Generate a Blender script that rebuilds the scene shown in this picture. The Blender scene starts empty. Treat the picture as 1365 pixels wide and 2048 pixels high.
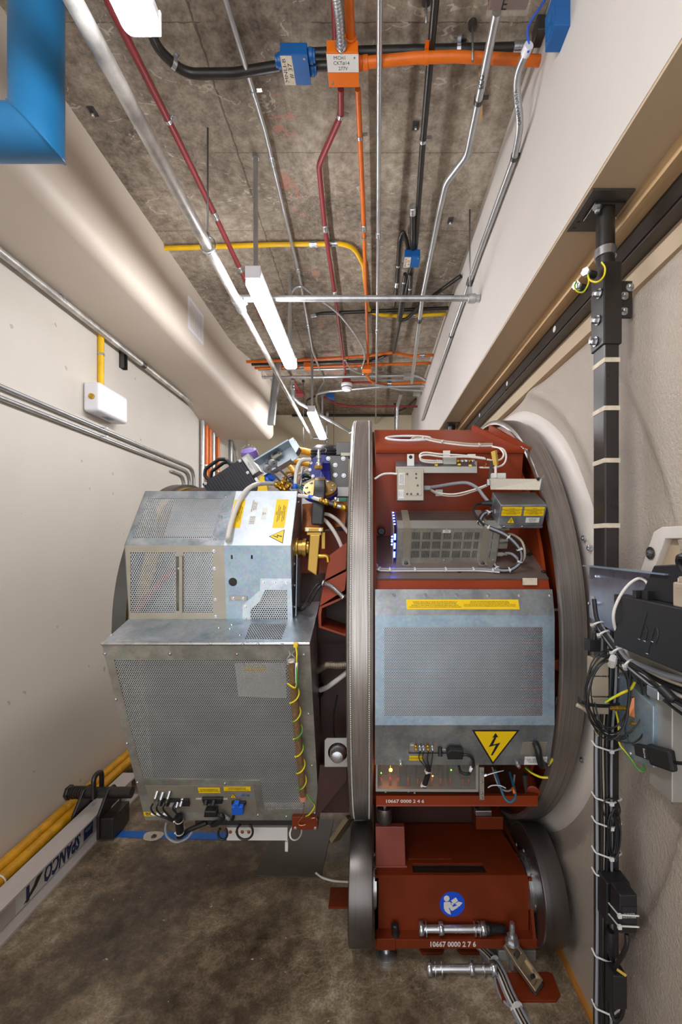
EXPOSURE = 1.1
import bpy, bmesh, math, random
from mathutils import Vector, Matrix
random.seed(7)
V = Vector
C = bpy.context.scene.collection
PI = math.pi
# camera: level, looking along +Y, at (0, 0, H); the lens is shifted so verticals stay vertical
F, CX, CY, H = 850.0, 738.0, 1085.0, 2.0
def PY(px, py, Y): return V(((px-CX)*Y/F, Y, H-(py-CY)*Y/F))          # a measured point at a known depth
def PZ(px, py, z):                                                     # a measured point at a known height
    Y = F*(z-H)/(CY-py); return V(((px-CX)*Y/F, Y, z))
def PX(px, py, X):                                                     # a measured point on a known side plane
    Y = F*X/(px-CX); return V((X, Y, H-(py-CY)*Y/F))

# ------------------------------------------------------------------ materials
def lin(h):
    h = h.lstrip('#'); out = []
    for i in (0, 2, 4):
        c = int(h[i:i+2], 16)/255
        out.append(c/12.92 if c <= .04045 else ((c+.055)/1.055)**2.4)
    return (*out, 1)
class NT:
    def __init__(s, name):
        s.m = bpy.data.materials.new(name); s.m.use_nodes = True
        s.t = s.m.node_tree; s.t.nodes.clear()
        s.out = s.n('ShaderNodeOutputMaterial')
    def n(s, typ, **kw):
        x = s.t.nodes.new(typ)
        for k, v in kw.items(): setattr(x, k, v)
        return x
    def l(s, a, b): s.t.links.new(a, b)
    def math(s, op, a, b=None, c=None, clamp=False):
        x = s.n('ShaderNodeMath', operation=op); x.use_clamp = clamp
        for i, v in enumerate((a, b, c)):
            if v is None: continue
            if isinstance(v, (int, float)): x.inputs[i].default_value = v
            else: s.l(v, x.inputs[i])
        return x.outputs[0]
    def coord(s, scale=(1, 1, 1), kind='Object', loc=(0, 0, 0), rot=(0, 0, 0)):
        tc = s.n('ShaderNodeTexCoord'); mp = s.n('ShaderNodeMapping')
        mp.inputs['Scale'].default_value = scale; mp.inputs['Location'].default_value = loc; mp.inputs['Rotation'].default_value = rot
        s.l(tc.outputs[kind], mp.inputs['Vector']); return mp.outputs[0]
    def noise(s, vec, scale=5, detail=4, rough=.55, dist=0):
        x = s.n('ShaderNodeTexNoise'); x.inputs['Scale'].default_value = scale; x.inputs['Detail'].default_value = detail
        x.inputs['Roughness'].default_value = rough; x.inputs['Distortion'].default_value = dist
        s.l(vec, x.inputs['Vector']); return x.outputs['Fac']
    def ramp(s, fac, stops, interp='LINEAR'):
        x = s.n('ShaderNodeValToRGB'); x.color_ramp.interpolation = interp
        e = x.color_ramp.elements
        while len(e) < len(stops): e.new(.5)
        for i, (p, c) in enumerate(stops):
            e[i].position = p; e[i].color = lin(c) if isinstance(c, str) else (c, c, c, 1)
        s.l(fac, x.inputs[0]); return x.outputs[0]
    def mix(s, fac, a, b, mode='MIX'):
        x = s.n('ShaderNodeMix', data_type='RGBA', blend_type=mode)
        for sock, v in ((x.inputs[0], fac), (x.inputs[6], a), (x.inputs[7], b)):
            if isinstance(v, (int, float)): sock.default_value = v
            elif isinstance(v, str): sock.default_value = lin(v)
            else: s.l(v, sock)
        return x.outputs[2]
    def bsdf(s, col, rough=.5, metal=0, bump=None, bstr=.2, bdist=.01, link=True, spec=.5, trans=0, aniso=0, coat=0):
        p = s.n('ShaderNodeBsdfPrincipled')
        for k, v in (('Base Color', col), ('Roughness', rough), ('Metallic', metal)):
            i = p.inputs[k]
            if isinstance(v, str): i.default_value = lin(v)
            elif isinstance(v, (int, float)): i.default_value = v
            else: s.l(v, i)
        p.inputs['Specular IOR Level'].default_value = spec
        p.inputs['Transmission Weight'].default_value = trans
        p.inputs['Coat Weight'].default_value = coat
        if bump is not None:
            b = s.n('ShaderNodeBump'); b.inputs['Strength'].default_value = bstr; b.inputs['Distance'].default_value = bdist
            s.l(bump, b.inputs['Height']); s.l(b.outputs[0], p.inputs['Normal'])
        if link: s.l(p.outputs[0], s.out.inputs[0])
        return p.outputs[0]
def pbr(name, col, rough=.5, metal=0, var=.12, vscale=6, bump=.0, bscale=60, stretch=(1, 1, 1), bdist=.003, spec=.5, rvar=.1):
    t = NT(name)
    vec = t.coord(stretch)
    n1 = t.noise(vec, vscale, 5)
    f = t.ramp(n1, [(.3, 1-var), (.7, 1+var*.6)])
    c = t.mix(1.0, col, f, 'MULTIPLY')
    r = t.math('ADD', t.math('MULTIPLY', t.math('SUBTRACT', n1, .5), rvar*2), rough)
    t.bsdf(c, r, metal, t.noise(vec, bscale, 3) if bump else None, bump, bdist, spec=spec)
    return t.m
def emit(name, col, strength):
    t = NT(name); e = t.n('ShaderNodeEmission'); e.inputs[0].default_value = lin(col); e.inputs[1].default_value = strength
    t.l(e.outputs[0], t.out.inputs[0]); return t.m
def perforated(name, col, pitch, r, rough=.35, metal=.9, square=False):
    t = NT(name)
    uv = t.n('ShaderNodeTexCoord'); sp = t.n('ShaderNodeSeparateXYZ'); t.l(uv.outputs['UV'], sp.inputs[0])
    k = .8660254
    v = t.math('DIVIDE', sp.outputs[1], pitch*k)
    row = t.math('FLOOR', v)
    u = t.math('ADD', t.math('DIVIDE', sp.outputs[0], pitch), t.math('MULTIPLY', t.math('FLOORED_MODULO', row, 2.0), .5))
    fu = t.math('SUBTRACT', t.math('FRACT', u), .5)
    fv = t.math('MULTIPLY', t.math('SUBTRACT', t.math('FRACT', v), .5), k)
    d = t.math('SQRT', t.math('ADD', t.math('MULTIPLY', fu, fu), t.math('MULTIPLY', fv, fv)))
    hole = t.math('LESS_THAN', d, r)
    n = t.noise(t.coord(), 5, 4)
    b = t.bsdf(t.mix(1.0, col, t.ramp(n, [(.3, .85), (.7, 1.1)]), 'MULTIPLY'), rough, metal, link=False)
    tr = t.n('ShaderNodeBsdfTransparent'); mx = t.n('ShaderNodeMixShader')
    t.l(hole, mx.inputs[0]); t.l(b, mx.inputs[1]); t.l(tr.outputs[0], mx.inputs[2]); t.l(mx.outputs[0], t.out.inputs[0])
    return t.m
M = {}
def setup_materials():
    # galvanised sheet: cool grey with soft spangle
    def galv(name, c1, c2, c3, rough, metal=.85, sc=9):
        t = NT(name); vec = t.coord()
        n = t.noise(vec, sc, 6, .6, .6); n2 = t.noise(vec, 2.2, 3)
        c = t.ramp(t.math('ADD', t.math('MULTIPLY', n, .6), t.math('MULTIPLY', n2, .4)), [(.36, c1), (.5, c2), (.64, c3)])
        vo = t.n('ShaderNodeTexVoronoi'); vo.inputs['Scale'].default_value = 90; t.l(vec, vo.inputs['Vector'])
        c = t.mix(.10, c, vo.outputs['Color'], 'OVERLAY')
        t.bsdf(c, t.math('ADD', t.math('MULTIPLY', n, .2), rough-.1), metal); return t.m
    M['galv'] = galv('galvanised_sheet', '8f9aa3', 'b3bcc4', 'cdd3d8', .36)
    M['galv_warm'] = galv('warm_grey_sheet', '8c8b84', 'a3a29a', 'b8b7b0', .42, .6)
    M['galv_dull'] = galv('dull_galvanised_sheet', '8b9297', 'a3a9ad', 'b7bcbf', .42)
    M['galv_blue'] = galv('bluish_galvanised_sheet', '8598a8', '98aab8', 'a9b8c4', .42, .55)
    M['white_sheet'] = galv('white_coated_sheet', 'ccd8e4', 'd9e3ec', 'e3ebf2', .4, .15)
    M['perf'] = perforated('perforated_galvanised_sheet', 'bcc0c1', .0094, .315, .4, .45)
    M['perf_big'] = perforated('coarse_perforated_sheet', 'bcc2c6', .0105, .35, .38, .5)
    M['perf_dark'] = perforated('perforated_chassis_sheet', '8f8f8c', .008, .3, .4)
    M['pipe'] = pbr('galvanised_pipe', 'c3c6c8', .36, .75, .25, 14, .12, 120)
    M['pipe_old'] = pbr('weathered_galvanised_pipe', 'cfcdc8', .42, .55, .45, 9, .3, 60)
    M['emt'] = pbr('steel_conduit', 'bfc2c4', .33, .8, .12, 10)
    M['flex'] = pbr('flexible_steel_conduit', 'b9bcbf', .35, .85, .1, 20)
    M['red_paint'] = pbr('red_conduit_paint', '8e2f34', .45, 0, .15, 12)
    M['orange_paint'] = pbr('orange_conduit_paint', 'd96a12', .4, 0, .14, 12)
    M['orange_glossy'] = pbr('orange_box_paint', 'e5700f', .4, 0, .08, 12)
    M['black_paint'] = pbr('black_conduit_paint', '26231f', .35, 0, .3, 18)
    M['yellow_paint'] = pbr('yellow_conduit_paint', 'f2c112', .42, 0, .12, 10)
    M['yellow_hose'] = pbr('yellow_hose_rubber', 'd79a10', .55, 0, .25, 14, .1, 80)
    M['blue_paint'] = pbr('blue_paint', '186a9c', .4, 0, .12, 6)
    M['blue_box'] = pbr('blue_box_paint', '0b5aa0', .4, 0, .12, 14)
    M['blue_plastic'] = pbr('bright_blue_plastic', '1c5fd0', .4, 0, .05)
    M['navy'] = pbr('navy_blue_enamel', '2c2f86', .35, 0, .1)
    M['white_paint'] = pbr('white_plastic', 'e9e8ee', .4, 0, .04)
    M['white_cable'] = pbr('white_cable_sheath', 'e2ddd6', .45, 0, .06)
    M['grey_cable'] = pbr('grey_cable_sheath', '8d8f97', .45, 0, .06)
    M['tan_cable'] = pbr('tan_cable_sheath', 'b5a793', .45, 0, .06)
    M['black_cable'] = pbr('black_cable_sheath', '1b1b1d', .42, 0, .1)
    M['earth_wire'] = None
    M['tie'] = pbr('nylon_cable_tie', 'd6d4d2', .4, 0, .03)
    M['black_plastic'] = pbr('black_plastic', '1d1d20', .45, 0, .08, 20, .08, 300)
    M['black_steel'] = pbr('black_enamelled_steel', '2a2624', .3, 0, .15, 8)
    M['grey_steel_paint'] = pbr('dark_grey_steel_paint', '4a4542', .4, .2, .1, 6)
    M['steel'] = pbr('bright_steel', 'b9bbbd', .28, .9, .12, 20)
    M['grey_shelf'] = pbr('brown_grey_steel_plate', '8a7b74', .36, .55, .1, 5)
    M['green_card'] = pbr('olive_circuit_card', '3a3a20', .5, 0, .1, 20)
    M['teal_cable'] = pbr('teal_cable_sheath', '1f5d74', .45, 0, .06)
    M['sign_blue'] = pbr('blue_sign_enamel', '0f4fd6', .4, 0, .03)
    M['pink_collar'] = pbr('salmon_collar', 'd98f78', .5, 0, .05)
    M['galv_irid'] = pbr('iridescent_zinc_plate', '8d94a6', .3, .7, .25, 7)
    M['zinc'] = pbr('zinc_plated_steel', 'c9cdd2', .25, .9, .1, 18)
    M['dark_steel'] = pbr('dark_bare_steel', '5c5a58', .38, .8, .15, 10)
    M['brass'] = pbr('brass', 'c59a3a', .3, .85, .12, 14)
    M['ochre'] = pbr('gold_anodised_metal', 'a3813a', .34, .7, .1, 10)
    M['copper'] = pbr('copper', 'c07a52', .3, .9, .1)
    M['bronze_clamp'] = pbr('nickel_cast_clamp', 'b5a58c', .3, .85, .15, 20)
    M['tube_clear'] = pbr('milky_plastic_tube', 'd3cfc8', .3, 0, .06)
    M['warn'] = pbr('yellow_label', 'f0c808', .45, 0, .04)
    M['paper'] = pbr('white_label', 'dcdad6', .55, 0, .06)
    M['paper_old'] = pbr('stained_label', 'd8cbb4', .6, 0, .2, 30)
    M['ink'] = pbr('black_ink', '17161a', .5, 0, .02)
    M['ink_red'] = pbr('dark_red_ink', '5b241c', .5, 0, .02)
    M['ink_blue'] = pbr('blue_ink', '17295c', .5, 0, .02)
    M['white_ink'] = pbr('white_stencil_paint', 'd9d4cf', .6, 0, .15, 60)
    M['purple'] = pbr('purple_plastic', '7d66b0', .45, 0, .1)
    M['green_tape'] = pbr('green_tape', '11674e', .5, 0, .05)
    M['silver_grey'] = pbr('silver_chassis', 'aaa8a3', .42, .5, .08)
    M['beige_alu'] = pbr('beige_chromated_aluminium', 'a9a294', .42, .6, .08, 14)
    M['hazy'] = None
    M['beige_plastic'] = pbr('beige_plastic', 'a99b88', .5, 0, .05)
    M['anod'] = pbr('black_anodised_heatsink', '35343a', .4, .4, .08)
    M['grey_grommet'] = pbr('grey_rubber_grommet', '85868a', .55, 0, .04)
    M['cardboard'] = pbr('folded_yellow_card', 'd2b04d', .6, 0, .06)
    M['tag_yellow'] = pbr('yellow_sticker', 'e6cc2e', .5, 0, .03)
    M['red_base'] = pbr('red_oxide_paint', '722b0e', .5, 0, .16, 7, .12, 220, bdist=.001, spec=.28)
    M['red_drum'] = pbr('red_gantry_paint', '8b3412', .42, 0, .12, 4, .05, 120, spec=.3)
    M['dark_drum'] = pbr('shaded_inner_gantry_steel', '3a1c15', .5, 0, .15, 4)  # darker red: the shade inside the gantry is put into the colour
    M['pink_plate'] = pbr('red_primer_plate', '8a4337', .42, 0, .1, 8)
    M['beam_alu'] = pbr('mill_aluminium', 'c9c0ba', .36, .15, .1, 5, stretch=(1, .15, 1))
    M['wood'] = None
    M['tape_blue'] = pbr('blue_masking_tape', '1f6ecb', .6, 0, .15, 20)
    M['floor_plate'] = pbr('dark_floor_plate', '5b554f', .4, .3, .15, 8)
    M['patch'] = pbr('pale_mortar_patch', 'cfc3b4', .8, 0, .15, 40, .3, 90)
    M['rod'] = pbr('threaded_rod', '8d8f90', .4, .85, .3, 300)
    M['diffuser'] = emit('lit_diffuser', 'fbfbff', 30)
    M['led_blue'] = emit('blue_led', '3a52ff', 14)
    M['led_orange'] = emit('orange_led', 'ff8a10', 60)
    M['led_green'] = emit('green_led', '6cff20', 6)
    # ring steel: fine circumferential tool marks (bands across the face width, X)
    t = NT('machined_ring_steel'); vec = t.coord((1, .01, .01))
    n = t.noise(vec, 260, 3, .7); n2 = t.noise(t.coord(), 2.5, 4)
    c = t.mix(1.0, t.ramp(n, [(.35, '958e89'), (.65, 'b9b3ae')]), t.ramp(n2, [(.3, .8), (.7, 1.05)]), 'MULTIPLY')
    t.bsdf(c, t.math('ADD', t.math('MULTIPLY', n2, .15), .26), .78, n, .2, .001); M['ring'] = t.m
    # roller steel
    M['roller'] = pbr('roller_steel', '6d6866', .35, .85, .12, 60, .08, 90, stretch=(1, .05, .05))
    # green and yellow earth wire: stripes that spiral about the length (UV)
    t = NT('green_yellow_earth_wire'); uv = t.n('ShaderNodeTexCoord'); sp = t.n('ShaderNodeSeparateXYZ'); t.l(uv.outputs['UV'], sp.inputs[0])
    s = t.math('FRACT', t.math('ADD', sp.outputs[0], t.math('MULTIPLY', sp.outputs[1], 4)))
    t.bsdf(t.mix(t.math('LESS_THAN', s, .62), '2f8f3a', 'e6d21a'), .42); M['earth_wire'] = t.m
    # painted plaster walls
    def plaster(name, c, var, dents=False):
        t = NT(name); vec = t.coord()
        n = t.noise(vec, .9, 4); n2 = t.noise(vec, 34, 4)
        col = t.mix(1.0, c, t.ramp(n, [(.3, 1-var), (.7, 1.03)]), 'MULTIPLY')
        if dents:
            d = t.math('GREATER_THAN', t.noise(vec, 11, 2, .4), .745)
            col = t.mix(t.math('MULTIPLY', d, .5), col, '8d7f70')
        t.bsdf(col, .55, 0, n2, .06, .01); return t.m
    M['wall'] = plaster('cream_wall_paint', 'd0cabf', .07, True)
    M['bulkhead'] = plaster('warm_cream_bulkhead_paint', 'd0c4b5', .05)
    M['wall_white'] = plaster('pale_plaster', 'cfc9c2', .05)
    M['wall_back'] = plaster('yellowish_cream_wall_paint', 'e2d6b8', .05)
    M['soffit'] = plaster('tan_shaded_soffit', 'bea98d', .06)  # warm shade of the soffit underside put into the tan
    # textured sprayed wall covering
    t = NT('coarse_sprayed_covering'); vec = t.coord()
    n = t.noise(vec, 95, 4, .6); n2 = t.noise(vec, 230, 3, .6); n3 = t.noise(vec, 1.6, 4)
    h = t.math('ADD', n, t.math('MULTIPLY', n2, .5))
    t.bsdf(t.mix(1.0, 'b9ada0', t.ramp(n3, [(.3, .88), (.7, 1.06)]), 'MULTIPLY'), .34, 0, h, .8, .007); M['sprayed'] = t.m
    M['collar'] = pbr('smooth_white_collar', 'd8d1c9', .5, 0, .06, 3)
    # concrete ceiling
    t = NT('board_marked_concrete'); vec = t.coord()
    n = t.noise(vec, 1.3, 8, .62); n2 = t.noise(vec, 17, 6, .65); n3 = t.noise(vec, 70, 4, .6)
    st = t.noise(t.coord((9, .5, 1)), 1.2, 4, .6)
    s = t.math('ADD', t.math('ADD', t.math('MULTIPLY', n, .45), t.math('MULTIPLY', n2, .33)), t.math('ADD', t.math('MULTIPLY', n3, .14), t.math('MULTIPLY', st, .12)))
    col = t.ramp(s, [(.39, '463d34'), (.48, '7d7062'), (.55, '9b8e7d'), (.64, 'bbaf9f')])
    sx = t.n('ShaderNodeSeparateXYZ'); t.l(t.coord(), sx.inputs[0])
    wob = t.math('MULTIPLY', t.math('SUBTRACT', n2, .5), .03)
    seam = t.math('LESS_THAN', t.math('ABSOLUTE', t.math('ADD', t.math('ADD', sx.outputs[0], .385), wob)), .0045)
    yy = t.math('ABSOLUTE', t.math('SUBTRACT', t.math('FRACT', t.math('ADD', t.math('DIVIDE', sx.outputs[1], .62), wob)), .5))
    seam2 = t.math('MULTIPLY', t.math('LESS_THAN', yy, .004), t.math('GREATER_THAN', n, .46))
    col = t.mix(t.math('MULTIPLY', t.math('MAXIMUM', seam, seam2), .6), col, '39322b')
    # pale spatter crack and pink chalk marks
    vein = t.math('LESS_THAN', t.math('ABSOLUTE', t.math('SUBTRACT', t.noise(t.coord((.6, 1, 1)), 1.1, 5, .6), .5)), .0022)
    col = t.mix(t.math('MULTIPLY', vein, t.math('MULTIPLY', t.math('GREATER_THAN', n2, .5), .6)), col, 'c9bfb0')
    chalk = t.math('MULTIPLY', t.math('GREATER_THAN', t.noise(t.coord((1, 1, 1), loc=(3, 1, 0)), 5, 5, .7), .6), t.math('LESS_THAN', t.math('ABSOLUTE', t.math('ADD', sx.outputs[0], .09)), .09))
    col = t.mix(t.math('MULTIPLY', chalk, .55), col, 'c98472')
    t.bsdf(col, .75, 0, s, .5, .02); M['ceiling'] = t.m
    # sealed, scuffed concrete floor
    t = NT('sealed_scuffed_concrete'); vec = t.coord()
    n = t.noise(vec, 1.5, 7, .6); n2 = t.noise(vec, 13, 6, .65); n3 = t.noise(vec, 90, 3, .6)
    s = t.math('ADD', t.math('MULTIPLY', n, .55), t.math('ADD', t.math('MULTIPLY', n2, .3), t.math('MULTIPLY', n3, .15)))
    col = t.ramp(s, [(.37, '30281f'), (.46, '5c4e3f'), (.54, '84735e'), (.63, 'bcae99')])
    wv = t.n('ShaderNodeTexWave', wave_type='RINGS', rings_direction='Z'); wv.inputs['Scale'].default_value = 9; wv.inputs['Distortion'].default_value = 11
    wv.inputs['Detail'].default_value = 4; wv.inputs['Detail Scale'].default_value = 1.6; t.l(t.coord(loc=(.6, -1.4, 0)), wv.inputs['Vector'])
    scr = t.math('MULTIPLY', t.math('GREATER_THAN', wv.outputs['Fac'], .965), t.math('GREATER_THAN', n, .5))
    col = t.mix(t.math('MULTIPLY', scr, .25), col, 'b5a893')
    fl = t.math('GREATER_THAN', t.noise(vec, 38, 2, .3), .79)
    col = t.mix(t.math('MULTIPLY', fl, .8), col, 'c2b8a8')
    t.bsdf(col, t.math('ADD', t.math('MULTIPLY', n2, .3), .22), 0, s, .15, .01); M['floor'] = t.m
    # timber
    t = NT('pale_timber'); vec = t.coord((14, .6, 14)); n = t.noise(vec, 2, 5, .6, .5)
    t.bsdf(t.ramp(n, [(.3, 'b08a5e'), (.7, 'd9b98d')]), .6); M['wood'] = t.m
    t = NT('brown_hardboard_edge'); vec = t.coord((8, .8, 8)); n = t.noise(vec, 3, 4)
    t.bsdf(t.ramp(n, [(.3, '9a6524'), (.7, 'c98a3a')]), .5); M['kick'] = t.m
    t = NT('brown_composite_rod'); vec = t.coord((60, 60, 2)); n = t.noise(vec, 4, 3)
    t.bsdf(t.ramp(n, [(.3, '5d4630'), (.7, '957551')]), .55, 0, n, .3, .002); M['rodwood'] = t.m
    # slightly milky acrylic cover
    t = NT('milky_acrylic'); tr = t.n('ShaderNodeBsdfTransparent'); mx = t.n('ShaderNodeMixShader'); mx.inputs[0].default_value = .1
    t.l(tr.outputs[0], mx.inputs[1]); t.l(t.bsdf('d6cfc4', .25, link=False), mx.inputs[2]); t.l(mx.outputs[0], t.out.inputs[0]); M['hazy'] = t.m
    # braided copper strap
    t = NT('tinned_braid'); wv = t.n('ShaderNodeTexWave'); wv.inputs['Scale'].default_value = 60; wv.inputs['Distortion'].default_value = 2; t.l(t.coord(), wv.inputs['Vector'])
    t.bsdf(t.ramp(wv.outputs['Fac'], [(.2, '5c5148'), (.8, 'c5b79f')]), .4, .7, wv.outputs['Fac'], .4, .003); M['braid'] = t.m
setup_materials()

# ------------------------------------------------------------------ mesh building
def frame(o, x, y):
    """matrix whose local X, Y run along x, y (made square) and Z = X x Y"""
    x = V(x).normalized(); z = x.cross(V(y)).normalized(); y = z.cross(x)
    m = Matrix((x, y, z)).transposed().to_4x4(); m.translation = V(o); return m
def fillet(pts, rad, n=6):
    pts = [V(p) for p in pts]; out = [pts[0]]
    for i in range(1, len(pts)-1):
        p, a, b = pts[i], pts[i-1]-pts[i], pts[i+1]-pts[i]
        r = rad[i] if isinstance(rad, (list, tuple)) else rad
        la, lb = a.length, b.length; a.normalize(); b.normalize()
        ang = a.angle(b) if la > 1e-6 and lb > 1e-6 else PI
        if ang > PI-.02 or r <= 0: out.append(p); continue
        d = min(r/math.tan(ang/2), .48*la, .48*lb)
        p0, p1 = p+a*d, p+b*d
        for k in range(n+1):
            t = k/n; out.append(p0*(1-t)**2+p*2*t*(1-t)+p1*t*t)
    out.append(pts[-1]); return out
def smooth_path(pts, n=8):
    """Catmull-Rom through the points"""
    P = [V(p) for p in pts]; P = [P[0]*2-P[1]]+P+[P[-1]*2-P[-2]]; out = []
    for i in range(1, len(P)-2):
        a, b, c, d = P[i-1:i+3]
        for k in range(n):
            t = k/n
            out.append(.5*((2*b)+(c-a)*t+(2*a-5*b+4*c-d)*t*t+(3*b-a-3*c+d)*t**3))
    out.append(P[-2]); return out
class MB:
    def __init__(s, m=None): s.v = []; s.f = []; s.uv = []; s.sm = []; s.m = m
    def add(s, vs, fs, smooth=False, uvs=None):
        o = len(s.v)
        for p in vs: s.v.append((s.m @ V(p)) if s.m else V(p))
        for i, f in enumerate(fs):
            s.f.append([o+j for j in f]); s.sm.append(smooth); s.uv.append(uvs[i] if uvs else None)
        return s
    def box(s, c, d, m=None):
        c = V(c); x, y, z = d[0]/2, d[1]/2, d[2]/2
        vs = [V((a*x, b*y, e*z)) for e in (-1, 1) for b in (-1, 1) for a in (-1, 1)]
        vs = [(m.to_3x3() @ p if m else p)+c for p in vs]
        return s.add(vs, [(0, 2, 3, 1), (4, 5, 7, 6), (0, 1, 5, 4), (2, 6, 7, 3), (0, 4, 6, 2), (1, 3, 7, 5)])
    def bb(s, a, b):
        a, b = V(a), V(b); return s.box((a+b)/2, [abs(q) for q in (b-a)])
    def hexa(s, b4, t4):
        """solid between two quads with matching order"""
        return s.add(list(b4)+list(t4), [(3, 2, 1, 0), (4, 5, 6, 7)]+[(i, (i+1) % 4, 4+(i+1) % 4, 4+i) for i in range(4)])
    def slab(s, q, t):
        """flat quad q given thickness t against its normal"""
        q = [V(p) for p in q]; n = (q[1]-q[0]).cross(q[3]-q[0]).normalized()
        return s.hexa([p-n*t for p in q], q)
    def quad(s, q, uv=True):
        q = [V(p) for p in q]; x = (q[1]-q[0]).normalized(); n = x.cross(q[3]-q[0]).normalized(); y = n.cross(x)
        return s.add(q, [(0, 1, 2, 3)], uvs=[[((p-q[0]).dot(x), (p-q[0]).dot(y)) for p in q]])
    def tube(s, pts, r, n=10, caps=True, closed=False, flat=None):
        pts = [V(p) for p in pts]; N = len(pts); rs = r if isinstance(r, (list, tuple)) else [r]*N
        T = []
        for i in range(N):
            a = pts[i-1] if (i or closed) else pts[i]; b = pts[(i+1) % N] if (i < N-1 or closed) else pts[i]
            d = b-a; T.append(d.normalized() if d.length > 1e-9 else (T[-1] if T else V((0, 0, 1))))
        up = V((0, 0, 1)) if abs(T[0].z) < .9 else V((1, 0, 0))
        u = T[0].cross(up).normalized(); vs = []; L = [0]
        for i in range(N):
            u = u-T[i]*u.dot(T[i]); u.normalize(); w = T[i].cross(u)
            if i: L.append(L[-1]+(pts[i]-pts[i-1]).length)
            for k in range(n):
                a = 2*PI*k/n
                fx, fy = (1, 1) if not flat else flat
                vs.append(pts[i]+u*(math.cos(a)*rs[i]*fx)+w*(math.sin(a)*rs[i]*fy))
        fs = []; uvs = []
        for i in range(N if closed else N-1):
            j = (i+1) % N
            for k in range(n):
                k2 = (k+1) % n
                fs.append((i*n+k, i*n+k2, j*n+k2, j*n+k))
                l0, l1 = L[i], (L[j] if j else L[i]+.01)
                uvs.append([(k/n, l0), ((k+1)/n, l0), ((k+1)/n, l1), (k/n, l1)])
        s.add(vs, fs, True, uvs)
        if caps and not closed:
            o = len(s.v)-len(vs)
            s.f.append([o+k for k in range(n)][::-1]); s.sm.append(False); s.uv.append(None)
            s.f.append([o+(N-1)*n+k for k in range(n)]); s.sm.append(False); s.uv.append(None)
        return s
    def cyl(s, a, b, r, n=20, r2=None):
        return s.tube([a, b], [r, r if r2 is None else r2], n)
    def lathe(s, prof, o, ax, n=32, closed=False, a0=0, a1=2*PI):
        """profile of (radius, height) turned about the axis ax through o"""
        ax = V(ax).normalized(); up = V((0, 0, 1)) if abs(ax.z) < .9 else V((1, 0, 0))
        u = ax.cross(up).normalized(); w = ax.cross(u); o = V(o); full = abs(a1-a0-2*PI) < 1e-6
        m = n if full else n+1; vs = []
        for (r, h) in prof:
            for k in range(m):
                a = a0+(a1-a0)*k/n; vs.append(o+ax*h+u*(math.cos(a)*r)+w*(math.sin(a)*r))
        P = len(prof); fs = []
        for i in range(P if closed else P-1):
            j = (i+1) % P
            for k in range(n):
                k2 = (k+1) % m; fs.append((i*m+k, j*m+k, j*m+k2, i*m+k2))
        s.add(vs, fs, True); o2 = len(s.v)-len(vs)
        if not closed and full:
            if prof[0][0] > 1e-5: s.f.append([o2+k for k in range(m)]); s.sm.append(False); s.uv.append(None)
            if prof[-1][0] > 1e-5: s.f.append([o2+(P-1)*m+k for k in range(m)][::-1]); s.sm.append(False); s.uv.append(None)
        return s
    def sphere(s, c, r, n=12, m=8, sc=(1, 1, 1)):
        pr = []; c = V(c); vs = []
        for i in range(m+1):
            t = PI*i/m
            for k in range(n):
                a = 2*PI*k/n; vs.append(c+V((math.sin(t)*math.cos(a)*r*sc[0], math.sin(t)*math.sin(a)*r*sc[1], math.cos(t)*r*sc[2])))
        fs = [(i*n+k, (i+1)*n+k, (i+1)*n+(k+1) % n, i*n+(k+1) % n) for i in range(m) for k in range(n)]
        return s.add(vs, fs, True)
    def prism(s, poly, fr, d):
        """polygon in the local XY of frame fr, extruded from local z 0 to d"""
        n = len(poly); a = [fr @ V((x, y, 0)) for x, y in poly]; b = [fr @ V((x, y, d)) for x, y in poly]
        fs = [list(range(n))[::-1], [n+i for i in range(n)]]+[(i, (i+1) % n, n+(i+1) % n, n+i) for i in range(n)]
        uvs = [[poly[i] for i in fs[0]], list(poly)]+[None]*n
        return s.add(a+b, fs, uvs=uvs)
    def plate(s, outer, holes, fr, t):
        """plate with cut-outs: outline and holes in local XY, thickness t behind local z 0"""
        bm = bmesh.new(); es = []
        for loop in [outer]+list(holes):
            vv = [bm.verts.new((x, y, 0)) for x, y in loop]
            es += [bm.edges.new((vv[i], vv[(i+1) % len(vv)])) for i in range(len(vv))]
        bmesh.ops.triangle_fill(bm, use_beauty=True, use_dissolve=False, edges=es, normal=(0, 0, 1))
        bm.verts.ensure_lookup_table(); bm.verts.index_update()
        co = [v.co.copy() for v in bm.verts]; fc = [[v.index for v in f.verts] for f in bm.faces]
        bm.free(); n = len(co)
        for f in fc:
            a, b, c = [co[i] for i in f[:3]]
            if (b-a).cross(c-a).z < 0: f.reverse()
        s.add([fr @ p for p in co]+[fr @ (p-V((0, 0, t))) for p in co], fc+[[n+i for i in f[::-1]] for f in fc])
        for loop in [outer]+list(holes):
            m = len(loop)
            s.add([fr @ V((x, y, 0)) for x, y in loop]+[fr @ V((x, y, -t)) for x, y in loop], [(i, (i+1) % m, m+(i+1) % m, m+i) for i in range(m)])
        return s
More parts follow.
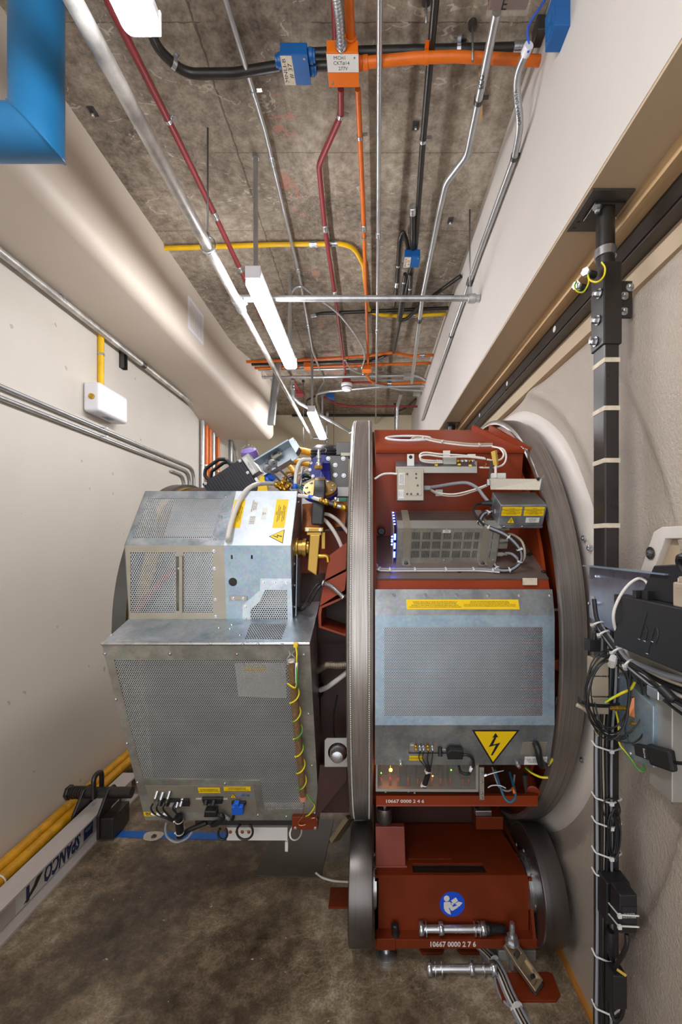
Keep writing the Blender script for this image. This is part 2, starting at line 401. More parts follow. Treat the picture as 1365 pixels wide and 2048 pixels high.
    def build(s, name, mat, parent=None, bevel=0, seg=2, subsurf=0, label=None):
        me = bpy.data.meshes.new(name)
        off = V(parent['_at']) if parent is not None and '_at' in parent else None
        if parent is None:
            xs = [p.x for p in s.v]; ys = [p.y for p in s.v]; zs = [p.z for p in s.v]
            off = V(((min(xs)+max(xs))/2, (min(ys)+max(ys))/2, min(zs)))
        me.from_pydata([p-off for p in s.v], [], s.f)
        for i, p in enumerate(me.polygons): p.use_smooth = s.sm[i]
        if any(u for u in s.uv):
            ul = me.uv_layers.new(name='UVMap')
            for i, p in enumerate(me.polygons):
                if s.uv[i]:
                    for k, li in enumerate(p.loop_indices): ul.data[li].uv = s.uv[i][k]
        me.materials.append(mat)
        bm = bmesh.new(); bm.from_mesh(me)
        if not any(u for u in s.uv): bmesh.ops.remove_doubles(bm, verts=bm.verts, dist=1e-6)
        bmesh.ops.recalc_face_normals(bm, faces=bm.faces)
        for e in bm.edges:
            if len(e.link_faces) == 2 and e.calc_face_angle(0) > .62: e.smooth = False
        bm.to_mesh(me); bm.free()
        o = bpy.data.objects.new(name, me); C.objects.link(o)
        if parent is None: o.location = off; o['_at'] = tuple(off)
        else: o.parent = parent; o['_at'] = parent['_at']
        if bevel:
            b = o.modifiers.new('Bevel', 'BEVEL'); b.width = bevel; b.segments = seg; b.limit_method = 'ANGLE'; b.angle_limit = .6
        if subsurf:
            b = o.modifiers.new('Subdivision', 'SUBSURF'); b.levels = b.render_levels = subsurf
        if label: o['label'] = label
        return o
def tag(o, label, cat, group=None, kind=None):
    o['label'] = label; o['category'] = cat
    if group: o['group'] = group
    if kind: o['kind'] = kind
    return o
def thing(name, label, cat, loc=(0, 0, 0), group=None):
    o = bpy.data.objects.new(name, None); C.objects.link(o); o.location = loc; o['_at'] = tuple(loc)
    o.empty_display_size = .05
    return tag(o, label, cat, group)
def struct(o): o['kind'] = 'structure'; return o
def copy_thing(root, delta, label=None):
    r = root.copy(); C.objects.link(r); r.location = V(root.location)+V(delta); r['_at'] = tuple(r.location)
    if label: r['label'] = label
    for ch in list(root.children):
        c = ch.copy(); C.objects.link(c); c.parent = r
        for g in list(ch.children):
            d = g.copy(); C.objects.link(d); d.parent = c
    return r
_bolt = {}
def bolts(parent, pts, nrm, r=.006, mat='zinc', name='bolt', hexhead=False, h=None):
    """one small bolt head per point, all sharing one mesh"""
    key = (round(r, 5), mat, name, hexhead, h)
    if key not in _bolt:
        b = MB(); n = 6 if hexhead else 12; hh = h or r*.8
        b.lathe([(r*1.45, 0), (r*1.45, r*.2), (0, r*.2)], (0, 0, 0), (0, 0, 1), 12)
        b.tube([(0, 0, 0), (0, 0, hh*.7), (0, 0, hh)], [r, r, r*.7], n)
        me = bpy.data.meshes.new(name); me.from_pydata(b.v, [], b.f); me.materials.append(M[mat]); _bolt[key] = me
    q = V((0, 0, 1)).rotation_difference(V(nrm).normalized())
    for p in pts:
        o = bpy.data.objects.new(name, _bolt[key]); C.objects.link(o); o.parent = parent
        o.rotation_mode = 'QUATERNION'; o.rotation_quaternion = q; o.location = V(p)-V(parent['_at'])
        o['_at'] = parent['_at']
_dg = None
def text(parent, body, fr, size, mat, name='lettering', width=None, align='CENTER', depth=.0003, shear=0, spacing=1.0, bold=0):
    """lettering as a mesh in the local XY plane of frame fr, centred on its origin"""
    cu = bpy.data.curves.new(name, 'FONT'); cu.body = body; cu.size = size; cu.align_x = align; cu.align_y = 'CENTER'
    cu.extrude = depth/2; cu.resolution_u = 2; cu.shear = shear; cu.space_character = spacing; cu.offset = bold
    tmp = bpy.data.objects.new('tmp', cu); C.objects.link(tmp)
    bpy.context.view_layer.update(); dg = bpy.context.evaluated_depsgraph_get()
    me = bpy.data.meshes.new_from_object(tmp.evaluated_get(dg)); bpy.data.objects.remove(tmp); bpy.data.curves.remove(cu)
    xs = [v.co.x for v in me.vertices]; sx = 1
    if not xs: return None
    if width: sx = width/(max(xs)-min(xs))
    off = V(parent['_at'])
    for v in me.vertices: v.co = (fr @ V((v.co.x*sx, v.co.y, v.co.z)))-off
    me.materials.clear(); me.materials.append(mat)
    o = bpy.data.objects.new(name, me); C.objects.link(o); o.parent = parent; o['_at'] = parent['_at']; return o
def sticker(parent, fr, w, h, mat, name='label', t=.0008, lines=None, lsize=.004, lmat=None, tri=False, lx=0):
    """flat label centred on frame origin, with optional rows of small lettering"""
    s = MB().prism([(-w/2, -h/2), (w/2, -h/2), (w/2, h/2), (-w/2, h/2)], fr, t).build(name, mat, parent)
    if lines:
        n = len(lines); text(s, '\n'.join(lines), fr @ Matrix.Translation((lx, 0, t+.0003)), lsize, lmat or M['ink'], width=None)
    return s
def bolt_sign(parent, fr, side, name='high_voltage_sign'):
    """triangular sign, apex along local +Y, black rim and lightning arrow"""
    h = side*.866
    T = lambda k, z: [(-side/2*k, -h/3*k), (side/2*k, -h/3*k), (0, 2*h/3*k)]
    s = MB().prism(T(1, 0), fr, .0008).build(name, M['ink'], parent)
    MB().prism(T(.88, 0), fr @ Matrix.Translation((0, 0, .0008)), .0005).build('sign_face', M['warn'], s)
    k = side
    pts = [(.02, .34), (-.12, .02), (.03, .07), (-.03, -.12), (-.07, -.11), (0, -.22), (.06, -.10), (.02, -.11), (.12, .13), (-.03, .08), (.06, .34)]
    MB().prism([(x*k, y*k) for x, y in pts], fr @ Matrix.Translation((0, 0, .0013)), .0004).build('lightning_arrow', M['ink'], s)
    return s
def ties(parent, path, idxs, r, mat='tie', name='cable_tie', w=.005):
    """a nylon band with its square head at given points along a path"""
    for i in idxs:
        i = max(1, min(len(path)-2, i)); p = V(path[i]); t = (V(path[i+1])-V(path[i-1])).normalized()
        b = MB().tube([p-t*w/2, p+t*w/2], r+.0015, 12)
        s = t.cross(V((0, 0, 1)));
        s = s.normalized() if s.length > .1 else V((0, -1, 0))
        if s.y > 0: s = -s
        b.box(p+s*(r+.003), (.008, .008, .008)); b.build(name, M[mat], parent)
def cable(name, pts, r, mat, label, cat='cable', group=None, parent=None, n=8, seg=8, sm=True, tie=None):
    path = smooth_path(pts, seg) if sm else pts
    b = MB().tube(path, r, n)
    if parent is not None: return b.build(name, M[mat], parent), path
    if tie:
        t = thing(name, label, cat, path[0], group); b.build('cable_sheath', M[mat], t); ties(t, path, tie, r); return t, path
    return tag(b.build(name, M[mat]), label, cat, group), path
# ------------------------------------------------------------------ camera, light, world
cam = bpy.data.cameras.new('camera'); co = bpy.data.objects.new('camera', cam); C.objects.link(co)
co.location = (0, 0, H); co.rotation_euler = (PI/2, 0, 0)
cam.sensor_fit = 'HORIZONTAL'; cam.sensor_width = 36; cam.lens = F/1365*36
cam.shift_x = -(CX-682.5)/1365; cam.shift_y = (CY-1024)/1365; cam.clip_start = .05
bpy.context.scene.camera = co
sc = bpy.context.scene
sc.view_settings.view_transform = 'Standard'; sc.view_settings.look = 'None'; sc.view_settings.gamma = 1
sc.view_settings.use_curve_mapping = False; sc.view_settings.exposure = EXPOSURE
w = bpy.data.worlds.new('world'); sc.world = w; w.use_nodes = True
w.node_tree.nodes['Background'].inputs[0].default_value = (.97, .98, 1, 1); w.node_tree.nodes['Background'].inputs[1].default_value = 1.0
sc.cycles.max_bounces = 10; sc.cycles.diffuse_bounces = 6; sc.cycles.transparent_max_bounces = 12

XL, XR, ZC, YB, YF = -2.157, .76, 4.27, 7.57, -2.0
AX = V((0, 2.997, 1.55)); RO = 1.26            # gantry axis (runs along X) and ring radius
# ------------------------------------------------------------------ room shell
struct(MB().bb((XL-.2, YF, -.2), (1.6, YB, 0)).build('floor', M['floor']))
struct(MB().bb((XL-.2, YF, ZC), (1.6, YB, ZC+.2)).build('ceiling', M['ceiling']))
struct(MB().bb((XL-.2, YF, 0), (XL, YB, ZC)).build('wall_left', M['wall']))
struct(MB().bb((XL-.2, YB, -.2), (1.6, YB+.2, ZC+.2)).build('wall_back', M['wall_back']))
struct(MB().bb((XR, YF, 3.2245), (1.6, YB, ZC)).build('wall_upper_right', M['wall_white']))
struct(MB().bb((XR+.002, YF, 3.214), (.93, YB, 3.2245)).build('trim_1', M['soffit']))
struct(MB().bb((.93, YF, 3.165), (1.3, YB, 3.2225)).build('trim_2', M['wood']))
struct(MB().bb((1.09, YF, 2.85), (1.3, YB, 3.165)).build('wall_right_recess', M['soffit']))
# left bulkhead: a plastered box along the wall that steps out near its far end
def bulk_sec(y, x, zb, r=.09):
    pts = [(XL, ZC), (XL, zb)]
    for k in range(7):
        a = -PI/2+PI/2*k/6; pts.append((x-r+r*math.cos(a), zb+r+r*math.sin(a)))
    pts.append((x, ZC)); return [V((px, y, pz)) for px, pz in pts]
secs = [bulk_sec(*a) for a in ((YF, -1.565, 3.70), (4.7, -1.555, 3.69), (4.95, -1.54, 3.66), (5.25, -1.47, 3.6), (5.5, -1.39, 3.52), (6.08, -1.365, 3.47))]
b = MB(); n = len(secs[0]); b.add([p for s in secs for p in s], [(i*n+k, i*n+(k+1) % n, (i+1)*n+(k+1) % n, (i+1)*n+k) for i in range(len(secs)-1) for k in range(n-1)], True)
b.add(secs[-1], [list(range(n))])
struct(b.build('wall_upper_left', M['bulkhead']))
# sprayed right-hand wall: a real height field around the gantry opening
def wall_x(y, z):
    r = math.hypot(y-AX.y, z-AX.z); x = .965
    if r < 1.25: return 1.12
    x -= .028*math.exp(-((r-1.43)/.04)**2)
    if r > 1.74: x -= .022*min(1, (r-1.74)/.02)
    x += .006*math.sin(y*5+z*3)*math.sin(z*4)
    if z > 2.86: x += .13*min(1, ((z-2.86)/.1))**2
    if z < .12: x -= .0
    return x
ys = [YF]+[-.4+.4*i for i in range(3)]+[.8+.02*i for i in range(232)]+[5.6, YB]; zs = [.018*i for i in range(int(2.97/.018)+1)]
b = MB(); nz = len(zs)
b.add([(wall_x(y, z), y, z) for y in ys for z in zs], [(i*nz+j, i*nz+j+1, (i+1)*nz+j+1, (i+1)*nz+j) for i in range(len(ys)-1) for j in range(nz-1)], True)
struct(b.build('wall_right', M['sprayed']))
struct(MB().lathe([(1.10, .945), (1.17, .938), (1.27, .938), (1.30, .946), (1.315, .962), (1.33, .985), (1.10, .99)], (0, AX.y, AX.z), (1, 0, 0), 96, True).build('trim_3', M['collar']))
struct(MB().bb((.922, YF, 0), (.948, YB, .018)).build('baseboard_right', M['kick']))

# ------------------------------------------------------------------ fluorescent fixtures on stems
def fixture(y0, label):
    t = thing('ceiling_light', label, 'light', (-.665, y0+.61, 3.48), 'strip lights on stems along the corridor')
    y1 = y0+1.22; x = -.665
    MB().bb((x-.04, y0+.004, 3.545), (x+.04, y1-.004, 3.585)).build('housing', M['white_paint'], t, .004)
    MB().bb((x-.053, y0+.012, 3.478), (x+.053, y1-.012, 3.547)).build('diffuser', M['diffuser'], t, .03, 5)
    for y in (y0, y1): MB().bb((x-.045, y-.006, 3.515), (x+.045, y+.006, 3.587)).build('end_cap', M['white_paint'], t, .004)
    for y in (y0+.06, y1-.06):
        s = MB().cyl((x, y, 3.585), (x, y, ZC-.004), .014, 12).build('stem', M['emt'], t)
        MB().cyl((x, y, ZC-.014), (x, y, ZC-.001), .019, 16).build('stem_flange', M['emt'], s)
    return t
f0 = fixture(2.44, 'lit strip light in the middle of the corridor, below the yellow conduit')
fixture(.05, 'lit strip light cut by the top edge, beside the blue duct')
fixture(4.93, 'small far strip light above the gantry machinery')
# ------------------------------------------------------------------ conduits and boxes under the ceiling
def conduit(name, label, pts, r, mat, bend=.12, coup=(), straps=(), cat='conduit', group=None, cmat='zinc', world=False):
    P = [V(p) for p in pts] if world else [PZ(*p) for p in pts]
    if not world and pts[0][1] <= -20: P.insert(0, P[0]-(P[1]-P[0])*((P[0].y+1.9)/(P[1].y-P[0].y)))   # the run goes on behind the viewpoint
    path = fillet(P, bend, 6)
    t = thing(name, label, cat, P[0], group)
    MB().tube(path, r, 12).build('conduit_tube', M[mat], t)
    def near(p):
        best = None
        for i in range(len(path)-1):
            a, c = path[i], path[i+1]; d = c-a; k = max(0, min(1, (p-a).dot(d)/max(d.length_squared, 1e-9)))
            q = a+d*k; e = (q-p).length
            if best is None or e < best[0]: best = (e, q, d.normalized())
        return best[1], best[2]
    for c in coup:
        q, d = near(V(c) if world else PZ(*c))
        MB().lathe([(r+.001, -.03), (r+.005, -.028), (r+.005, -.006), (r+.003, -.004), (r+.003, .004), (r+.005, .006), (r+.005, .028), (r+.001, .03)], q, d, 14).build('coupling', M[cmat], t)
    for c in straps:
        q, d = near(V(c) if world else PZ(*c))
        b = MB().tube([q-d*.009, q+d*.009], r+.003, 14)
        s = d.cross(V((0, 0, 1))).normalized()
        b.box(q+s*(r+.014)+V((0, 0, r*.8)), (.03, .018, .003), frame((0, 0, 0), s, d)); b.box(q+V((0, 0, r*.9)), (2*r, .018, .004), frame((0, 0, 0), s, d))
        b.build('strap', M[cmat], t)
    return t
zc = 4.235
# big sprinkler pipe with its branch
ZP = 3.62
xp = -.883; t = thing('sprinkler_pipe', 'long weathered galvanised sprinkler pipe running beside the left bulkhead', 'pipe', (xp, 3, ZP))
MB().cyl((xp, -.6, ZP), (xp, 2.86, ZP), .029, 18).build('wide_pipe', M['pipe_old'], t)
MB().cyl((xp, 2.9, ZP), (xp, 6.6, ZP), .022, 16).build('narrow_pipe', M['pipe_old'], t)
MB().lathe([(.03, -.06), (.037, -.055), (.037, -.02), (.033, -.015), (.033, .05), (.036, .055), (.03, .09), (.022, .1)], (xp, 2.88, ZP), (0, 1, 0), 18).cyl((xp, 2.9, ZP), (xp+.04, 2.9, ZP+.03), .026).build('tee_fitting', M['pipe'], t)
MB().tube(fillet([(xp, 2.9, ZP), (xp+.0, 2.9, ZP+.045), (xp+.1, 2.9, ZP+.045)], .03), .024, 14).build('elbow', M['pipe'], t)
MB().cyl((xp+.06, 2.9, ZP+.045), (XR-.012, 2.9, ZP+.045), .02, 16).build('branch_pipe', M['pipe'], t)
MB().lathe([(.02, 0), (.03, .004), (.03, .05), (.024, .055), (.024, .08)], (XR-.085, 2.9, ZP+.045), (1, 0, 0), 16).build('end_fitting', M['pipe'], t)
h = MB().cyl((xp, 2.33, ZP+.05), (xp, 2.33, ZC), .0055, 8).build('hanger_rod', M['rod'], t)
MB().tube([V((xp+.04*math.sin(a), 2.33, ZP+.012-.042*math.cos(a)*1.1)) for a in [2*PI*k/20 for k in range(20)]], .005, 6, closed=True).box((xp, 2.33, ZP+.06), (.02, .02, .03)).build('pipe_ring', M['zinc'], t)
h = MB().cyl((.69, 2.9, ZP+.1), (.69, 2.9, ZC), .0055, 8).build('hanger_rod', M['rod'], t)
MB().bb((.677, 2.887, ZP+.06), (.703, 2.913, ZP+.12)).build('swivel_hanger', M['pipe'], t, .004)
# the far end: tee, drop and sprinkler line
MB().tube(fillet([(xp, 6.55, ZP), (xp, 6.62, ZP), (xp+.25, 6.62, ZP)], .04), .022, 12).build('far_elbow', M['pipe'], t)
t = conduit('sprinkler_drop', 'short galvanised sprinkler line stepping down beside the far strip light', [(-.93, 5.2, 3.98), (-.93, 5.2, 3.78), (-.87, 5.25, 3.73), (-.2, 6.3, 3.6), (-.2, 6.3, 3.40)], .022, 'pipe', .05, cat='pipe', world=True, coup=[(-.93, 5.2, 3.9), (-.25, 6.2, 3.61)])

# parallel runs along the corridor
conduit('conduit', 'dark red conduit behind the middle strip light, running along the left of the ceiling', [(205, -30, 4.2), (215, 0, 4.2), (350, 267, 4.2), (430, 430, 4.2), (492, 562, 4.2), (530, 650, 4.2)], .017, 'red_paint', .2, coup=[(430, 430, 4.2), (473, 537, 4.2)], straps=[(335, 240, 4.2)])
conduit('conduit', 'thin steel conduit crossing the ceiling between the strip light and the red conduit', [(440, -40, 4.2), (452, 0, 4.2), (530, 260, 4.2), (600, 555, 4.2), (625, 700, 4.2), (649, 762, 4.2), (632, 790, 4.2), (648, 850, 4.2)], .0125, 'emt', .06, coup=[(547, 320, 4.2), (596, 540, 4.2), (619, 650, 4.2)], straps=[(505, 185, 4.2)])
conduit('conduit', 'red conduit with a double bend leaving the orange box towards the smoke detector', [(682, 178, 4.2), (682, 232, 4.2), (638, 330, 4.2), (650, 455, 4.2), (672, 600, 4.2), (693, 760, 4.2)], .016, 'red_paint', .14, coup=[(650, 455, 4.2), (670, 585, 4.2)], straps=[(681, 231, 4.2)])
conduit('conduit', 'red conduit behind the flexible steel one, entering the orange box from the top edge', [(668, -30, 4.22), (672, 95, 4.22)], .014, 'red_paint')
conduit('conduit', 'straight orange conduit from the large orange box to the small orange box', [(716, 178, 4.19), (727, 420, 4.19), (737, 735, 4.19)], .0145, 'orange_paint', straps=[(719, 273, 4.19), (729, 475, 4.19)], coup=[(728, 455, 4.19)])
conduit('conduit', 'orange conduit entering the large orange box from the top edge', [(697, -40, 4.16), (702, 95, 4.16)], .02, 'orange_paint', coup=[(702, 88, 4.16)], cmat='orange_paint')
conduit('conduit', 'straight bright steel conduit running down the middle of the ceiling', [(760, -40, 4.12), (757, 470, 4.12), (752, 850, 4.12)], .0125, 'emt', coup=[(756, 470, 4.12), (754, 660, 4.12)])
conduit('conduit', 'black conduit speckled with white running along the right of the ceiling', [(875, -40, 4.17), (845, 300, 4.17), (832, 490, 4.17), (805, 620, 4.17), (788, 705, 4.17)], .017, 'black_paint', .3, straps=[(846, 280, 4.17)])
conduit('conduit', 'steel conduit with an offset bend below the brown electrical box', [(994, 25, 4.08), (958, 200, 4.08), (935, 310, 4.08), (893, 365, 4.08), (880, 420, 4.08), (846, 590, 4.08), (824, 765, 4.08)], .0185, 'emt', .15, straps=[(956, 202, 4.08)], coup=[(836, 640, 4.08)], cmat='dark_steel')
q = [PX(x, y, xx) for x, y, xx in ((1058, 92, .665), (1031, 155, .65), (1042, 250, .71), (1030, 315, .735), (960, 505, .735), (845, 840, .735))]
t = conduit('conduit', 'steel conduit with hand lettering strapped along the right upper wall', q, .0165, 'emt', .12, straps=[q[3], PX(903, 675, .735)], coup=[PX(940, 560, .735)], world=True, cmat='dark_steel')
md = q[1].lerp(q[2], .62); xd = (q[1]-q[2]).normalized(); nd = V((-.4, -.6, -.65)); nd = (nd-xd*nd.dot(xd)).normalized()
text(t, 'CAMERA DATA', frame(md+nd*.0172, xd, nd.cross(xd)), .022, M['ink'], width=min(.17, (q[1]-q[2]).length*.75))
MB().cyl(q[0]-(q[1]-q[0]).normalized()*.004, q[0]+(q[1]-q[0]).normalized()*.03, .019, 16).build('bushing', M['white_paint'], t)
text(conduit('conduit', 'short steel conduit stub from the brown electrical box', [(1000, -40, 4.08), (996, 10, 4.08)], .0185, 'emt'), 'ECO', frame(PZ(963, 165, 4.06)+V((.0, -.001, 0)), V((-.09, -.5, 0)), V((1, -.1, 0))), .03, M['ink'])

# crossing runs
conduit('conduit', 'thick black conduit bending from the top strip light to the blue box', [(300, 60, 4.2), (318, 100, 4.2), (370, 148, 4.2), (470, 147, 4.2), (560, 132, 4.2)], .021, 'black_paint', .25, straps=[(348, 126, 4.2)])
conduit('conduit', 'black conduit crossing from the blue box to the fitting on the right wall', [(618, 108, 4.23), (740, 104, 4.23), (1060, 96, 4.23)], .021, 'black_paint', straps=[(918, 95, 4.23)], coup=[(1040, 96, 4.23)])
conduit('conduit', 'short black conduit joining the blue box and the orange box', [(620, 133, 4.17), (655, 132, 4.17)], .018, 'black_paint')
conduit('conduit', 'thick orange conduit arching from the large orange box to the right wall', [(716, 127, 4.14), (830, 116, 4.14), (910, 113, 4.14), (1102, 123, 4.14)], .021, 'orange_paint', .4, straps=[(853, 116, 4.14)], coup=[(724, 127, 4.14)], cmat='orange_paint')
conduit('conduit', 'yellow conduit curving from the left bulkhead to the right wall', [(322, 497, 4.245), (550, 489, 4.245), (705, 487, 4.245), (727, 530, 4.245), (737, 628, 4.245), (800, 632, 4.245), (897, 628, 4.245)], .0165, 'yellow_paint', .2, coup=[(627, 488, 4.245), (668, 488, 4.245), (826, 632, 4.245)])
# flexible steel tubes: corrugated by varying radius
def flexi(label, pts, r, group=None, name='flexible_conduit', z=False):
    path = smooth_path(pts, 14); rs = [r*(1 if i % 2 else .84) for i in range(len(path))]
    t = thing(name, label, 'conduit', path[0], group)
    MB().tube(path, rs, 12).build('corrugated_tube', M['flex'], t)
    for a, c in ((path[0], path[3]), (path[-1], path[-4])):
        MB().tube([a, c], r*1.35, 8).build('connector', M['zinc'], t)
    return t
flexi('coiled flexible steel conduit entering the orange box from the top edge', [PZ(x, y, zz) for x, y, zz in ((664, -50, 4.1), (672, -10, 4.1), (679, 40, 4.1), (683, 96, 4.12))], .0185)
flexi('flexible steel conduit looping over the ceiling behind the middle strip light', [PZ(x, y, 4.14) for x, y in ((581, 720), (578, 640), (582, 590), (600, 573), (628, 590), (680, 630), (718, 680), (730, 710), (724, 738))], .011)
flexi('short flexible steel conduit hooking into the small orange box', [PZ(x, y, 4.14) for x, y in ((690, 718), (700, 735), (715, 745), (728, 748))], .011)

# junction boxes
def jbox(name, label, cx, cy, z, w, mat, cover=None, h=.055, knock=True):
    p = PZ(cx, cy, z); t = thing(name, label, 'junction box', (p.x, p.y, z))
    MB().bb((p.x-w/2, p.y-w/2, z), (p.x+w/2, p.y+w/2, z+h)).build('box_body', M[mat], t, .003)
    c = MB().bb((p.x-w/2-.002, p.y-w/2-.002, z-.003), (p.x+w/2+.002, p.y+w/2+.002, z)).build('cover_plate', M[mat], t, .002)
    bolts(t, [(p.x+w*.38, p.y-w*.38, z-.003), (p.x-w*.38, p.y+w*.38, z-.003)], (0, 0, -1), .004, name='cover_screw')
    return t, p
def up_frame(p, rot=0):
    """frame on a downward facing surface, read from below with the near edge down"""
    a = rot; x = V((math.cos(a), math.sin(a), 0)); y = V((-math.sin(a), math.cos(a), 0))
    return frame(p, x, -y) if False else frame(p, x, V((0, 0, 0))+(-y if False else y)*-1)
t, p = jbox('junction_box', 'large orange junction box with a hand-lettered grey plate', 687, 140, 4.10, .135, 'orange_glossy')
fr = frame((p.x, p.y-.03, 4.0965), (1, 0, 0), (0, -1, 0))
sticker(t, fr, .138, .07, M['paper'], 'plate_label')
f2 = fr @ Matrix.Translation((0, 0, .001))
text(t, 'MCH1', f2 @ Matrix.Translation((-.012, .02, 0)), .02, M['ink']); text(t, 'CKT#14', f2 @ Matrix.Translation((-.006, 0, 0)), .02, M['ink']); text(t, '277V', f2 @ Matrix.Translation((.0, -.021, 0)), .02, M['ink'])
t, p = jbox('junction_box', 'blue junction box lettered #37 beside the large orange box', 592, 140, 4.11, .118, 'blue_box')
fr = frame((p.x-.034, p.y, 4.1065), (0, -1, 0), (-1, 0, 0))
sticker(t, fr, .118, .05, M['paper_old'], 'tape_label'); f2 = fr @ Matrix.Translation((0, 0, .001))
text(t, 'MNLI-B', f2 @ Matrix.Translation((0, .011, 0)), .022, M['ink'], width=.095); text(t, '# 37', f2 @ Matrix.Translation((0, -.012, 0)), .026, M['ink'], width=.06)
for s, y in ((-1, .0), (1, .03), (1, -.02)):
    MB().lathe([(.024, 0), (.028, .004), (.028, .018), (.023, .022), (.023, .03)], (p.x+s*.059, p.y+y, 4.15), (s, 0, 0), 14).build('locknut', M['blue_box'], t)
t, p = jbox('junction_box', 'small blue junction box with a lettered tape below the two black conduits', 824, 524, 4.10, .115, 'blue_box')
fr = frame((p.x-.034, p.y, 4.0965), (0, -1, 0), (-1, 0, 0)); sticker(t, fr, .115, .048, M['paper_old'], 'tape_label')
text(t, 'MNLI-B', fr @ Matrix.Translation((0, .011, .001)), .021, M['ink'], width=.09); text(t, '# 35', fr @ Matrix.Translation((0, -.012, .001)), .024, M['ink'], width=.055)
jbox('junction_box', 'small orange junction box at the end of the straight orange conduit', 734, 742, 4.12, .11, 'orange_glossy')
jbox('junction_box', 'orange junction box with a grey cover behind the middle strip light end', 617, 737, 4.12, .1, 'orange_glossy')
t, p = jbox('junction_box', 'dark red junction box behind the smoke detector', 694, 768, 4.12, .11, 'red_paint')
sd = thing('smoke_detector', 'white round smoke detector hanging under the dark red box', 'smoke detector', (p.x, p.y, 4.02))
MB().lathe([(.075, .1), (.075, .075), (.068, .07)], (p.x, p.y, 4.02), (0, 0, 1), 28).build('detector_base', M['white_paint'], sd)
MB().lathe([(.066, .07), (.066, .035), (.05, .012), (.02, .004), (0, .004)], (p.x, p.y, 4.02), (0, 0, 1), 28).build('detector_head', M['white_paint'], sd)
MB().lathe([(.058, .045), (.0675, .047), (.0675, .055), (.058, .057)], (p.x, p.y, 4.02), (0, 0, 1), 28).build('sensing_slot', M['ink'], sd)
t, p = jbox('junction_box', 'small blue junction box far down the ceiling near the far strip light', 661, 797, 4.12, .12, 'blue_box')
jbox('junction_box', 'dark red junction box at the end of the left red conduit', 601, 790, 4.1, .11, 'red_paint')
jbox('junction_box', 'grey steel junction box near the right end of the far conduits', 816, 757, 4.12, .1, 'emt')
jbox('junction_box', 'small grey steel box beside the right wall above the far conduits', 834, 790, 4.12, .1, 'emt')
# brown box at the top edge and blue box on the wall
p = PZ(1018, 12, 4.05); t = thing('junction_box', 'brown electrical box with a clear cover at the top edge', 'junction box', (p.x, p.y, 4.04))
MB().bb((p.x-.075, p.y-.1, 4.055), (p.x+.075, p.y+.02, 4.13)).build('box_body', pbr('brown_box_paint', '5a3530', .5), t, .006)
MB().bb((p.x-.08, p.y-.1, 4.04), (p.x+.08, p.y+.025, 4.054)).build('clear_cover', M['hazy'], t, .004)
text(t, 'E', frame((p.x-.02, p.y-.012, 4.0385), (1, 0, 0), (0, -1, 0)), .05, M['ink'])
p = PX(1118, 48, .735); t = thing('junction_box', 'bright blue steel box fixed to the top of the right upper wall', 'junction box', (.735, p.y, p.z-.08))
MB().bb((.70, p.y-.045, p.z-.06), (XR, p.y+.045, p.z+.075)).build('box_body', M['blue_box'], t, .003)
for dz in (-.03, .02): MB().cyl((.6985, p.y, p.z+dz), (.7, p.y, p.z+dz), .016, 20).cyl((.697, p.y+.03, p.z+dz), (.7, p.y+.03, p.z+dz), .003, 8).build('knockout', M['blue_paint'], t)
cable('cable', [(.70, p.y-.03, p.z+.22), (.69, p.y-.02, p.z+.1), q[0]+V((-.01, -.03, .05)), q[0]+V((0, 0, .005)), q[0]+V((0, .004, -.02))], .005, 'blue_plastic', 'bright blue cable dropping into the open end of the lettered steel conduit')
p = PZ(1052, 72, 4.2); t = thing('wall_fitting', 'grey threaded fitting where the black conduit meets the right wall', 'fitting', (p.x, p.y, 4.2))
MB().box((.74, p.y, 4.22), (.04, .07, .07)).build('fitting_body', M['dark_steel'], t, .006)

# black conduits around the small blue box
conduit('conduit', 'short black conduit dropping into the small blue box', [(826, 418, 4.16), (826, 505, 4.16)], .019, 'black_paint', coup=[(826, 420, 4.16)])
conduit('conduit', 'looped black conduit left of the small blue box', [(818, 505, 4.16), (812, 475, 4.2), (806, 462, 4.22), (800, 480, 4.2), (795, 560, 4.18), (789, 610, 4.18)], .0155, 'black_paint', .08, coup=[(794, 568, 4.18)], straps=[(797, 530, 4.19)])
conduit('conduit', 'black conduit below the small blue box bending up to the right wall', [(822, 548, 4.15), (820, 600, 4.15), (850, 604, 4.15), (922, 552, 4.15)], .0165, 'black_paint', .12, straps=[(822, 575, 4.15)])
conduit('conduit', 'black conduit below the small blue box running flat to the right wall', [(811, 548, 4.16), (797, 642, 4.16), (815, 638, 4.17), (855, 596, 4.19), (908, 592, 4.2)], .0155, 'black_paint', .1, straps=[(809, 563, 4.16), (884, 593, 4.2)])
conduit('conduit', 'black conduit behind the branch pipe, level with the yellow one', [(628, 630, 4.24), (645, 627, 4.24), (900, 616, 4.24)], .016, 'black_paint', .1, coup=[(629, 632, 4.24)])

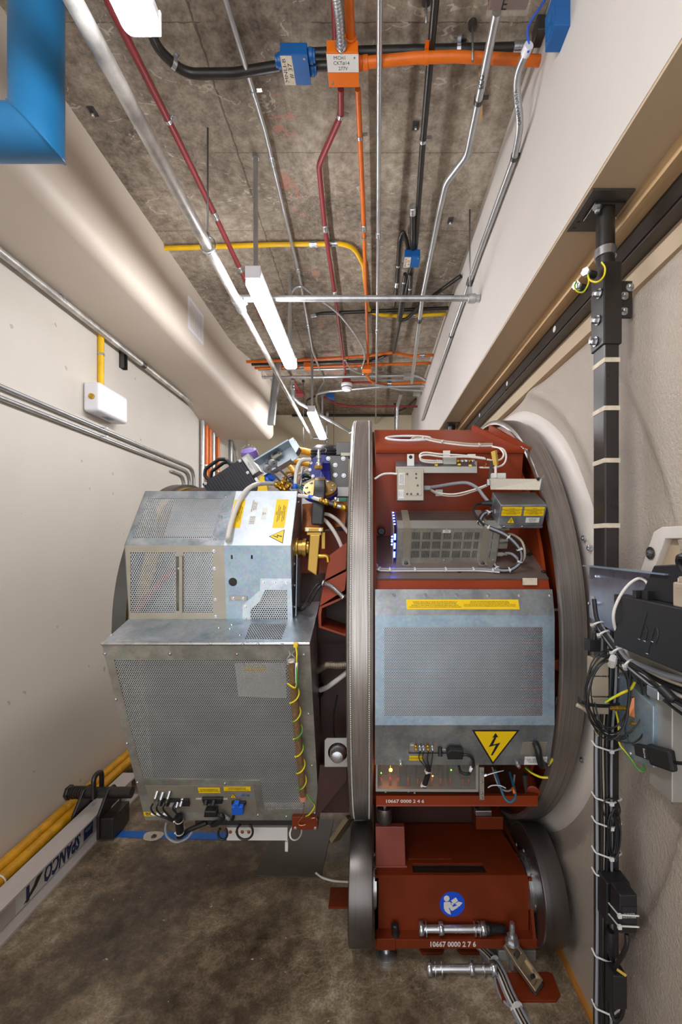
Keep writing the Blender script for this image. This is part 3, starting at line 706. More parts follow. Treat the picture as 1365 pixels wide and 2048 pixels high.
# far cluster of crossing conduits
g = 'crossing conduits at the far end of the ceiling'
conduit('conduit', 'orange conduit crossing the far ceiling and kinked up over the black one', [(488, 724, 4.2), (640, 718, 4.2), (735, 712, 4.2), (786, 704, 4.2), (820, 712, 4.2), (868, 710, 4.2)], .0165, 'orange_paint', .2, coup=[(845, 712, 4.2)], group=g)
conduit('conduit', 'straight orange conduit just below the kinked orange one', [(488, 737, 4.2), (700, 731, 4.2), (862, 726, 4.2)], .0165, 'orange_paint', group=g, coup=[(605, 734, 4.2)])
conduit('conduit', 'orange conduit curving from the small orange box to the right wall', [(734, 750, 4.14), (742, 762, 4.14), (765, 768, 4.14), (855, 764, 4.14), (868, 766, 4.14)], .017, 'orange_paint', .12, coup=[(780, 767, 4.14)], group=g)
conduit('conduit', 'black conduit curving between the two orange crossings', [(490, 729, 4.22), (600, 727, 4.22), (745, 722, 4.22), (785, 706, 4.22)], .0165, 'black_paint', .2, group=g)
conduit('conduit', 'grey steel conduit crossing below the orange ones', [(500, 741, 4.2), (600, 739, 4.2), (715, 737, 4.2)], .0125, 'emt', group=g)
conduit('conduit', 'upper grey steel conduit of the far pair, bent at the right wall', [(500, 755, 4.15), (700, 753, 4.15), (835, 751, 4.15), (855, 762, 4.15)], .0165, 'emt', .15, group=g, coup=[(528, 755, 4.15)])
conduit('conduit', 'grey steel conduit branching from the middle one towards the grey box', [(735, 752, 4.17), (750, 760, 4.17), (810, 760, 4.17)], .013, 'emt', .1, group=g)
conduit('conduit', 'steel conduit arching from the far strip light to the right wall', [(640, 830, 4.1), (633, 800, 4.1), (634, 788, 4.1), (660, 782, 4.1), (760, 774, 4.1), (850, 772, 4.1)], .018, 'emt', .12, group=g, straps=[(700, 778, 4.1)])
conduit('conduit', 'steel conduit slanting down to the two drops near the right wall', [(750, 768, 4.1), (800, 779, 4.1), (850, 781, 4.1)], .016, 'emt', .1, group=g)
conduit('conduit', 'dark red conduit low across the far ceiling', [(650, 794, 4.12), (672, 808, 4.12), (700, 813, 4.12), (842, 813, 4.12)], .018, 'red_paint', .15, group=g, coup=[(845, 813, 4.12)])
conduit('conduit', 'short red conduit reaching the smoke detector box from the right', [(700, 765, 4.15), (745, 765, 4.15)], .014, 'red_paint', group=g)
conduit('conduit', 'short red conduit sloping to the far dark red box', [(585, 757, 4.15), (600, 785, 4.15)], .016, 'red_paint', group=g)
conduit('conduit', 'black conduit curving behind the far strip light stem', [(612, 815, 4.1), (615, 800, 4.1), (635, 790, 4.1), (660, 783, 4.1)], .015, 'black_paint', .15, group=g)
conduit('conduit', 'black pipe along the far wall under the ceiling', [(-1.35, 7.5, 4.24), (.45, 7.5, 4.24)], .02, 'black_paint', world=True)
conduit('conduit', 'black conduit slanting up to the small grey box at the right wall', [(798, 822, 4.22), (815, 815, 4.2), (832, 798, 4.2)], .017, 'black_paint', .15, group=g)
for x, y, z0, lab in ((795, 800, 4.1, 'pale steel conduit dropping down the far wall beside the drum, nearer the ring'), (648, 800, 4.05, 'pale steel conduit dropping beside the far strip light')):
    p = PZ(x, y, z0) if x > 700 else V((-.69, 6.95, z0)); conduit('conduit', lab, [(p.x+.04, p.y-.25, z0), (p.x, p.y, z0-.1), (p.x, p.y+.05, z0-.4), (p.x, p.y+.05, .005)], .022, 'emt', .12, world=True, coup=[(p.x, p.y+.05, z0-.25)])
# slanted strut channel and other hangers
a, c = PY(553, 740, 5.2), PY(541, 848, 5.2)
t = thing('strut_channel', 'slanted steel strut channel hanging left of the middle strip light', 'strut', c)
d = (a-c).normalized(); fr = frame(c, (1, 0, 0), d)
MB().prism([(-.04, 0), (-.034, 0), (-.034, .062), (.034, .062), (.034, 0), (.04, 0), (.04, .068), (-.04, .068)], frame(c, (1, 0, 0), (0, -1, 0)) if False else Matrix((V((1, 0, 0)), d.cross(V((1, 0, 0))).normalized(), d)).transposed().to_4x4(), 1).build if False else None
m = Matrix((V((1, 0, 0)), d.cross(V((1, 0, 0))).normalized(), d)).transposed().to_4x4(); m.translation = c
MB().prism([(-.04, 0), (-.034, 0), (-.034, .062), (.034, .062), (.034, 0), (.04, 0), (.04, .068), (-.04, .068)], m, (ZC-c.z)/d.z).build('channel', M['emt'], t)
def rod(label, px, py, z1, z0=ZC, r=.005, clip=True):
    p = PZ(px, py, z0); t = thing('hanger_rod', label, 'hanger rod', (p.x, p.y, z1))
    MB().cyl((p.x, p.y, z1), (p.x, p.y, z0-.001), r, 8).build('rod', M['rod'], t)
    MB().lathe([(.006, 0), (.02, .002), (.02, .02), (.01, .03)], (p.x, p.y, z0-.032), (0, 0, 1), 12).build('anchor', M['dark_steel'], t)
    return t
rod('thin steel rod from the ceiling to the offset steel conduit at the upper right', 946, 40, 4.09)
rod('thin steel rod from the ceiling near the black and orange crossing', 853, -10, 4.15)
rod('thin steel rod hanging left of the far strip light', 607, 760, 3.3)
rod('thin steel rod hanging right of the far strip light', 668, 805, 3.4)
rod('thin steel rod hanging between the two pale drops by the far wall', 790, 806, 3.2)
# loose ceiling anchors
for x, y, lab in ((832, 250, 'steel beam clip beside the black conduit'), (924, 88, 'steel clip over the black crossing conduit'), (186, 222, 'small anchor with dark stains left of the sprinkler pipe'), (901, 440, 'small anchor plate near the right wall edge')):
    p = PZ(x, y, ZC); t = thing('ceiling_anchor', lab, 'anchor', (p.x, p.y, ZC-.03))
    MB().box((p.x, p.y, ZC-.004), (.035, .05, .006)).build('anchor_plate', M['dark_steel'], t, .002); MB().cyl((p.x, p.y, ZC-.032), (p.x, p.y, ZC-.004), .008, 6).build('anchor_bolt', M['zinc'], t)
p = PZ(967, 165, ZC); tag(MB().box((p.x, p.y+.05, ZC-.012), (.02, .24, .022), Matrix.Rotation(-.25, 4, 'Z')).build('wood_scrap', M['wood']), 'small strip of wood stuck to the concrete beside the offset steel conduit', 'wood strip')
# blue mitred duct
def miter_duct():
    cx, y, r = -1.265, 1.62, .088; t = thing('duct', 'bright blue mitred duct at the top left corner', 'duct', (cx, y, 3.45))
    n = 40; zc0 = 3.56; vs = []; fs = []
    for k in range(n):
        a = 2*PI*k/n; dx, dy = r*math.cos(a), r*math.sin(a); vs.append((cx+dx, y+dy, ZC-.001))
    for k in range(n):
        a = 2*PI*k/n; dx, dy = r*math.cos(a), r*math.sin(a); vs.append((cx+dx, y+dy, zc0-dx))
    fs = [(k, (k+1) % n, n+(k+1) % n, n+k) for k in range(n)]
    MB().add(vs, fs, True).build('riser', M['blue_paint'], t)
    vs = []
    for k in range(n):
        a = 2*PI*k/n; dx, dy = r*math.cos(a), r*math.sin(a); vs.append((cx+dx, y+dy, zc0-dx))
    for k in range(n):
        a = 2*PI*k/n; dx, dy = r*math.cos(a), r*math.sin(a); vs.append((-1.57, y+dy, zc0-dx))
    MB().add(vs, fs, True).build('side_leg', M['blue_paint'], t)
    rim = [V((cx+r*1.012*math.cos(2*PI*k/n), y+r*1.012*math.sin(2*PI*k/n), zc0-r*1.012*math.cos(2*PI*k/n))) for k in range(n)]
    MB().tube(rim, .004, 6, closed=True).build('mitre_seam', M['blue_paint'], t)
miter_duct()
# ------------------------------------------------------------------ the rotating gantry: two rings joined by a red drum frame
M['perf_mid'] = perforated('fine_perforated_sheet', 'b4bcc4', .0070, .33, .4, .8)
def ray(px, py, fr):
    """where a measured point falls on the plane z=0 of frame fr (local x, y)"""
    o = V((0, 0, H)); d = V(((px-CX)/F, 1, -(py-CY)/F)); n = fr.to_3x3() @ V((0, 0, 1)); p = fr.translation
    q = o+d*((p-o).dot(n)/d.dot(n)); l = fr.inverted() @ q; return (l.x, l.y)
G = thing('gantry', 'large rotating gantry of two steel rings joined by a red drum frame', 'gantry', (.4, AX.y, .29))
XL0, XL1, XR0, XR1 = -.094, .02, .79, .90
def ring(x0, x1, groove):
    w = x1-x0; pr = [(1.235, x0), (RO-.012, x0), (RO-.004, x0+.004)]
    if groove: pr += [(RO, x0+.012), (RO-.006, x0+.014), (RO-.006, x0+.022), (RO, x0+.024), (RO, x1-.024), (RO-.006, x1-.022), (RO-.006, x1-.014), (RO, x1-.012)]
    else: pr += [(RO, x0+.006), (RO, x1-.006)]
    pr += [(RO-.004, x1-.002), (RO-.012, x1), (1.235, x1)]
    o = MB().lathe(pr, (0, AX.y, AX.z), (1, 0, 0), 200, True).build('ring', M['ring'], G)
    m = o.modifiers.new('Edge Split', 'EDGE_SPLIT'); m.split_angle = .5
    return o
rl = ring(XL0, XL1, True); rl['label'] = 'left ring with two rows of bright beads'
rr = ring(XR0, XR1, False); rr['label'] = 'right ring next to the wall'
for x in (XL0+.018, XL1-.018):
    b = MB()
    for k in range(330):
        a = PI-1.25+2.5*k/329; b.sphere((x, AX.y+(RO-.003)*math.cos(a), AX.z+(RO-.003)*math.sin(a)), .0033, 6, 4)
    b.build('bead_row', M['paper'], rl)['kind'] = 'stuff'
def disc(x0, x1, r0, r1, name, mat): return MB().lathe([(r0, x0), (r1, x0), (r1, x1), (r0, x1)], (0, AX.y, AX.z), (1, 0, 0), 96, True).build(name, M[mat], G)
disc(XL1, .034, .4, 1.19, 'end_plate', 'red_drum'); disc(.776, XR0, .4, 1.15, 'end_plate', 'red_drum'); disc(.845, .86, 1.0, 1.24, 'ring_web', 'red_drum'); disc(-.045, -.03, 1.0, 1.24, 'ring_web', 'red_drum'); disc(.79, .85, 1.0, 1.02, 'web_hub', 'red_drum'); disc(-.04, .03, 1.0, 1.02, 'web_hub', 'red_drum')
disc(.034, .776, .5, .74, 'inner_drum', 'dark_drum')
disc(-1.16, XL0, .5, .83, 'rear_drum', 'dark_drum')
disc(-1.3, -1.23, .795, .85, 'rear_rim', 'dark_steel'); disc(-1.285, -1.2, .3, .83, 'rear_disc', 'ochre')
def yz_slab(name, a, c, mat, x0=.034, x1=.776, t=.012):
    """plate running along X between two (Y, Z) points, thickness behind it"""
    return MB().slab([(x0, a[0], a[1]), (x1, a[0], a[1]), (x1, c[0], c[1]), (x0, c[0], c[1])], t).build(name, M[mat], G)
# sloped top plate with an oval cable opening
tf = frame((.034, 2.11, 2.457), (1, 0, 0), (0, .882, .471)); W = .742
ocx, ocy = ray(817, 878, tf); el = lambda a, c, n=28: [(ocx+a*math.cos(2*PI*k/n), ocy+c*math.sin(2*PI*k/n)) for k in range(n)]
MB().plate([(0, 0), (W, 0), (W, .43), (0, .43)], [el(.118, .045)], tf, .012).build('top_plate', M['red_drum'], G)
MB().tube([tf @ V((x, y, .004)) for x, y in el(.12, .047)], .007, 8, closed=True).build('edge_grommet', M['white_paint'], G)
for xa_, xb_ in ((.56, .72), (.66, .765)):
    MB().hexa([tf @ V((xa_, .40, 0)), tf @ V((xa_+.012, .40, 0)), tf @ V((xb_+.012, .01, 0)), tf @ V((xb_, .01, 0))], [tf @ V((xa_, .40, .035)), tf @ V((xa_+.012, .40, .035)), tf @ V((xb_+.012, .01, .012)), tf @ V((xb_, .01, .012))]).build('corner_rib', M['red_drum'], G)
yz_slab('fold_strip', (2.125, 2.445), (2.11, 2.457), 'red_drum')
yz_slab('back_plate', (2.20, 2.03), (2.135, 2.447), 'red_drum')
yz_slab('lip_plate', (1.815, 1.788), (1.835, 1.838), 'red_drum', t=.03)
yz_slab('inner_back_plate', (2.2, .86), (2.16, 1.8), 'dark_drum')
# lower edge beam with stencilled numbers
MB().bb((.034, 1.95, .797), (.776, 1.968, .838)).build('edge_beam', M['red_drum'], G)
yz_slab('bottom_plate', (1.955, .80), (2.45, .62), 'red_drum')
text(G, '10667 0000 2 4 6', frame((.165, 1.9485, .813), (1, 0, 0), (0, 0, 1)), .021, M['white_ink'], width=.175, bold=.0006)
# bosses and struts on the right between cover and ring
def boss(px, py, Y, r, L, name='boss'):
    p = PY(px, py, Y); return MB().lathe([(r*.45, 0), (r, 0), (r, .008), (r*.8, .01), (r*.8, L), (r*.45, L)], p, V((-.25, -1, .0)), 20).build(name, M['red_drum'], G)
boss(1117, 1330, 1.84, .024, -.08); boss(1066, 1583, 1.98, .03, -.09)
MB().bb((.772, 1.86, 1.25), (.787, 1.9, 1.72)).build('side_strut', M['red_drum'], G)
MB().cyl(PY(1102, 1220, 1.8), PY(1124, 1219, 1.8), .008, 12).build('stud', M['zinc'], G)
# inclined shelf plate with bolts
sf = frame((.034, 1.83, 1.845), (1, 0, 0), (0, .882, .471))
MB().plate([(0, 0), (.742, 0), (.742, .39), (0, .39)], [], sf, .008).build('shelf_plate', M['grey_shelf'] if 'grey_shelf' in M else M['dark_steel'], G)
bolts(G, [sf @ V((*ray(x, y, sf), 0)) for x, y in ((919, 1143), (1088, 1144), (1062, 1108), (1058, 1110))], sf.to_3x3() @ V((0, 0, 1)), .008, 'black_plastic')
MB().prism([(0, 0), (.06, 0), (.06, .03), (0, .03)], frame((.66, 1.825, 1.818), (1, 0, 0), (0, 0, 1)), .01).build('shelf_tab', M['paper_old'], G)
# red brackets on the left of the left ring
def hexb(name, pts, Y0, Y1, mat='red_drum', t=.010):
    """open folded-plate tube seen end on, wall thickness t"""
    out = [PY(x, y, Y0) for x, y in pts]; c = sum(out, V())/len(out); inn = [c+(p-c)*(1-t/(p-c).length*1.3) for p in out]
    D = V((0, Y1-Y0, 0)); n = len(out); b = MB()
    vs = out+inn+[p+D for p in out]+[p+D for p in inn]
    fs = []
    for i in range(n):
        j = (i+1) % n; fs += [(i, j, n+j, n+i), (i, 2*n+i, 2*n+j, j), (n+i, n+j, 3*n+j, 3*n+i), (2*n+i, 3*n+i, 3*n+j, 2*n+j)]
    return b.add(vs, fs).build(name, M[mat], G)
hexb('bracket', [(637, 1228), (640, 1213), (700, 1188), (714, 1270), (690, 1272), (638, 1255)], 1.94, 2.2)
MB().hexa([PY(640, 1212, 1.935), PY(690, 1180, 1.935), PY(690, 1182, 2.2), PY(648, 1214, 2.2)], [PY(648, 1165, 1.96), PY(694, 1142, 1.96), PY(694, 1146, 2.2), PY(655, 1168, 2.2)]).build('bracket', M['red_drum'], G)
MB().hexa([PY(650, 1160, 1.98), PY(692, 1138, 1.98), PY(692, 1140, 2.2), PY(652, 1160, 2.2)], [PY(660, 1110, 2.0), PY(694, 1085, 2.0), PY(694, 1088, 2.2), PY(662, 1112, 2.2)]).build('bracket', M['red_drum'], G)
MB().slab([PY(605, 1062, 2.15), PY(690, 1052, 2.15), PY(694, 1000, 2.25), PY(605, 1008, 2.25)], .01).build('copper_plate', M['copper'], G)
MB().slab([PY(600, 1300, 2.22), PY(694, 1300, 2.22), PY(694, 1062, 2.22), PY(600, 1062, 2.22)], .01).build('side_plate', M['red_drum'], G)
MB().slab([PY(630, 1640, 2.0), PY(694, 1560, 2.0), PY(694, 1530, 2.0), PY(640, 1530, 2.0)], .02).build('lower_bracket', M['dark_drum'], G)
# sensor with a glass dome in a square plate, low on the left of the ring
s = thing('level_sensor', 'round glass-domed sensor in a grey square plate left of the left ring', 'sensor', PY(672, 1500, 1.93))
pf = frame(PY(674, 1505, 1.93), (1, 0, 0), (0, 0, 1)); n = 24
MB().plate([(-.055, -.065), (.05, -.065), (.05, .065), (-.045, .065), (-.055, .055)], [[(.005+.045*math.cos(2*PI*k/n), .045*math.sin(2*PI*k/n)) for k in range(n)]], pf, .006).build('mount_plate', M['silver_grey'], s)
MB().lathe([(.042, .04), (.036, -.005), (.034, -.03), (.025, -.045), (0, -.052)], pf @ V((.005, 0, 0)), (0, 1, 0), 24).build('glass_dome', M['steel'], s)

# ------------------------------------------------------------------ perforated cover over the drum
K = thing('perforated_cover', 'wide perforated metal cover with a large lightning triangle on the red drum', 'machine cover', (.39, 1.75, 1.058))
xa, xb = .026, .766
bf = frame((xa, 1.75, 1.248), (1, 0, 0), (0, 0, 1)); Wd = xb-xa
hx0, hz0 = ray(769, 1432, bf); hx1, hz1 = ray(1086, 1254, bf)
hole = [(hx0, hz0), (hx1, hz0), (hx1, hz1), (hx0, hz1)]
MB().plate([(0, 0), (Wd, 0), (Wd, .452), (0, .452)], [hole], bf, .003).build('middle_panel', M['galv_blue'], K)
MB().prism(hole, bf @ Matrix.Translation((0, 0, -.0015)), .0001).v
b = MB(); q = [bf @ V((x, y, -.001)) for x, y in hole]; b.quad(q); b.build('perforated_sheet', M['perf_mid'], K)
uf = frame((xa, 1.75, 1.70), (1, 0, 0), (0, .045, .1)); ul = .112
MB().plate([(0, 0), (Wd, 0), (Wd+.01, ul), (0, ul)], [], uf, .003).build('upper_panel', M['galv_dull'], K)
lf = frame((xa, 1.80, 1.058), (1, 0, 0), (0, -.05, .19)); ll = math.hypot(.05, .19)
strip = [ray(x, y, lf) for x, y in ((818, 1508), (894, 1508), (922, 1486), (818, 1486))]
strip = [(strip[0][0], strip[0][1]), (strip[2][0], strip[0][1]), (strip[2][0], strip[2][1]), (strip[0][0], strip[2][1])]
MB().plate([(0, 0), (Wd, 0), (Wd, ll), (0, ll)], [strip], lf, .003).build('lower_panel', M['galv_dull'], K)
nz_ = lambda fr: fr.to_3x3() @ V((0, 0, 1))
bolts(K, [uf @ V((*ray(x, y, uf), 0)) for x, y in ((788, 1191), (851, 1191), (914, 1191), (977, 1191), (1040, 1191), (1101, 1191))], nz_(uf), .0065, 'steel')
bolts(K, [lf @ V((*ray(x, y, lf), 0)) for x, y in ((802, 1524), (1036, 1528))], nz_(lf), .008, 'steel', h=.02)
# yellow warning strip, text upside down
wx, wy = ray(926, 1209, uf); wf = uf @ Matrix.Translation((wx, wy, .0005)); MB_w, MB_h = .468, .042
st = MB().prism([(-MB_w/2, -MB_h/2), (MB_w/2, -MB_h/2), (MB_w/2, MB_h/2), (-MB_w/2, MB_h/2)], wf, .0008).build('warning_strip', M['warn'], K)
rf = wf @ Matrix.Rotation(PI, 4, 'Z') @ Matrix.Translation((0, 0, .001))
EN = ['CAPACITORS IN THE PFN. SHORT THE TERMINALS USING THE SHORTING STICK', 'DO NOT ATTEMPT TO SERVICE THE CAPACITORS USING THE SHORTING STICK', 'BEFORE CHECKING THE ELECTRICAL CIRCUITS TO GROUND.', 'WAIT FIVE MINUTES AND CHECK FOR RESIDUAL VOLTAGE.']
FR = ['DECHARGER LES CONDENSATEURS AVANT TOUTE INTERVENTION', 'COURT-CIRCUITER LES BORNES A LA TERRE AVEC LA PERCHE', 'NE PAS OUVRIR LE CAPOT SOUS TENSION ELECTRIQUE', 'ATTENDRE CINQ MINUTES APRES LA MISE HORS TENSION']
text(st, '\n'.join(EN), rf @ Matrix.Translation((-.112, -.003, 0)), .0064, M['ink'], width=.215); text(st, '\n'.join(FR), rf @ Matrix.Translation((.115, 0, 0)), .0072, M['ink'], width=.215)
# triangle, point down
tx, ty = ray(990, 1483, lf)
bolt_sign(K, lf @ Matrix.Translation((tx, ty, .0005)) @ Matrix.Rotation(PI, 4, 'Z'), .197)
# connector strip
cb = MB().plate([(strip[0][0]-.004, strip[0][1]-.004), (strip[2][0]+.004, strip[0][1]-.004), (strip[2][0]+.004, strip[2][1]+.004), (strip[0][0]-.004, strip[2][1]+.004)], [], lf @ Matrix.Translation((0, 0, -.012)), .002).build('connector_plate', M['silver_grey'], K)
for i, px in enumerate((832, 840, 847, 856, 865)):
    x, y = ray(px, 1492, lf); p = lf @ V((x, y, -.012)); q = lf @ V((x, y, .012))
    MB().cyl(p, q, .006, 10).cyl(q, lf @ V((x, y-.008, .02)), .0045, 10).build('connector', M['brass' if i in (0, 3) else 'zinc'], K)
x, y = ray(880, 1497, lf); MB().cyl(lf @ V((x, y+.012, .006)), lf @ V((x, y-.02, .02)), .009, 12).build('gland', M['black_plastic'], K)
for px, py in ((826, 1489), (826, 1494), (890, 1488), (889, 1503)):
    x, y = ray(px, py, lf); sticker(K, lf @ Matrix.Translation((x, y, -.0115)), .018, .006, M['paper'], 'small_label')
x, y = ray(833, 1516, lf); sticker(K, lf @ Matrix.Translation((x, y, .0005)), .06, .022, M['warn'], 'yellow_label', lines=['CAUTION: CONNECT', 'BEFORE OPERATION'], lsize=.006)
x, y = ray(1069, 1497, lf); MB().plate([(x-.055, y-.028), (x+.05, y-.028), (x+.05, y+.032), (x-.05, y+.032)], [], lf @ Matrix.Translation((0, 0, .002)), .002).build('patch_plate', M['beige_alu'], K)
x, y = ray(1072, 1521, lf); st = sticker(K, lf @ Matrix.Translation((x, y, .0008)), .095, .04, M['paper'], 'rating_label', lines=['MODEL  SERIAL NO  DATE', 'INPUT 208V 3PH 60HZ', 'ASSEMBLED IN USA'], lsize=.0075)
pl = [lf @ V((*ray(px, py, lf), h)) for px, py, h in ((1071, 1485, .004), (1071, 1488, .03), (1072, 1500, .038), (1078, 1518, .03), (1090, 1530, .0))]
cable('power_lead', pl, .014, 'black_cable', 'thick black elbow lead plugged into the right end of the lower cover', n=12)
# black plug with its lead
t = thing('power_plug', 'black angled plug with a curled lead in the connector strip', 'plug', lf @ V((*ray(910, 1500, lf), 0)))
x, y = ray(908, 1500, lf)
MB().prism([(x-.03, y-.022), (x+.034, y-.022), (x+.034, y+.022), (x-.02, y+.026), (x-.034, y+.01)], lf @ Matrix.Translation((0, 0, .001)), .03).build('plug_body', M['black_plastic'], t, .004)
cable('', [lf @ V((*ray(px, py, lf), h)) for px, py, h in ((922, 1505, .016), (932, 1503, .018), (943, 1510, .02), (945, 1524, .02), (936, 1540, .02), (922, 1541, .01), (918, 1532, .0))], .006, 'black_cable', '', parent=t)[0].name = 'plug_lead'
MB().tube([lf @ V((*ray(942, 1527, lf), .02)), lf @ V((*ray(939, 1535, lf), .02))], .0075, 8).build('white_marker', M['white_paint'], t)
# thin leads from the connectors into a sleeve
t = thing('lead_bundle', 'thin black leads gathered into a sleeve below the connector strip', 'cable bundle', PY(855, 1560, 1.78))
for i, px in enumerate((840, 847, 856, 865)):
    o, _ = cable('', [lf @ V((*ray(px, 1496, lf), .02)), lf @ V((*ray(px-2, 1510, lf), .024)), lf @ V((*ray(856+i, 1530, lf), .03)), PY(854, 1545, 1.79)], .0022, 'black_cable', '', parent=t, n=6); o.name = 'lead'
MB().tube(smooth_path([PY(858, 1533, 1.775), PY(855, 1552, 1.785), PY(849, 1572, 1.80)], 5), .012, 12).build('sleeve', M['black_cable'], t)
ties(t, [PY(857, 1536, 1.78), PY(856, 1542, 1.78), PY(855, 1548, 1.782)], [1], .012); ties(t, [PY(850, 1564, 1.795), PY(849, 1569, 1.797), PY(848, 1574, 1.8)], [1], .012)

# ------------------------------------------------------------------ lower recess: circuit rack behind an acrylic window
Rk = thing('circuit_rack', 'clear-fronted circuit rack glowing orange below the perforated cover', 'electronics rack', PY(855, 1575, 1.92))
def fp(px, py, Y): return PY(px, py, Y)
rf = frame(fp(752, 1583, 1.92), fp(958, 1584, 1.92)-fp(752, 1583, 1.92), (0, 0, 1))
rw = (fp(958, 1584, 1.92)-fp(752, 1583, 1.92)).length; rh = .16
MB().plate([(0, 0), (rw, 0), (rw, rh), (0, rh)], [[(.008, .012), (rw-.012, .012), (rw-.012, rh-.004), (.008, rh-.004)]], rf, .012).build('window_frame', M['silver_grey'], Rk)
MB().prism([(.008, .012), (rw-.012, .012), (rw-.012, rh-.004), (.008, rh-.004)], rf @ Matrix.Translation((0, 0, -.006)), .002).build('acrylic_window', M['hazy'], Rk)
MB().prism([(0, 0), (rw, 0), (rw, rh), (0, rh)], rf @ Matrix.Translation((0, 0, -.12)), .002).build('circuit_board', pbr('dark_circuit_board', '3a3228', .5), Rk)
MB().prism([(0, .004), (rw, .004), (rw, .012), (0, .012)], rf @ Matrix.Translation((0, 0, -.12)), .11).build('rack_floor', M['silver_grey'], Rk)
for px in (762, 781, 797, 817, 836, 856, 863, 881, 890, 900, 926, 937):
    x, _ = ray(px, 1575, rf @ Matrix.Translation((0, 0, -.035)))
    c = MB().prism([(x-.001, .014), (x+.001, .014), (x+.001, rh-.01), (x-.001, rh-.01)], rf @ Matrix.Translation((0, 0, -.115)), .085).build('circuit_card', M['green_card'] if 'green_card' in M else M['beige_alu'], Rk)
    MB().cyl(rf @ V((x, .014, -.025)), rf @ V((x, .048, -.025)), .006, 10).build('handle', M['red_base'], c)
for px, py, m, r in ((782, 1540, 'led_orange', .007), (763, 1546, 'led_green', .0022), (903, 1540, 'led_green', .0028), (866, 1552, 'led_orange', .0022)):
    x, y = ray(px, py, rf @ Matrix.Translation((0, 0, -.02))); MB().sphere(rf @ V((x, y, -.02)), r).build('indicator_lamp', M[m], Rk)
b = MB().bb(fp(960, 1600, 1.9), fp(969, 1535, 1.9)+V((0, .01, 0))).build('bracket_strip', M['beige_alu'], Rk)
bolts(Rk, [fp(964, y, 1.898) for y in (1548, 1565, 1587, 1597)], (0, -1, 0), .005, 'steel')
bolts(G, [fp(x, y, 1.949) for x, y in ((772, 1584), (817, 1583), (830, 1586))], (0, -1, 0), .003, 'zinc')
# loose leads right of the rack
cable('cable', [fp(991, 1540, 1.95), fp(1000, 1570, 1.9), fp(1010, 1596, 1.88), fp(1022, 1604, 1.87), fp(1032, 1592, 1.88), fp(1026, 1566, 1.92), fp(1020, 1545, 1.98)], .0055, 'teal_cable' if 'teal_cable' in M else 'navy', 'teal looped cable hanging in the dark recess right of the circuit rack')
MB_ = MB().tube([fp(1026, 1575, 1.899), fp(1030, 1587, 1.88)], .0068, 8); tag(MB_.build('cable_marker', M['orange_paint']), 'orange sleeve on the teal looped cable', 'cable marker')
cable('cable', [fp(985, 1535, 1.95), fp(993, 1560, 1.9), fp(1000, 1575, 1.9), fp(1015, 1582, 1.9), fp(1026, 1575, 1.92), fp(1030, 1550, 1.97)], .004, 'grey_cable', 'grey cable looped beside the teal one in the dark recess')
cable('cable_tie_tail', [fp(977, 1575, 1.9), fp(985, 1571, 1.89), fp(1000, 1571, 1.89), fp(1012, 1576, 1.9)], .0025, 'white_paint', 'white plastic strip curving across the grey cable in the dark recess', 'strip', n=6)
t = thing('cable_connector', 'slanted silver cable connector below the right half of the cover', 'connector', fp(970, 1551, 1.88))
MB().tube([fp(969, 1552, 1.88), fp(974, 1550, 1.88), fp(975, 1549.7, 1.88), fp(990, 1545, 1.88), fp(1008, 1541, 1.88)], [.006, .006, .004, .004, .002], 10).build('connector_body', M['zinc'], t)
t = thing('metal_cone', 'pointed perforated metal cone hanging in the recess beside the red boss', 'cone', fp(1050, 1590, 1.95)); MB().tube([fp(1050, 1548, 1.95), fp(1052, 1580, 1.95), fp(1053, 1590, 1.95)], [.016, .006, .001], 14).build('cone_body', M['dark_steel'], t)
cable('earth_wire', [fp(1052, 1535, 1.9), fp(1065, 1546, 1.86), fp(1082, 1554, 1.84), fp(1097, 1555, 1.83)], .005, 'earth_wire', 'green and yellow earth wire sagging below the right end of the cover')
cable('earth_wire', [fp(1109, 1470, 1.86), fp(1112, 1490, 1.84), fp(1107, 1515, 1.84), fp(1097, 1530, 1.85)], .006, 'earth_wire', 'green and yellow earth wire in the gap between cover and right ring')
cable('cable_bundle', [fp(1116, 1395, 1.86), fp(1114, 1420, 1.84), fp(1112, 1450, 1.85), fp(1109, 1480, 1.86)], .017, 'black_cable', 'black sleeved bundle in the gap between cover and right ring', 'cable bundle', n=12)
# ------------------------------------------------------------------ modules mounted on the drum
# slotted amplifier chassis standing on the inclined shelf
un = V((0, .882, .471)); nn = V((0, -.471, .882))
A = thing('amplifier_chassis', 'slotted metal amplifier box with blue lights strapped to the inclined shelf', 'electronics box', (.345, 1.95, 1.91))
af = frame((.108, 1.945, 1.906), (1, 0, 0), nn)              # front face: x along the drum, y away from the shelf
aw, ah, ad = .474, .176, .19
slots = []
for r in range(3):
    y0 = .028+r*.047
    for g in range(8):
        for k in range(7):
            x = .085+g*.0462+k*.0052
            if abs(x-.062) < .02 or abs(x-.41) < .028: continue
            if x > .455: continue
            slots.append([(x, y0), (x+.0024, y0), (x+.0024, y0+.036), (x, y0+.036)])
MB().plate([(.02, 0), (aw, 0), (aw, ah), (.02, ah)], slots, af, .003).build('slotted_front', M['galv_warm'], A)
MB().hexa([af @ V(p) for p in ((.02, 0, -.004), (aw, 0, -.004), (aw, 0, -ad), (.02, 0, -ad))], [af @ V(p) for p in ((.02, .004, -.004), (aw, .004, -.004), (aw, .004, -ad), (.02, .004, -ad))]).build('bottom_pan', M['silver_grey'], A)
MB().prism([(.03, .01), (aw-.008, .01), (aw-.008, ah-.012), (.03, ah-.012)], af @ Matrix.Translation((0, 0, -.06)), .03).build('slot_shade_block', M['ink'], A)  # ink-black block added so the slots look dark inside
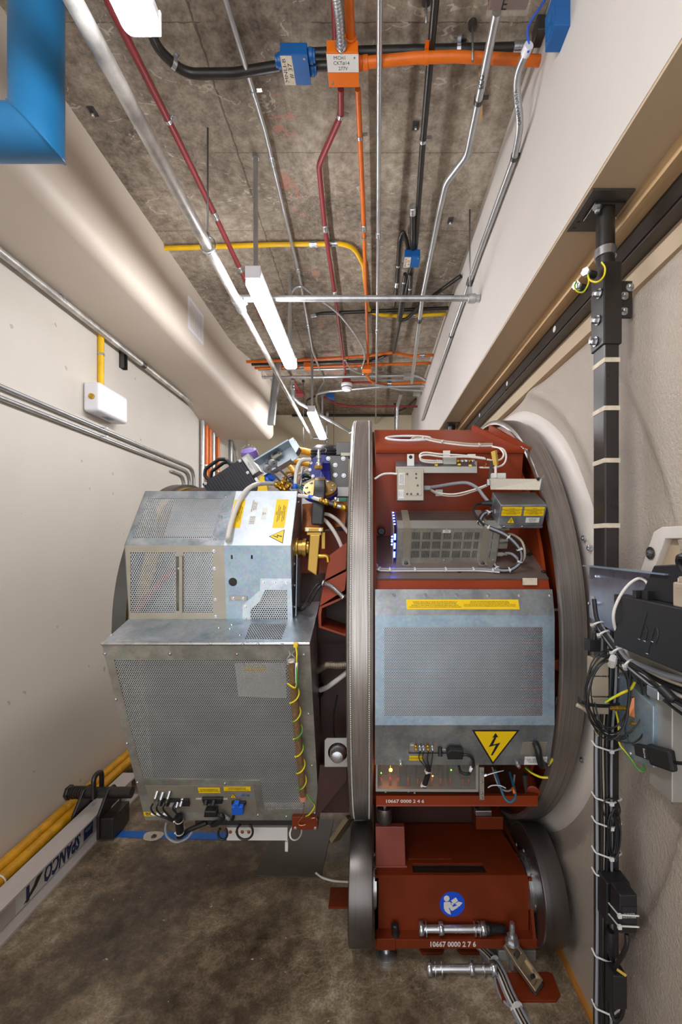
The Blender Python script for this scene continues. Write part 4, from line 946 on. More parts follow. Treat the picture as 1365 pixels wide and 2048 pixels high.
tp = af @ Matrix.Translation((0, ah, 0)) @ Matrix.Rotation(-PI/2, 4, 'X')   # top: local y runs back
b = MB(); b.quad([tp @ V(p) for p in ((.02, 0, 0), (aw, 0, 0), (aw, ad, 0), (.02, ad, 0))]); b.build('perforated_top', M['perf_dark'], A)
MB().slab([tp @ V(p) for p in ((.02, 0, .002), (aw, 0, .002), (aw, ad*.42, .002), (.02, ad*.42, .002))], .003).build('top_cover', M['silver_grey'], A)
for x in (.018, aw-.003):
    MB().hexa([af @ V(p) for p in ((x, 0, 0), (x+.003, 0, 0), (x+.003, 0, -ad), (x, 0, -ad))], [af @ V(p) for p in ((x, ah, 0), (x+.003, ah, 0), (x+.003, ah, -ad), (x, ah, -ad))]).build('side_panel', M['galv'], A)
MB().plate([(0, -ad), (ah, -ad), (ah, 0), (0, 0)], [], af @ Matrix.Translation((0, 0, 0)) @ Matrix(((0, 0, -1, 0), (1, 0, 0, 0), (0, 1, 0, 0), (0, 0, 0, 1))), .004).build('front_bezel', M['silver_grey'], A)
for y in (.03, .075, .12):
    MB().prism([(.004, y), (.012, y), (.012, y+.03), (.004, y+.03)], af @ Matrix.Translation((0, 0, .0002)), .0015).build('light_strip', M['led_blue'], A)
for y in (.09, .105, .115, .13): MB().sphere(af @ V((-.004, y, -.012)), .004).build('indicator_lamp', M['led_blue'], A)
for y in (.02, .055, .09, .125, .16):
    MB().prism([(.004, .02+y*.9), (.012, .02+y*.9), (.012, .03+y*.9), (.004, .03+y*.9)], tp @ Matrix.Translation((0, 0, .0002)), .0015).build('light_strip', M['led_blue'], A)
for x in (.062, .41):
    s = MB().prism([(x-.016, .0), (x+.016, 0), (x+.016, ah+.004), (x-.016, ah+.004)], af @ Matrix.Translation((0, 0, .001)), .003)
    s.prism([(x-.016, 0), (x+.016, 0), (x+.016, ad), (x-.016, ad)], tp @ Matrix.Translation((0, 0, .002)), .003).build('hold_down_strap', M['beige_alu'], A)
    s = MB().prism([(x-.02, -.03), (x+.02, -.03), (x+.02, 0), (x-.02, 0)], sf @ Matrix.Translation((.108-.034, .13, .001)), .004).build('strap_foot', M['steel'], A)
bolts(A, [sf @ V((.074+x, .117, .005)) for x in (.062, .41)], nn, .007, 'dark_steel')
x = .235; sticker(A, af @ Matrix.Translation((x, ah-.014, .0006)), .035, .014, M['paper'], 'white_label', lines=['SIGNAL', 'CHASSIS'], lsize=.005)
bolts(A, [af @ V((x, y, 0)) for x, y in ((.235, .014), (.46, .016), (.235, ah-.004))], -un, .003)
# connectors on the right end of the chassis
for i, (y, z) in enumerate(((.03, -.03), (.05, -.11), (.09, -.05), (.10, -.13), (.145, -.06), (.15, -.12), (.02, -.15))):
    a = af @ V((aw, y, z)); c = af @ V((aw+.035, y, z)); d = af @ V((aw+.055, y, z))
    MB().tube([a, c, c, d], [.011, .011, .007, .007], 10).build('connector', M['steel' if i % 2 else 'silver_grey'], A)
MB().prism([(aw+.003, .06), (aw+.05, .06), (aw+.05, .085), (aw+.003, .085)], af @ Matrix.Translation((0, 0, -.04)), .012).build('connector', M['beige_alu'], A)
# cable looms on the shelf and around the chassis end
def shelf_pt(px, py, h=.012): return sf @ V((*ray(px, py, sf @ Matrix.Translation((0, 0, h))), h))
def loom(name, label, pts, n=3, r=.0045, mats=('white_cable', 'grey_cable', 'black_cable'), tie=4, cat='cable bundle'):
    """several sheathed cables side by side held by nylon bands"""
    path = smooth_path(pts, 8); t = thing(name, label, cat, path[0]); up = V((0, 0, 1))
    for k in range(n):
        pp = []
        for i, p in enumerate(path):
            d = (path[min(i+1, len(path)-1)]-path[max(i-1, 0)]).normalized(); s = d.cross(V((0, -1, 0)))
            s = s.normalized() if s.length > .1 else V((1, 0, 0)); q = d.cross(s)
            a = 2*PI*k/n; pp.append(p+(s*math.cos(a)+q*math.sin(a))*(r*1.05 if n > 1 else 0))
        MB().tube(pp, r, 8).build('cable_sheath', M[mats[k % len(mats)]], t)
    if tie: ties(t, path, [int((i+.5)*len(path)/tie) for i in range(tie)], r*(2.1 if n > 1 else 1))
    return t
loom('cable_loom', 'pale cable loom tied along the front of the inclined shelf', [shelf_pt(x, y) for x, y in ((750, 1128), (757, 1137), (775, 1139), (830, 1139), (900, 1139), (960, 1139), (1000, 1142))], 3, .0045, ('white_cable', 'tan_cable', 'grey_cable'), 7)
af_pt = lambda px, py, Y: PY(px, py, Y)
loom('cable_loom', 'black and white cable loom curving around the right end of the amplifier box', [PY(x, y, Y) for x, y, Y in ((988, 1022, 1.98), (968, 1028, 1.94), (960, 1046, 1.9), (975, 1054, 1.87), (1008, 1068, 1.84), (1030, 1086, 1.83), (1042, 1105, 1.84), (1040, 1125, 1.86), (1022, 1139, 1.86), (1000, 1140, 1.87), (990, 1130, 1.9))], 4, .005, ('black_cable', 'white_cable', 'black_cable', 'grey_cable'), 8)
cable('cable', [PY(x, y, Y) for x, y, Y in ((1005, 1071, 1.98), (1022, 1068, 1.95), (1042, 1080, 1.93), (1050, 1100, 1.92), (1048, 1118, 1.93), (1035, 1130, 1.93))], .0055, 'tan_cable', 'pale cable arching behind the black loom at the amplifier box end')
cable('cable', [PY(x, y, Y) for x, y, Y in ((1012, 1106, 1.93), (1025, 1108, 1.9), (1036, 1118, 1.89), (1040, 1128, 1.89))], .006, 'grey_cable', 'short grey cable from the lowest amplifier connector')
t = thing('rubber_bumper', 'round black rubber bumper on the red back plate left of the amplifier box', 'bumper', PY(763, 1063, 2.14)); MB().lathe([(.018, 0), (.02, .006), (.02, .03), (.015, .035), (0, .035)], PY(763, 1063, 2.16), (0, -1, 0), 16).build('bumper_body', M['black_plastic'], t)

# filter box with yellow labels, tilted like the shelf
P_ = thing('filter_box', 'metal box with two yellow labels jutting from behind the right ring', 'electronics box', (.67, 1.86, 2.07))
pf = frame((.572, 1.885, 2.076), (1, 0, 0), nn); pw, ph, pd = .2, .098, .15
MB().hexa([pf @ V(p) for p in ((0, 0, 0), (pw, 0, 0), (pw, 0, -pd), (0, 0, -pd))], [pf @ V(p) for p in ((0, ph, 0), (pw, ph, 0), (pw, ph, -pd), (0, ph, -pd))]).build('box_body', M['galv'], P_, .003)
tp2 = pf @ Matrix.Translation((0, ph+.001, 0)) @ Matrix.Rotation(-PI/2, 4, 'X'); b = MB(); b.quad([tp2 @ V(p) for p in ((.004, .004, 0), (pw, .004, 0), (pw, pd, 0), (.004, pd, 0))]); b.build('perforated_top', M['perf_dark'], P_)
MB().prism([(-.006, -.012), (pw, -.012), (pw, 0), (-.006, 0)], pf @ Matrix.Translation((0, 0, -.001)), .003).build('bottom_flange', M['galv_dull'], P_)
for x0 in (.052, .149):
    sticker(P_, pf @ Matrix.Translation((x0, .068, .0004)), .087, .042, M['warn'], 'yellow_label', lines=['DANGER', 'HIGH VOLTAGE. DISCONNECT POWER', 'BEFORE REMOVING COVER.', 'ATTENTION', 'HAUTE TENSION. DEBRANCHER', 'AVANT D OUVRIR.'], lsize=.0052)
bolt_sign(P_, pf @ Matrix.Translation((.055, .022, .0004)), .036)
sticker(P_, pf @ Matrix.Translation((.15, .026, .0004)), .06, .024, M['paper'], 'rating_label', lines=['FILTER UNIT', 'SER NO 0001', '208V 15A'], lsize=.006)
bolts(P_, [pf @ V((.03, -.006, .002)), pf @ V((.11, -.006, .002))], pf.to_3x3() @ V((0, 0, 1)), .004)
MB().tube([PY(1000, 1008, 1.98), PY(988, 1007, 1.98), PY(976, 1006, 1.98), PY(962, 1007, 1.98)], [.018, .018, .012, .007], 12).build('cable_gland', M['black_plastic'], P_)
MB().box(PY(1000, 1023, 1.93), (.05, .02, .022)).build('plug_shell', M['beige_alu'], P_, .003)
cable('cable', [PY(x, y, Y) for x, y, Y in ((964, 1007, 1.98), (952, 1010, 1.95), (948, 1022, 1.92), (955, 1035, 1.9), (968, 1050, 1.86))], .0055, 'black_cable', 'black lead curling from the filter box gland down to the loom')

# grey converter tray and box on the back plate
T_ = thing('converter_tray', 'long grey tray with connectors and yellow stickers on the red back plate', 'electronics tray', PY(880, 945, 2.05))
def bx(x0, y0, x1, y1, Y, d): a = PY(x0, y1, Y); c = PY(x1, y0, Y); return (a.x, Y, a.z), (c.x, Y+d, c.z)
MB().bb(*bx(792, 933, 955, 946, 2.03, .003)).bb(*bx(792, 922, 955, 946, 2.12, .004)).build('tray_front', M['silver_grey'], T_, .001)
MB().slab([PY(792, 934, 2.03), PY(955, 934, 2.03), PY(946, 923, 2.12), PY(792, 922, 2.12)], .004).build('tray_top', M['galv_dull'], T_)
MB().bb(*bx(887, 915, 914, 929, 2.06, .03)).build('module', M['silver_grey'], T_, .002)
for px, m in ((878, 'zinc'), (918, 'brass'), (926, 'zinc'), (934, 'zinc'), (940, 'brass'), (946, 'zinc')):
    MB().cyl(PY(px-4, 922, 2.06), PY(px+4, 922, 2.06), .008, 10).build('connector', M[m], T_)
for px, py in ((873, 930), (919, 929), (941, 931)): MB().box(PY(px, py, 2.045), (.014, .006, .008)).build('yellow_sticker', M['tag_yellow'], T_)
for x0, x1, y0, y1 in ((815, 829, 908, 936), (887, 901, 901, 916), (936, 952, 908, 914)):
    MB().bb(*bx(x0, y0, x1, y1, 2.09 if x0 > 816 else 2.05, .006)).build('hanger_tab', M['paper'], T_, .001)
bolts(T_, [PY(822, 914, 2.049)], (0, -1, 0), .006, 'black_plastic')
X_ = thing('converter_box', 'small flat grey box with two white labels below the left end of the tray', 'electronics box', PY(821, 1000, 2.05))
MB().bb(*bx(795, 937, 848, 1001, 2.0, .07)).build('box_body', M['beige_alu'], X_, .002)
MB().bb(*bx(817, 942, 844, 991, 1.997, .004)).build('inset_plate', M['beige_alu'], X_, .001)
c = PY(804, 958, 1.999); sticker(X_, frame(c, (0, 0, -1), (1, 0, 0)), .058, .028, M['paper'], 'rating_label', lines=['CONVERTER 24V', 'SER NO 2710', 'MADE IN USA'], lsize=.007)
c = PY(803, 988, 1.999); sticker(X_, frame(c, (1, 0, 0), (0, 0, 1)), .026, .042, M['paper'], 'grid_label', lines=['A  1  4', 'B  2  5', 'C  3  6'], lsize=.008)
bolts(X_, [PY(x, y, 1.997) for x, y in ((815, 948), (833, 948), (833, 956), (836, 971), (815, 988), (823, 988), (836, 988))], (0, -1, 0), .0035, 'dark_steel')
MB().bb(*bx(848, 971, 862, 980, 2.02, .02)).build('connector', M['grey_grommet'], X_, .003)
# cover bracket to the right
B_ = thing('bracket_cover', 'galvanised bracket cover stencilled VO reaching towards the right ring', 'bracket', PY(1030, 980, 1.95))
MB().slab([PY(982, 979, 1.95), PY(1080, 980, 1.86), PY(1084, 958, 1.86), PY(979, 957, 1.95)], .003).build('cover_face', M['beige_alu'], B_)
MB().slab([PY(1080, 980, 1.86), PY(1085, 980, 1.95), PY(1090, 950, 1.95), PY(1084, 958, 1.86)], .003).build('end_flange', M['galv_blue'], B_)
MB().bb(*bx(984, 946, 1013, 957, 2.0, .02)).build('label_tab', M['paper'], B_, .002)
text(B_, 'VO', frame(PY(987, 968, 1.94), (1, -.2, 0), (0, 0, 1)), .012, M['white_ink'])
MB().box(PY(977, 965, 1.95), (.012, .02, .03)).build('latch', M['zinc'], B_, .002)
bolts(B_, [PY(1077, 958, 1.86)], (0, -1, 0), .005, 'black_plastic')
# folded yellow card and thin strut
t = thing('folded_card', 'folded yellow card tucked among the white cables', 'card', PY(988, 928, 2.0))
MB().slab([PY(983, 904, 2.02), PY(990, 901, 2.0), PY(994, 932, 2.0), PY(988, 930, 2.02)], .002).slab([PY(990, 901, 2.0), PY(994, 900, 2.03), PY(997, 928, 2.03), PY(994, 932, 2.0)], .002).build('card_fold', M['cardboard'], t)
tag(MB().slab([PY(978, 956, 2.02), PY(984, 956, 2.02), PY(988, 922, 2.03), PY(981, 922, 2.03)], .003).build('flat_strap', M['dark_steel']), 'dark flat strap running down behind the folded yellow card', 'strap')
# white cables of the recess
loom('cable_loom', 'white cable pair running from the oval opening across the red top plate', [tf @ V((*ray(x, y, tf), h)) for x, y, h in ((815, 884, -.03), (828, 880, .008), (850, 880, .008), (880, 886, .008), (940, 893, .008), (985, 893, .008))], 2, .005, ('white_cable', 'tan_cable'), 4)
cable('cable', [PY(x, y, Y) for x, y, Y in ((985, 893, 2.16), (1000, 897, 2.1), (1008, 908, 2.06), (1003, 918, 2.05), (990, 921, 2.04), (975, 919, 2.03))], .0045, 'white_cable', 'inner white cable curling down from the top plate to the tray')
cable('cable', [PY(x, y, Y) for x, y, Y in ((985, 894, 2.16), (1006, 898, 2.1), (1013, 912, 2.06), (1008, 928, 2.05), (990, 935, 2.05), (960, 935, 2.04))], .0045, 'white_cable', 'outer white cable curling down from the top plate to the tray')
cable('cable', [PY(x, y, Y) for x, y, Y in ((885, 922, 2.05), (862, 921, 2.04), (845, 919, 2.03), (840, 911, 2.03), (850, 905, 2.03), (880, 908, 2.03), (930, 911, 2.03), (970, 916, 2.03))], .0042, 'white_cable', 'upper white cable looped over the connectors of the tray')
cable('cable', [PY(x, y, Y) for x, y, Y in ((886, 925, 2.045), (860, 925, 2.03), (843, 921, 2.02), (843, 912, 2.02), (858, 910, 2.02), (890, 914, 2.02), (935, 914, 2.02), (972, 918, 2.02))], .0042, 'white_cable', 'lower white cable looped over the connectors of the tray')
cable('cable', [PY(x, y, Y) for x, y, Y in ((955, 922, 2.05), (968, 922, 2.04), (973, 928, 2.03), (968, 934, 2.04), (957, 935, 2.05))], .0025, 'copper', 'short copper coloured loop at the right end of the tray', n=6)
cable('cable', [PY(x, y, Y) for x, y, Y in ((860, 975, 2.03), (880, 972, 2.05), (910, 967, 2.06), (935, 966, 2.05), (955, 976, 2.03), (968, 992, 2.0), (978, 1004, 1.99))], .008, 'grey_cable', 'thick grey cable from the converter box to the filter box gland', n=10)
cable('cable', [PY(x, y, Y) for x, y, Y in ((862, 979, 2.04), (880, 986, 2.06), (910, 988, 2.06), (945, 980, 2.04), (976, 969, 2.0))], .0038, 'white_cable', 'upper of two thin white cables sagging below the grey one')
cable('cable', [PY(x, y, Y) for x, y, Y in ((862, 981, 2.04), (880, 990, 2.06), (915, 992, 2.06), (950, 982, 2.04), (977, 971, 2.0))], .0038, 'tan_cable', 'lower of two thin white cables sagging below the grey one')
cable('cable', [PY(x, y, Y) for x, y, Y in ((750, 958, 2.02), (765, 949, 2.03), (780, 947, 2.03), (795, 948, 2.02))], .005, 'white_cable', 'white cable pair end coming out behind the left ring to the converter box')
cable('cable', [PY(x, y, Y) for x, y, Y in ((992, 932, 2.0), (992, 945, 2.0), (993, 955, 2.0))], .006, 'white_cable', 'short white lead dropping from the folded card to the bracket cover')
for x0, x1, y0, y1 in ((872, 886, 979, 992),): tag(MB().bb(*bx(x0, y0, x1, y1, 2.12, .015)).build('cable_mount', M['paper']), 'pale square cable mount on the back plate below the tray', 'cable mount')
# ------------------------------------------------------------------ roller carriage under the rings
Bc = thing('roller_carriage', 'red roller base with two steel rollers carrying the gantry rings', 'roller base', (.4, 2.3, 0))
RY, RZ, RR = 2.142, .297, .25
for (ry, lab) in ((RY, None), (2*AX.y-RY, None)):
    for x0, x1, s in ((XL0, XL1, 1), (XR0, XR1, -1)):
        w = x1-x0
        pr = [(.10, x0+.012), (.20, x0+.006), (RR-.008, x0), (RR-.001, x0+.004), (RR, x0+.008), (RR, x1-.008), (RR-.001, x1-.004), (RR-.008, x1), (.20, x1-.006), (.10, x1-.012)]
        o = MB().lathe(pr, (0, ry, RZ), (1, 0, 0), 72).build('roller', M['roller'], Bc)
        m = o.modifiers.new('Edge Split', 'EDGE_SPLIT'); m.split_angle = .5
        hx = x1 if s > 0 else x0
        h = MB().lathe([(.125, 0), (.125, .014), (.115, .016), (.115, .03), (.08, .032), (.08, .045)], (hx-s*.012, ry, RZ), (s, 0, 0), 40).build('hub', M['steel'], o)
        if ry == RY and s < 0: bolts(o, [(hx-.008, ry+.15*math.cos(a), RZ+.15*math.sin(a)) for a in [2*PI*k/8 for k in range(8)]], (-1, 0, 0), .007, 'steel')
FY = 2.05
fr_ = frame((.03, FY, .13), (1, 0, 0), (0, 0, 1))
MB().plate([(0, 0), (.76, 0), (.757, .20), (.742, .23), (.735, .266), (0, .266)], [], fr_, .015).build('front_plate', M['red_base'], Bc)
# ledge with the dark slot
lg = frame((.03, FY-.002, .3965), (1, 0, 0), (0, 1, 0))
s0 = ray(827, 1748, lg); s1 = ray(976, 1748, lg)
MB().plate([(0, 0), (.735, 0), (.735, .1), (0, .1)], [[(s0[0], .006), (s1[0], .006), (s1[0]-.006, .078), (s0[0], .078)]], lg, .012).build('ledge_plate', M['red_base'], Bc)
MB().slab([(.03+s0[0], FY+.003, .380), (.03+s1[0], FY+.003, .380), (.03+s1[0], FY+.08, .378), (.03+s0[0], FY+.08, .378)], .01).build('slot_tray', M['black_steel'], Bc)
MB().slab([(.03, FY+.098, .3965), (.765, FY+.098, .3965), (.73, 2.42, .40), (.03, 2.42, .40)], .015).build('sloped_plate', M['red_base'], Bc)
MB().slab([(.2, FY+.1, .401), (.42, FY+.1, .401), (.40, 2.40, .404), (.21, 2.40, .404)], .004).build('stiffener', M['red_base'], Bc)
MB().bb((.05, 2.43, .2), (.75, 2.445, .53)).build('rear_shade_plate', M['dark_drum'], Bc)  # dark plate added to stand for deep shade behind the base
for x in (.03, .772): MB().hexa([(x, FY, .13), (x+.016, FY, .13), (x+.016, 3.9, .13), (x, 3.9, .13)], [(x, FY, .38), (x+.016, FY, .38), (x+.016, 3.9, .38), (x, 3.9, .38)]).build('side_plate', M['red_base'], Bc)
MB().bb((.03, 3.88, .13), (.79, 3.9, .4)).build('rear_plate', M['red_base'], Bc)
MB().hexa([(.775, FY-.048, .13), (.79, FY-.048, .13), (.79, FY, .13), (.775, FY, .13)], [(.775, FY-.012, .25), (.79, FY-.012, .25), (.79, FY, .25), (.775, FY, .25)]).build('gusset', M['red_base'], Bc)
MB().bb((.03, 2.0, .088), (.797, FY+.06, .131)).build('foot_flange', M['red_base'], Bc, .002)
MB().bb((.036, 1.995, .085), (.125, FY, .139)).build('pad_block', M['red_base'], Bc, .002)
# upright primer bracket and its horizontal guide roller
MB().hexa([(.034, 2.10, .397), (.182, 2.10, .397), (.182, 2.145, .397), (.034, 2.145, .397)], [(.034, 2.115, .585), (.178, 2.115, .585), (.178, 2.145, .585), (.034, 2.145, .585)]).build('upright_bracket', M['pink_plate'], Bc, .003)
MB().bb((.032, 2.095, .394), (.19, 2.15, .404)).build('bracket_foot', M['pink_plate'], Bc, .002)
p = V((.08, 2.135, .638)); MB().lathe([(.036, -.035), (.038, -.03), (.038, .03), (.036, .035)], p, (0, 0, 1), 28).build('guide_roller', M['roller'], Bc)
MB().cyl((p.x, p.y, .58), (p.x, p.y, p.z+.045), .012, 12).build('guide_axle', M['steel'], Bc)
# small dark fixture at the back right under the drum
c = PY(975, 1640, 2.38); c.z = .46; MB().box(c, (.15, .1, .07)).build('rear_block', M['red_base'], Bc, .004); MB().box(c+V((-.03, -.02, .05)), (.09, .05, .03)).build('rear_clip', M['steel'], Bc, .004)
# feet
for x, y in ((.085, 2.05), (.72, 2.1)):
    MB().lathe([(.05, 0), (.05, .022), (.035, .03), (.018, .032), (.018, .095)], (x, y, 0), (0, 0, 1), 28).build('levelling_foot', M['zinc'], Bc)
for px in (864, 941):
    p = PZ(px, 1904, .012); MB().prism([(-.06, -.012), (-.045, -.035), (.05, -.035), (.065, -.012), (.065, .06), (-.06, .06)], frame((p.x, p.y+.03, .0), (1, 0, 0), (0, 1, 0)), .014).build('anchor_plate', M['red_base'], Bc, .002)
    MB().cyl((p.x, p.y+.05, .014), (p.x, p.y+.05, .1), .014, 12).build('anchor_stud', M['zinc'], Bc)
MB().bb((.62, 2.03, .0), (.80, 2.09, .05)).build('shim_block', M['silver_grey'], Bc, .002)
# black cap plug
p = V((.125, 2.022, .131)); MB().lathe([(.02, 0), (.018, .004), (.0165, .03), (.018, .034), (.017, .05), (.012, .055), (0, .055)], p, (0, 0, 1), 18).build('cap_plug', M['black_plastic'], Bc)
text(Bc, '10667 0000 2 7 6', frame((.03+.365, 1.9995, .1085), (1, 0, 0), (0, 0, 1)), .034, M['white_ink'], width=.215, bold=.001)
# read-the-manual sign
sg = frame(PY(905, 1808, FY-.0005), (1, 0, 0), (0, 0, 1)); R_ = .0605
si = MB().prism([(R_*math.cos(2*PI*k/48), R_*math.sin(2*PI*k/48)) for k in range(48)], sg, .0008).build('manual_sign', M['sign_blue'] if 'sign_blue' in M else M['blue_plastic'], Bc)
s2 = sg @ Matrix.Translation((0, 0, .0008)); k = R_/118
def sp(pts): return [((x-305)*k, (226-y)*k) for x, y in pts]           # outline measured on the sign
pc = MB()
pc.prism([((253-305)*k+27*k*math.cos(2*PI*i/24), (226-172)*k+27*k*math.sin(2*PI*i/24)) for i in range(24)], s2, .0005)
pc.prism(sp([(226, 212), (238, 204), (280, 204), (294, 214), (306, 240), (312, 252), (355, 236), (363, 250), (352, 262), (308, 288), (292, 284), (278, 258), (272, 262), (286, 290), (292, 326), (262, 312), (238, 290), (226, 262)]), s2, .0005)
pc.prism(sp([(293, 192), (340, 162), (360, 196), (318, 224)]), s2, .0005); pc.prism(sp([(330, 222), (366, 202), (402, 212), (370, 250), (352, 236)]), s2, .0005); pc.prism(sp([(290, 222), (306, 212), (320, 228), (306, 238)]), s2, .0005)
pc.build('reader_pictogram', M['paper'], si)

# big loose bolts
def big_bolt(label, a, c, collars, name='threaded_bolt', cap=False):
    a, c = V(a), V(c); d = (c-a).normalized(); L = (c-a).length; t = thing(name, label, 'bolt', a)
    MB().cyl(a, c, .0165, 20).build('shank', M['zinc'], t)
    MB().cyl(a-d*.006, a+d*.016, .031, 6).build('bolt_head', M['zinc'], t); MB().cyl(c-d*.014, c+d*.012, .03, 6).build('end_nut', M['zinc'], t)
    for f, kind in collars:
        p = a+d*L*f
        if kind == 'n': MB().cyl(p-d*.011, p+d*.011, .029, 6).build('lock_nut', M['zinc'], t)
        else: MB().lathe([(.0165, -.002), (.031, -.002), (.031, .002), (.0165, .002)], p, d, 24, True).build('washer', M['zinc'], t)
    if cap:
        MB().cyl(c+d*.012, c+d*.035, .026, 6).build('cap_nut', M['black_plastic'], t); MB().tube([c+d*.035, c+d*.042, c+d*.10, c+d*.108], [.022, .02, .018, .012], 16).build('rubber_cap', M['black_plastic'], t)
    return t
big_bolt('long zinc bolt lying on the red flange with a black rubber end', (.245, 2.022, .162), (.545, 2.022, .162), [(.09, 'w'), (.33, 'n'), (.86, 'w'), (.93, 'w')], cap=True)
big_bolt('long zinc bolt with washers lying on the concrete floor', (.275, 1.965, .031), (.578, 1.965, .031), [(.1, 'w'), (.2, 'w'), (.66, 'n'), (.84, 'w')])
# floor clamp, stud and red plate
p0 = PZ(1000, 1962, .0)
t = thing('floor_plate', 'red-brown steel plate with rounded corners lying on the floor under the clamp', 'plate', (.73, 1.9, 0))
a = [PZ(x, y, 0) for x, y in ((1005, 2006), (1112, 2006), (1122, 1994), (1106, 1952), (1096, 1948), (1000, 1950), (994, 1960))]
tt = [p+V((0, 0, .012)) for p in a]; n = len(a)
MB().add(a+tt, [tuple(range(n))[::-1], tuple(range(n, 2*n))]+[(i, (i+1) % n, n+(i+1) % n, n+i) for i in range(n)]).build('plate_body', M['red_base'], t, .002)
t = thing('floor_clamp', 'cast nickel clamp arm bolted to the red base and pressing on the red plate', 'clamp', (.68, 1.93, .012))
d0, d1 = V((.65, 1.99, .12)), V((.742, 1.90, .03)); ax = (d1-d0).normalized(); side = V((1, .53, 0)).normalized(); side = (side-ax*side.dot(ax)).normalized(); upv = side.cross(ax)*-1
if upv.z < 0: upv = -upv
cf = Matrix((side, ax, side.cross(ax))).transposed().to_4x4(); cf.translation = d0
if (cf.to_3x3() @ V((0, 0, 1))).z < 0: cf = Matrix((-side, ax, (-side).cross(ax))).transposed().to_4x4(); cf.translation = d0
L = (d1-d0).length
MB().plate([(-.03, -.01), (.03, -.01), (.036, L*.45), (.033, L+.015), (-.033, L+.015), (-.036, L*.45)], [[(-.017, .036), (.017, .036), (.018, .056), (-.018, .056)], [(-.024, L*.52), (.024, L*.52), (.023, L), (-.023, L)]], cf @ Matrix.Translation((0, 0, .022)), .022).build('clamp_arm', M['bronze_clamp'], t, .003)
MB().prism([(-.025, L*.5), (.025, L*.5), (.025, L), (-.025, L)], cf @ Matrix.Translation((0, 0, .001)), .006).build('recess_floor', M['bronze_clamp'], t)
MB().box((d1.x+.003, d1.y-.005, .022), (.062, .035, .02), cf).build('clamp_foot', M['dark_steel'], t, .002)
sb = V((.668, 1.978, 0))
MB().cyl((sb.x, sb.y, .02), (sb.x, sb.y, .215), .0135, 16).lathe([(.0135, .215), (.011, .23), (0, .23)], (sb.x, sb.y, 0), (0, 0, 1), 16).build('stud', M['zinc'], t)
MB().cyl((sb.x, sb.y, .15), (sb.x, sb.y, .172), .025, 6).lathe([(.0, .138), (.033, .14), (.031, .15), (0, .151)], (sb.x, sb.y, 0), (0, 0, 1), 24).build('nut', M['zinc'], t)
MB().tube([cf @ V((.0, L*.86, .03)), cf @ V((0, L*.86, .012))], .008, 10).build('set_screw', M['black_plastic'], t)
# bundle of cables on the floor
t = thing('cable_bundle', 'grey and black cable bundle running over the floor from under the red base', 'cable bundle', (.6, 2.0, 0))
base = [PZ(x, y, .015) for x, y in ((962, 1893), (984, 1915), (1003, 1945), (1020, 1985), (1040, 2025), (1062, 2070), (1100, 2180))]
for k, (m, r) in enumerate((('grey_cable', .0065), ('white_cable', .0045), ('black_cable', .0065), ('tan_cable', .004), ('black_cable', .006), ('grey_cable', .006), ('grey_cable', .004))):
    path = smooth_path([p+V(((k-3)*.0075, (k-3)*.002, r-.012+(.007 if k % 2 else 0))) for p in base], 8); MB().tube(path, r, 8).build('cable_sheath', M[m], t)
path = smooth_path(base, 8); ties(t, path, [10, 30], .024)
cable('cable', [PZ(x, y, .006) for x, y in ((994, 1915), (990, 1950), (1000, 1990), (1022, 2015), (1045, 2030))], .005, 'grey_cable', 'single grey cable bowing out from the floor bundle over the red plate')
# things on the floor at the left
tag(MB().add([PZ(x, y, z) for z in (.0005, .002) for x, y in ((212, 1661), (540, 1667), (536, 1682), (208, 1674))], [(3, 2, 1, 0), (4, 5, 6, 7), (0, 1, 5, 4), (1, 2, 6, 5), (2, 3, 7, 6), (3, 0, 4, 7)]).build('floor_tape', M['tape_blue']), 'strip of bright blue tape across the concrete floor', 'tape')
p = PZ(306, 1673, 0); t = thing('floor_patch', 'pale round mortar patch with an anchor over the blue tape', 'floor patch', (p.x, p.y, .002))
MB().prism([((.066+.007*math.sin(k*.9))*math.cos(2*PI*k/22), (.05+.006*math.cos(k*.6))*math.sin(2*PI*k/22)) for k in range(22)], frame((p.x, p.y, .002), (1, 0, 0), (0, 1, 0)), .004).build('mortar', M['patch'], t)
MB().lathe([(.018, 0), (.016, .006), (.007, .007), (.007, .014), (0, .014)], (p.x+.012, p.y-.01, .006), (0, 0, 1), 14).build('anchor', M['dark_steel'], t)
a = [PZ(x, y, 0) for x, y in ((509, 1752), (642, 1757), (668, 1640), (560, 1640))]
tag(MB().add(a+[p+V((0, 0, .006)) for p in a], [(3, 2, 1, 0), (4, 5, 6, 7), (0, 1, 5, 4), (1, 2, 6, 5), (2, 3, 7, 6), (3, 0, 4, 7)]).build('steel_floor_plate', M['floor_plate']), 'flat dark grey steel plate set on the floor below the grey cabinet', 'floor plate')
cable('cable', [PZ(x, y, .006) for x, y in ((632, 1746), (645, 1755), (670, 1762), (700, 1764))], .006, 'white_cable', 'short white cable on the floor leading under the left roller')
# second clamp half hidden behind the left roller
t = thing('floor_clamp', 'cast clamp half hidden left of the left roller', 'clamp', PZ(672, 1680, 0))
a, c = PY(662, 1688, 2.35), PY(696, 1640, 2.35); a.z = max(a.z, .03)
MB().slab([a, a+V((.05, .03, 0)), c+V((.05, .03, 0)), c], .03).build('clamp_arm', M['bronze_clamp'], t, .004)
MB().bb((a.x-.01, a.y-.03, 0), (a.x+.1, a.y+.1, .012)).build('clamp_pad', M['red_base'], t)
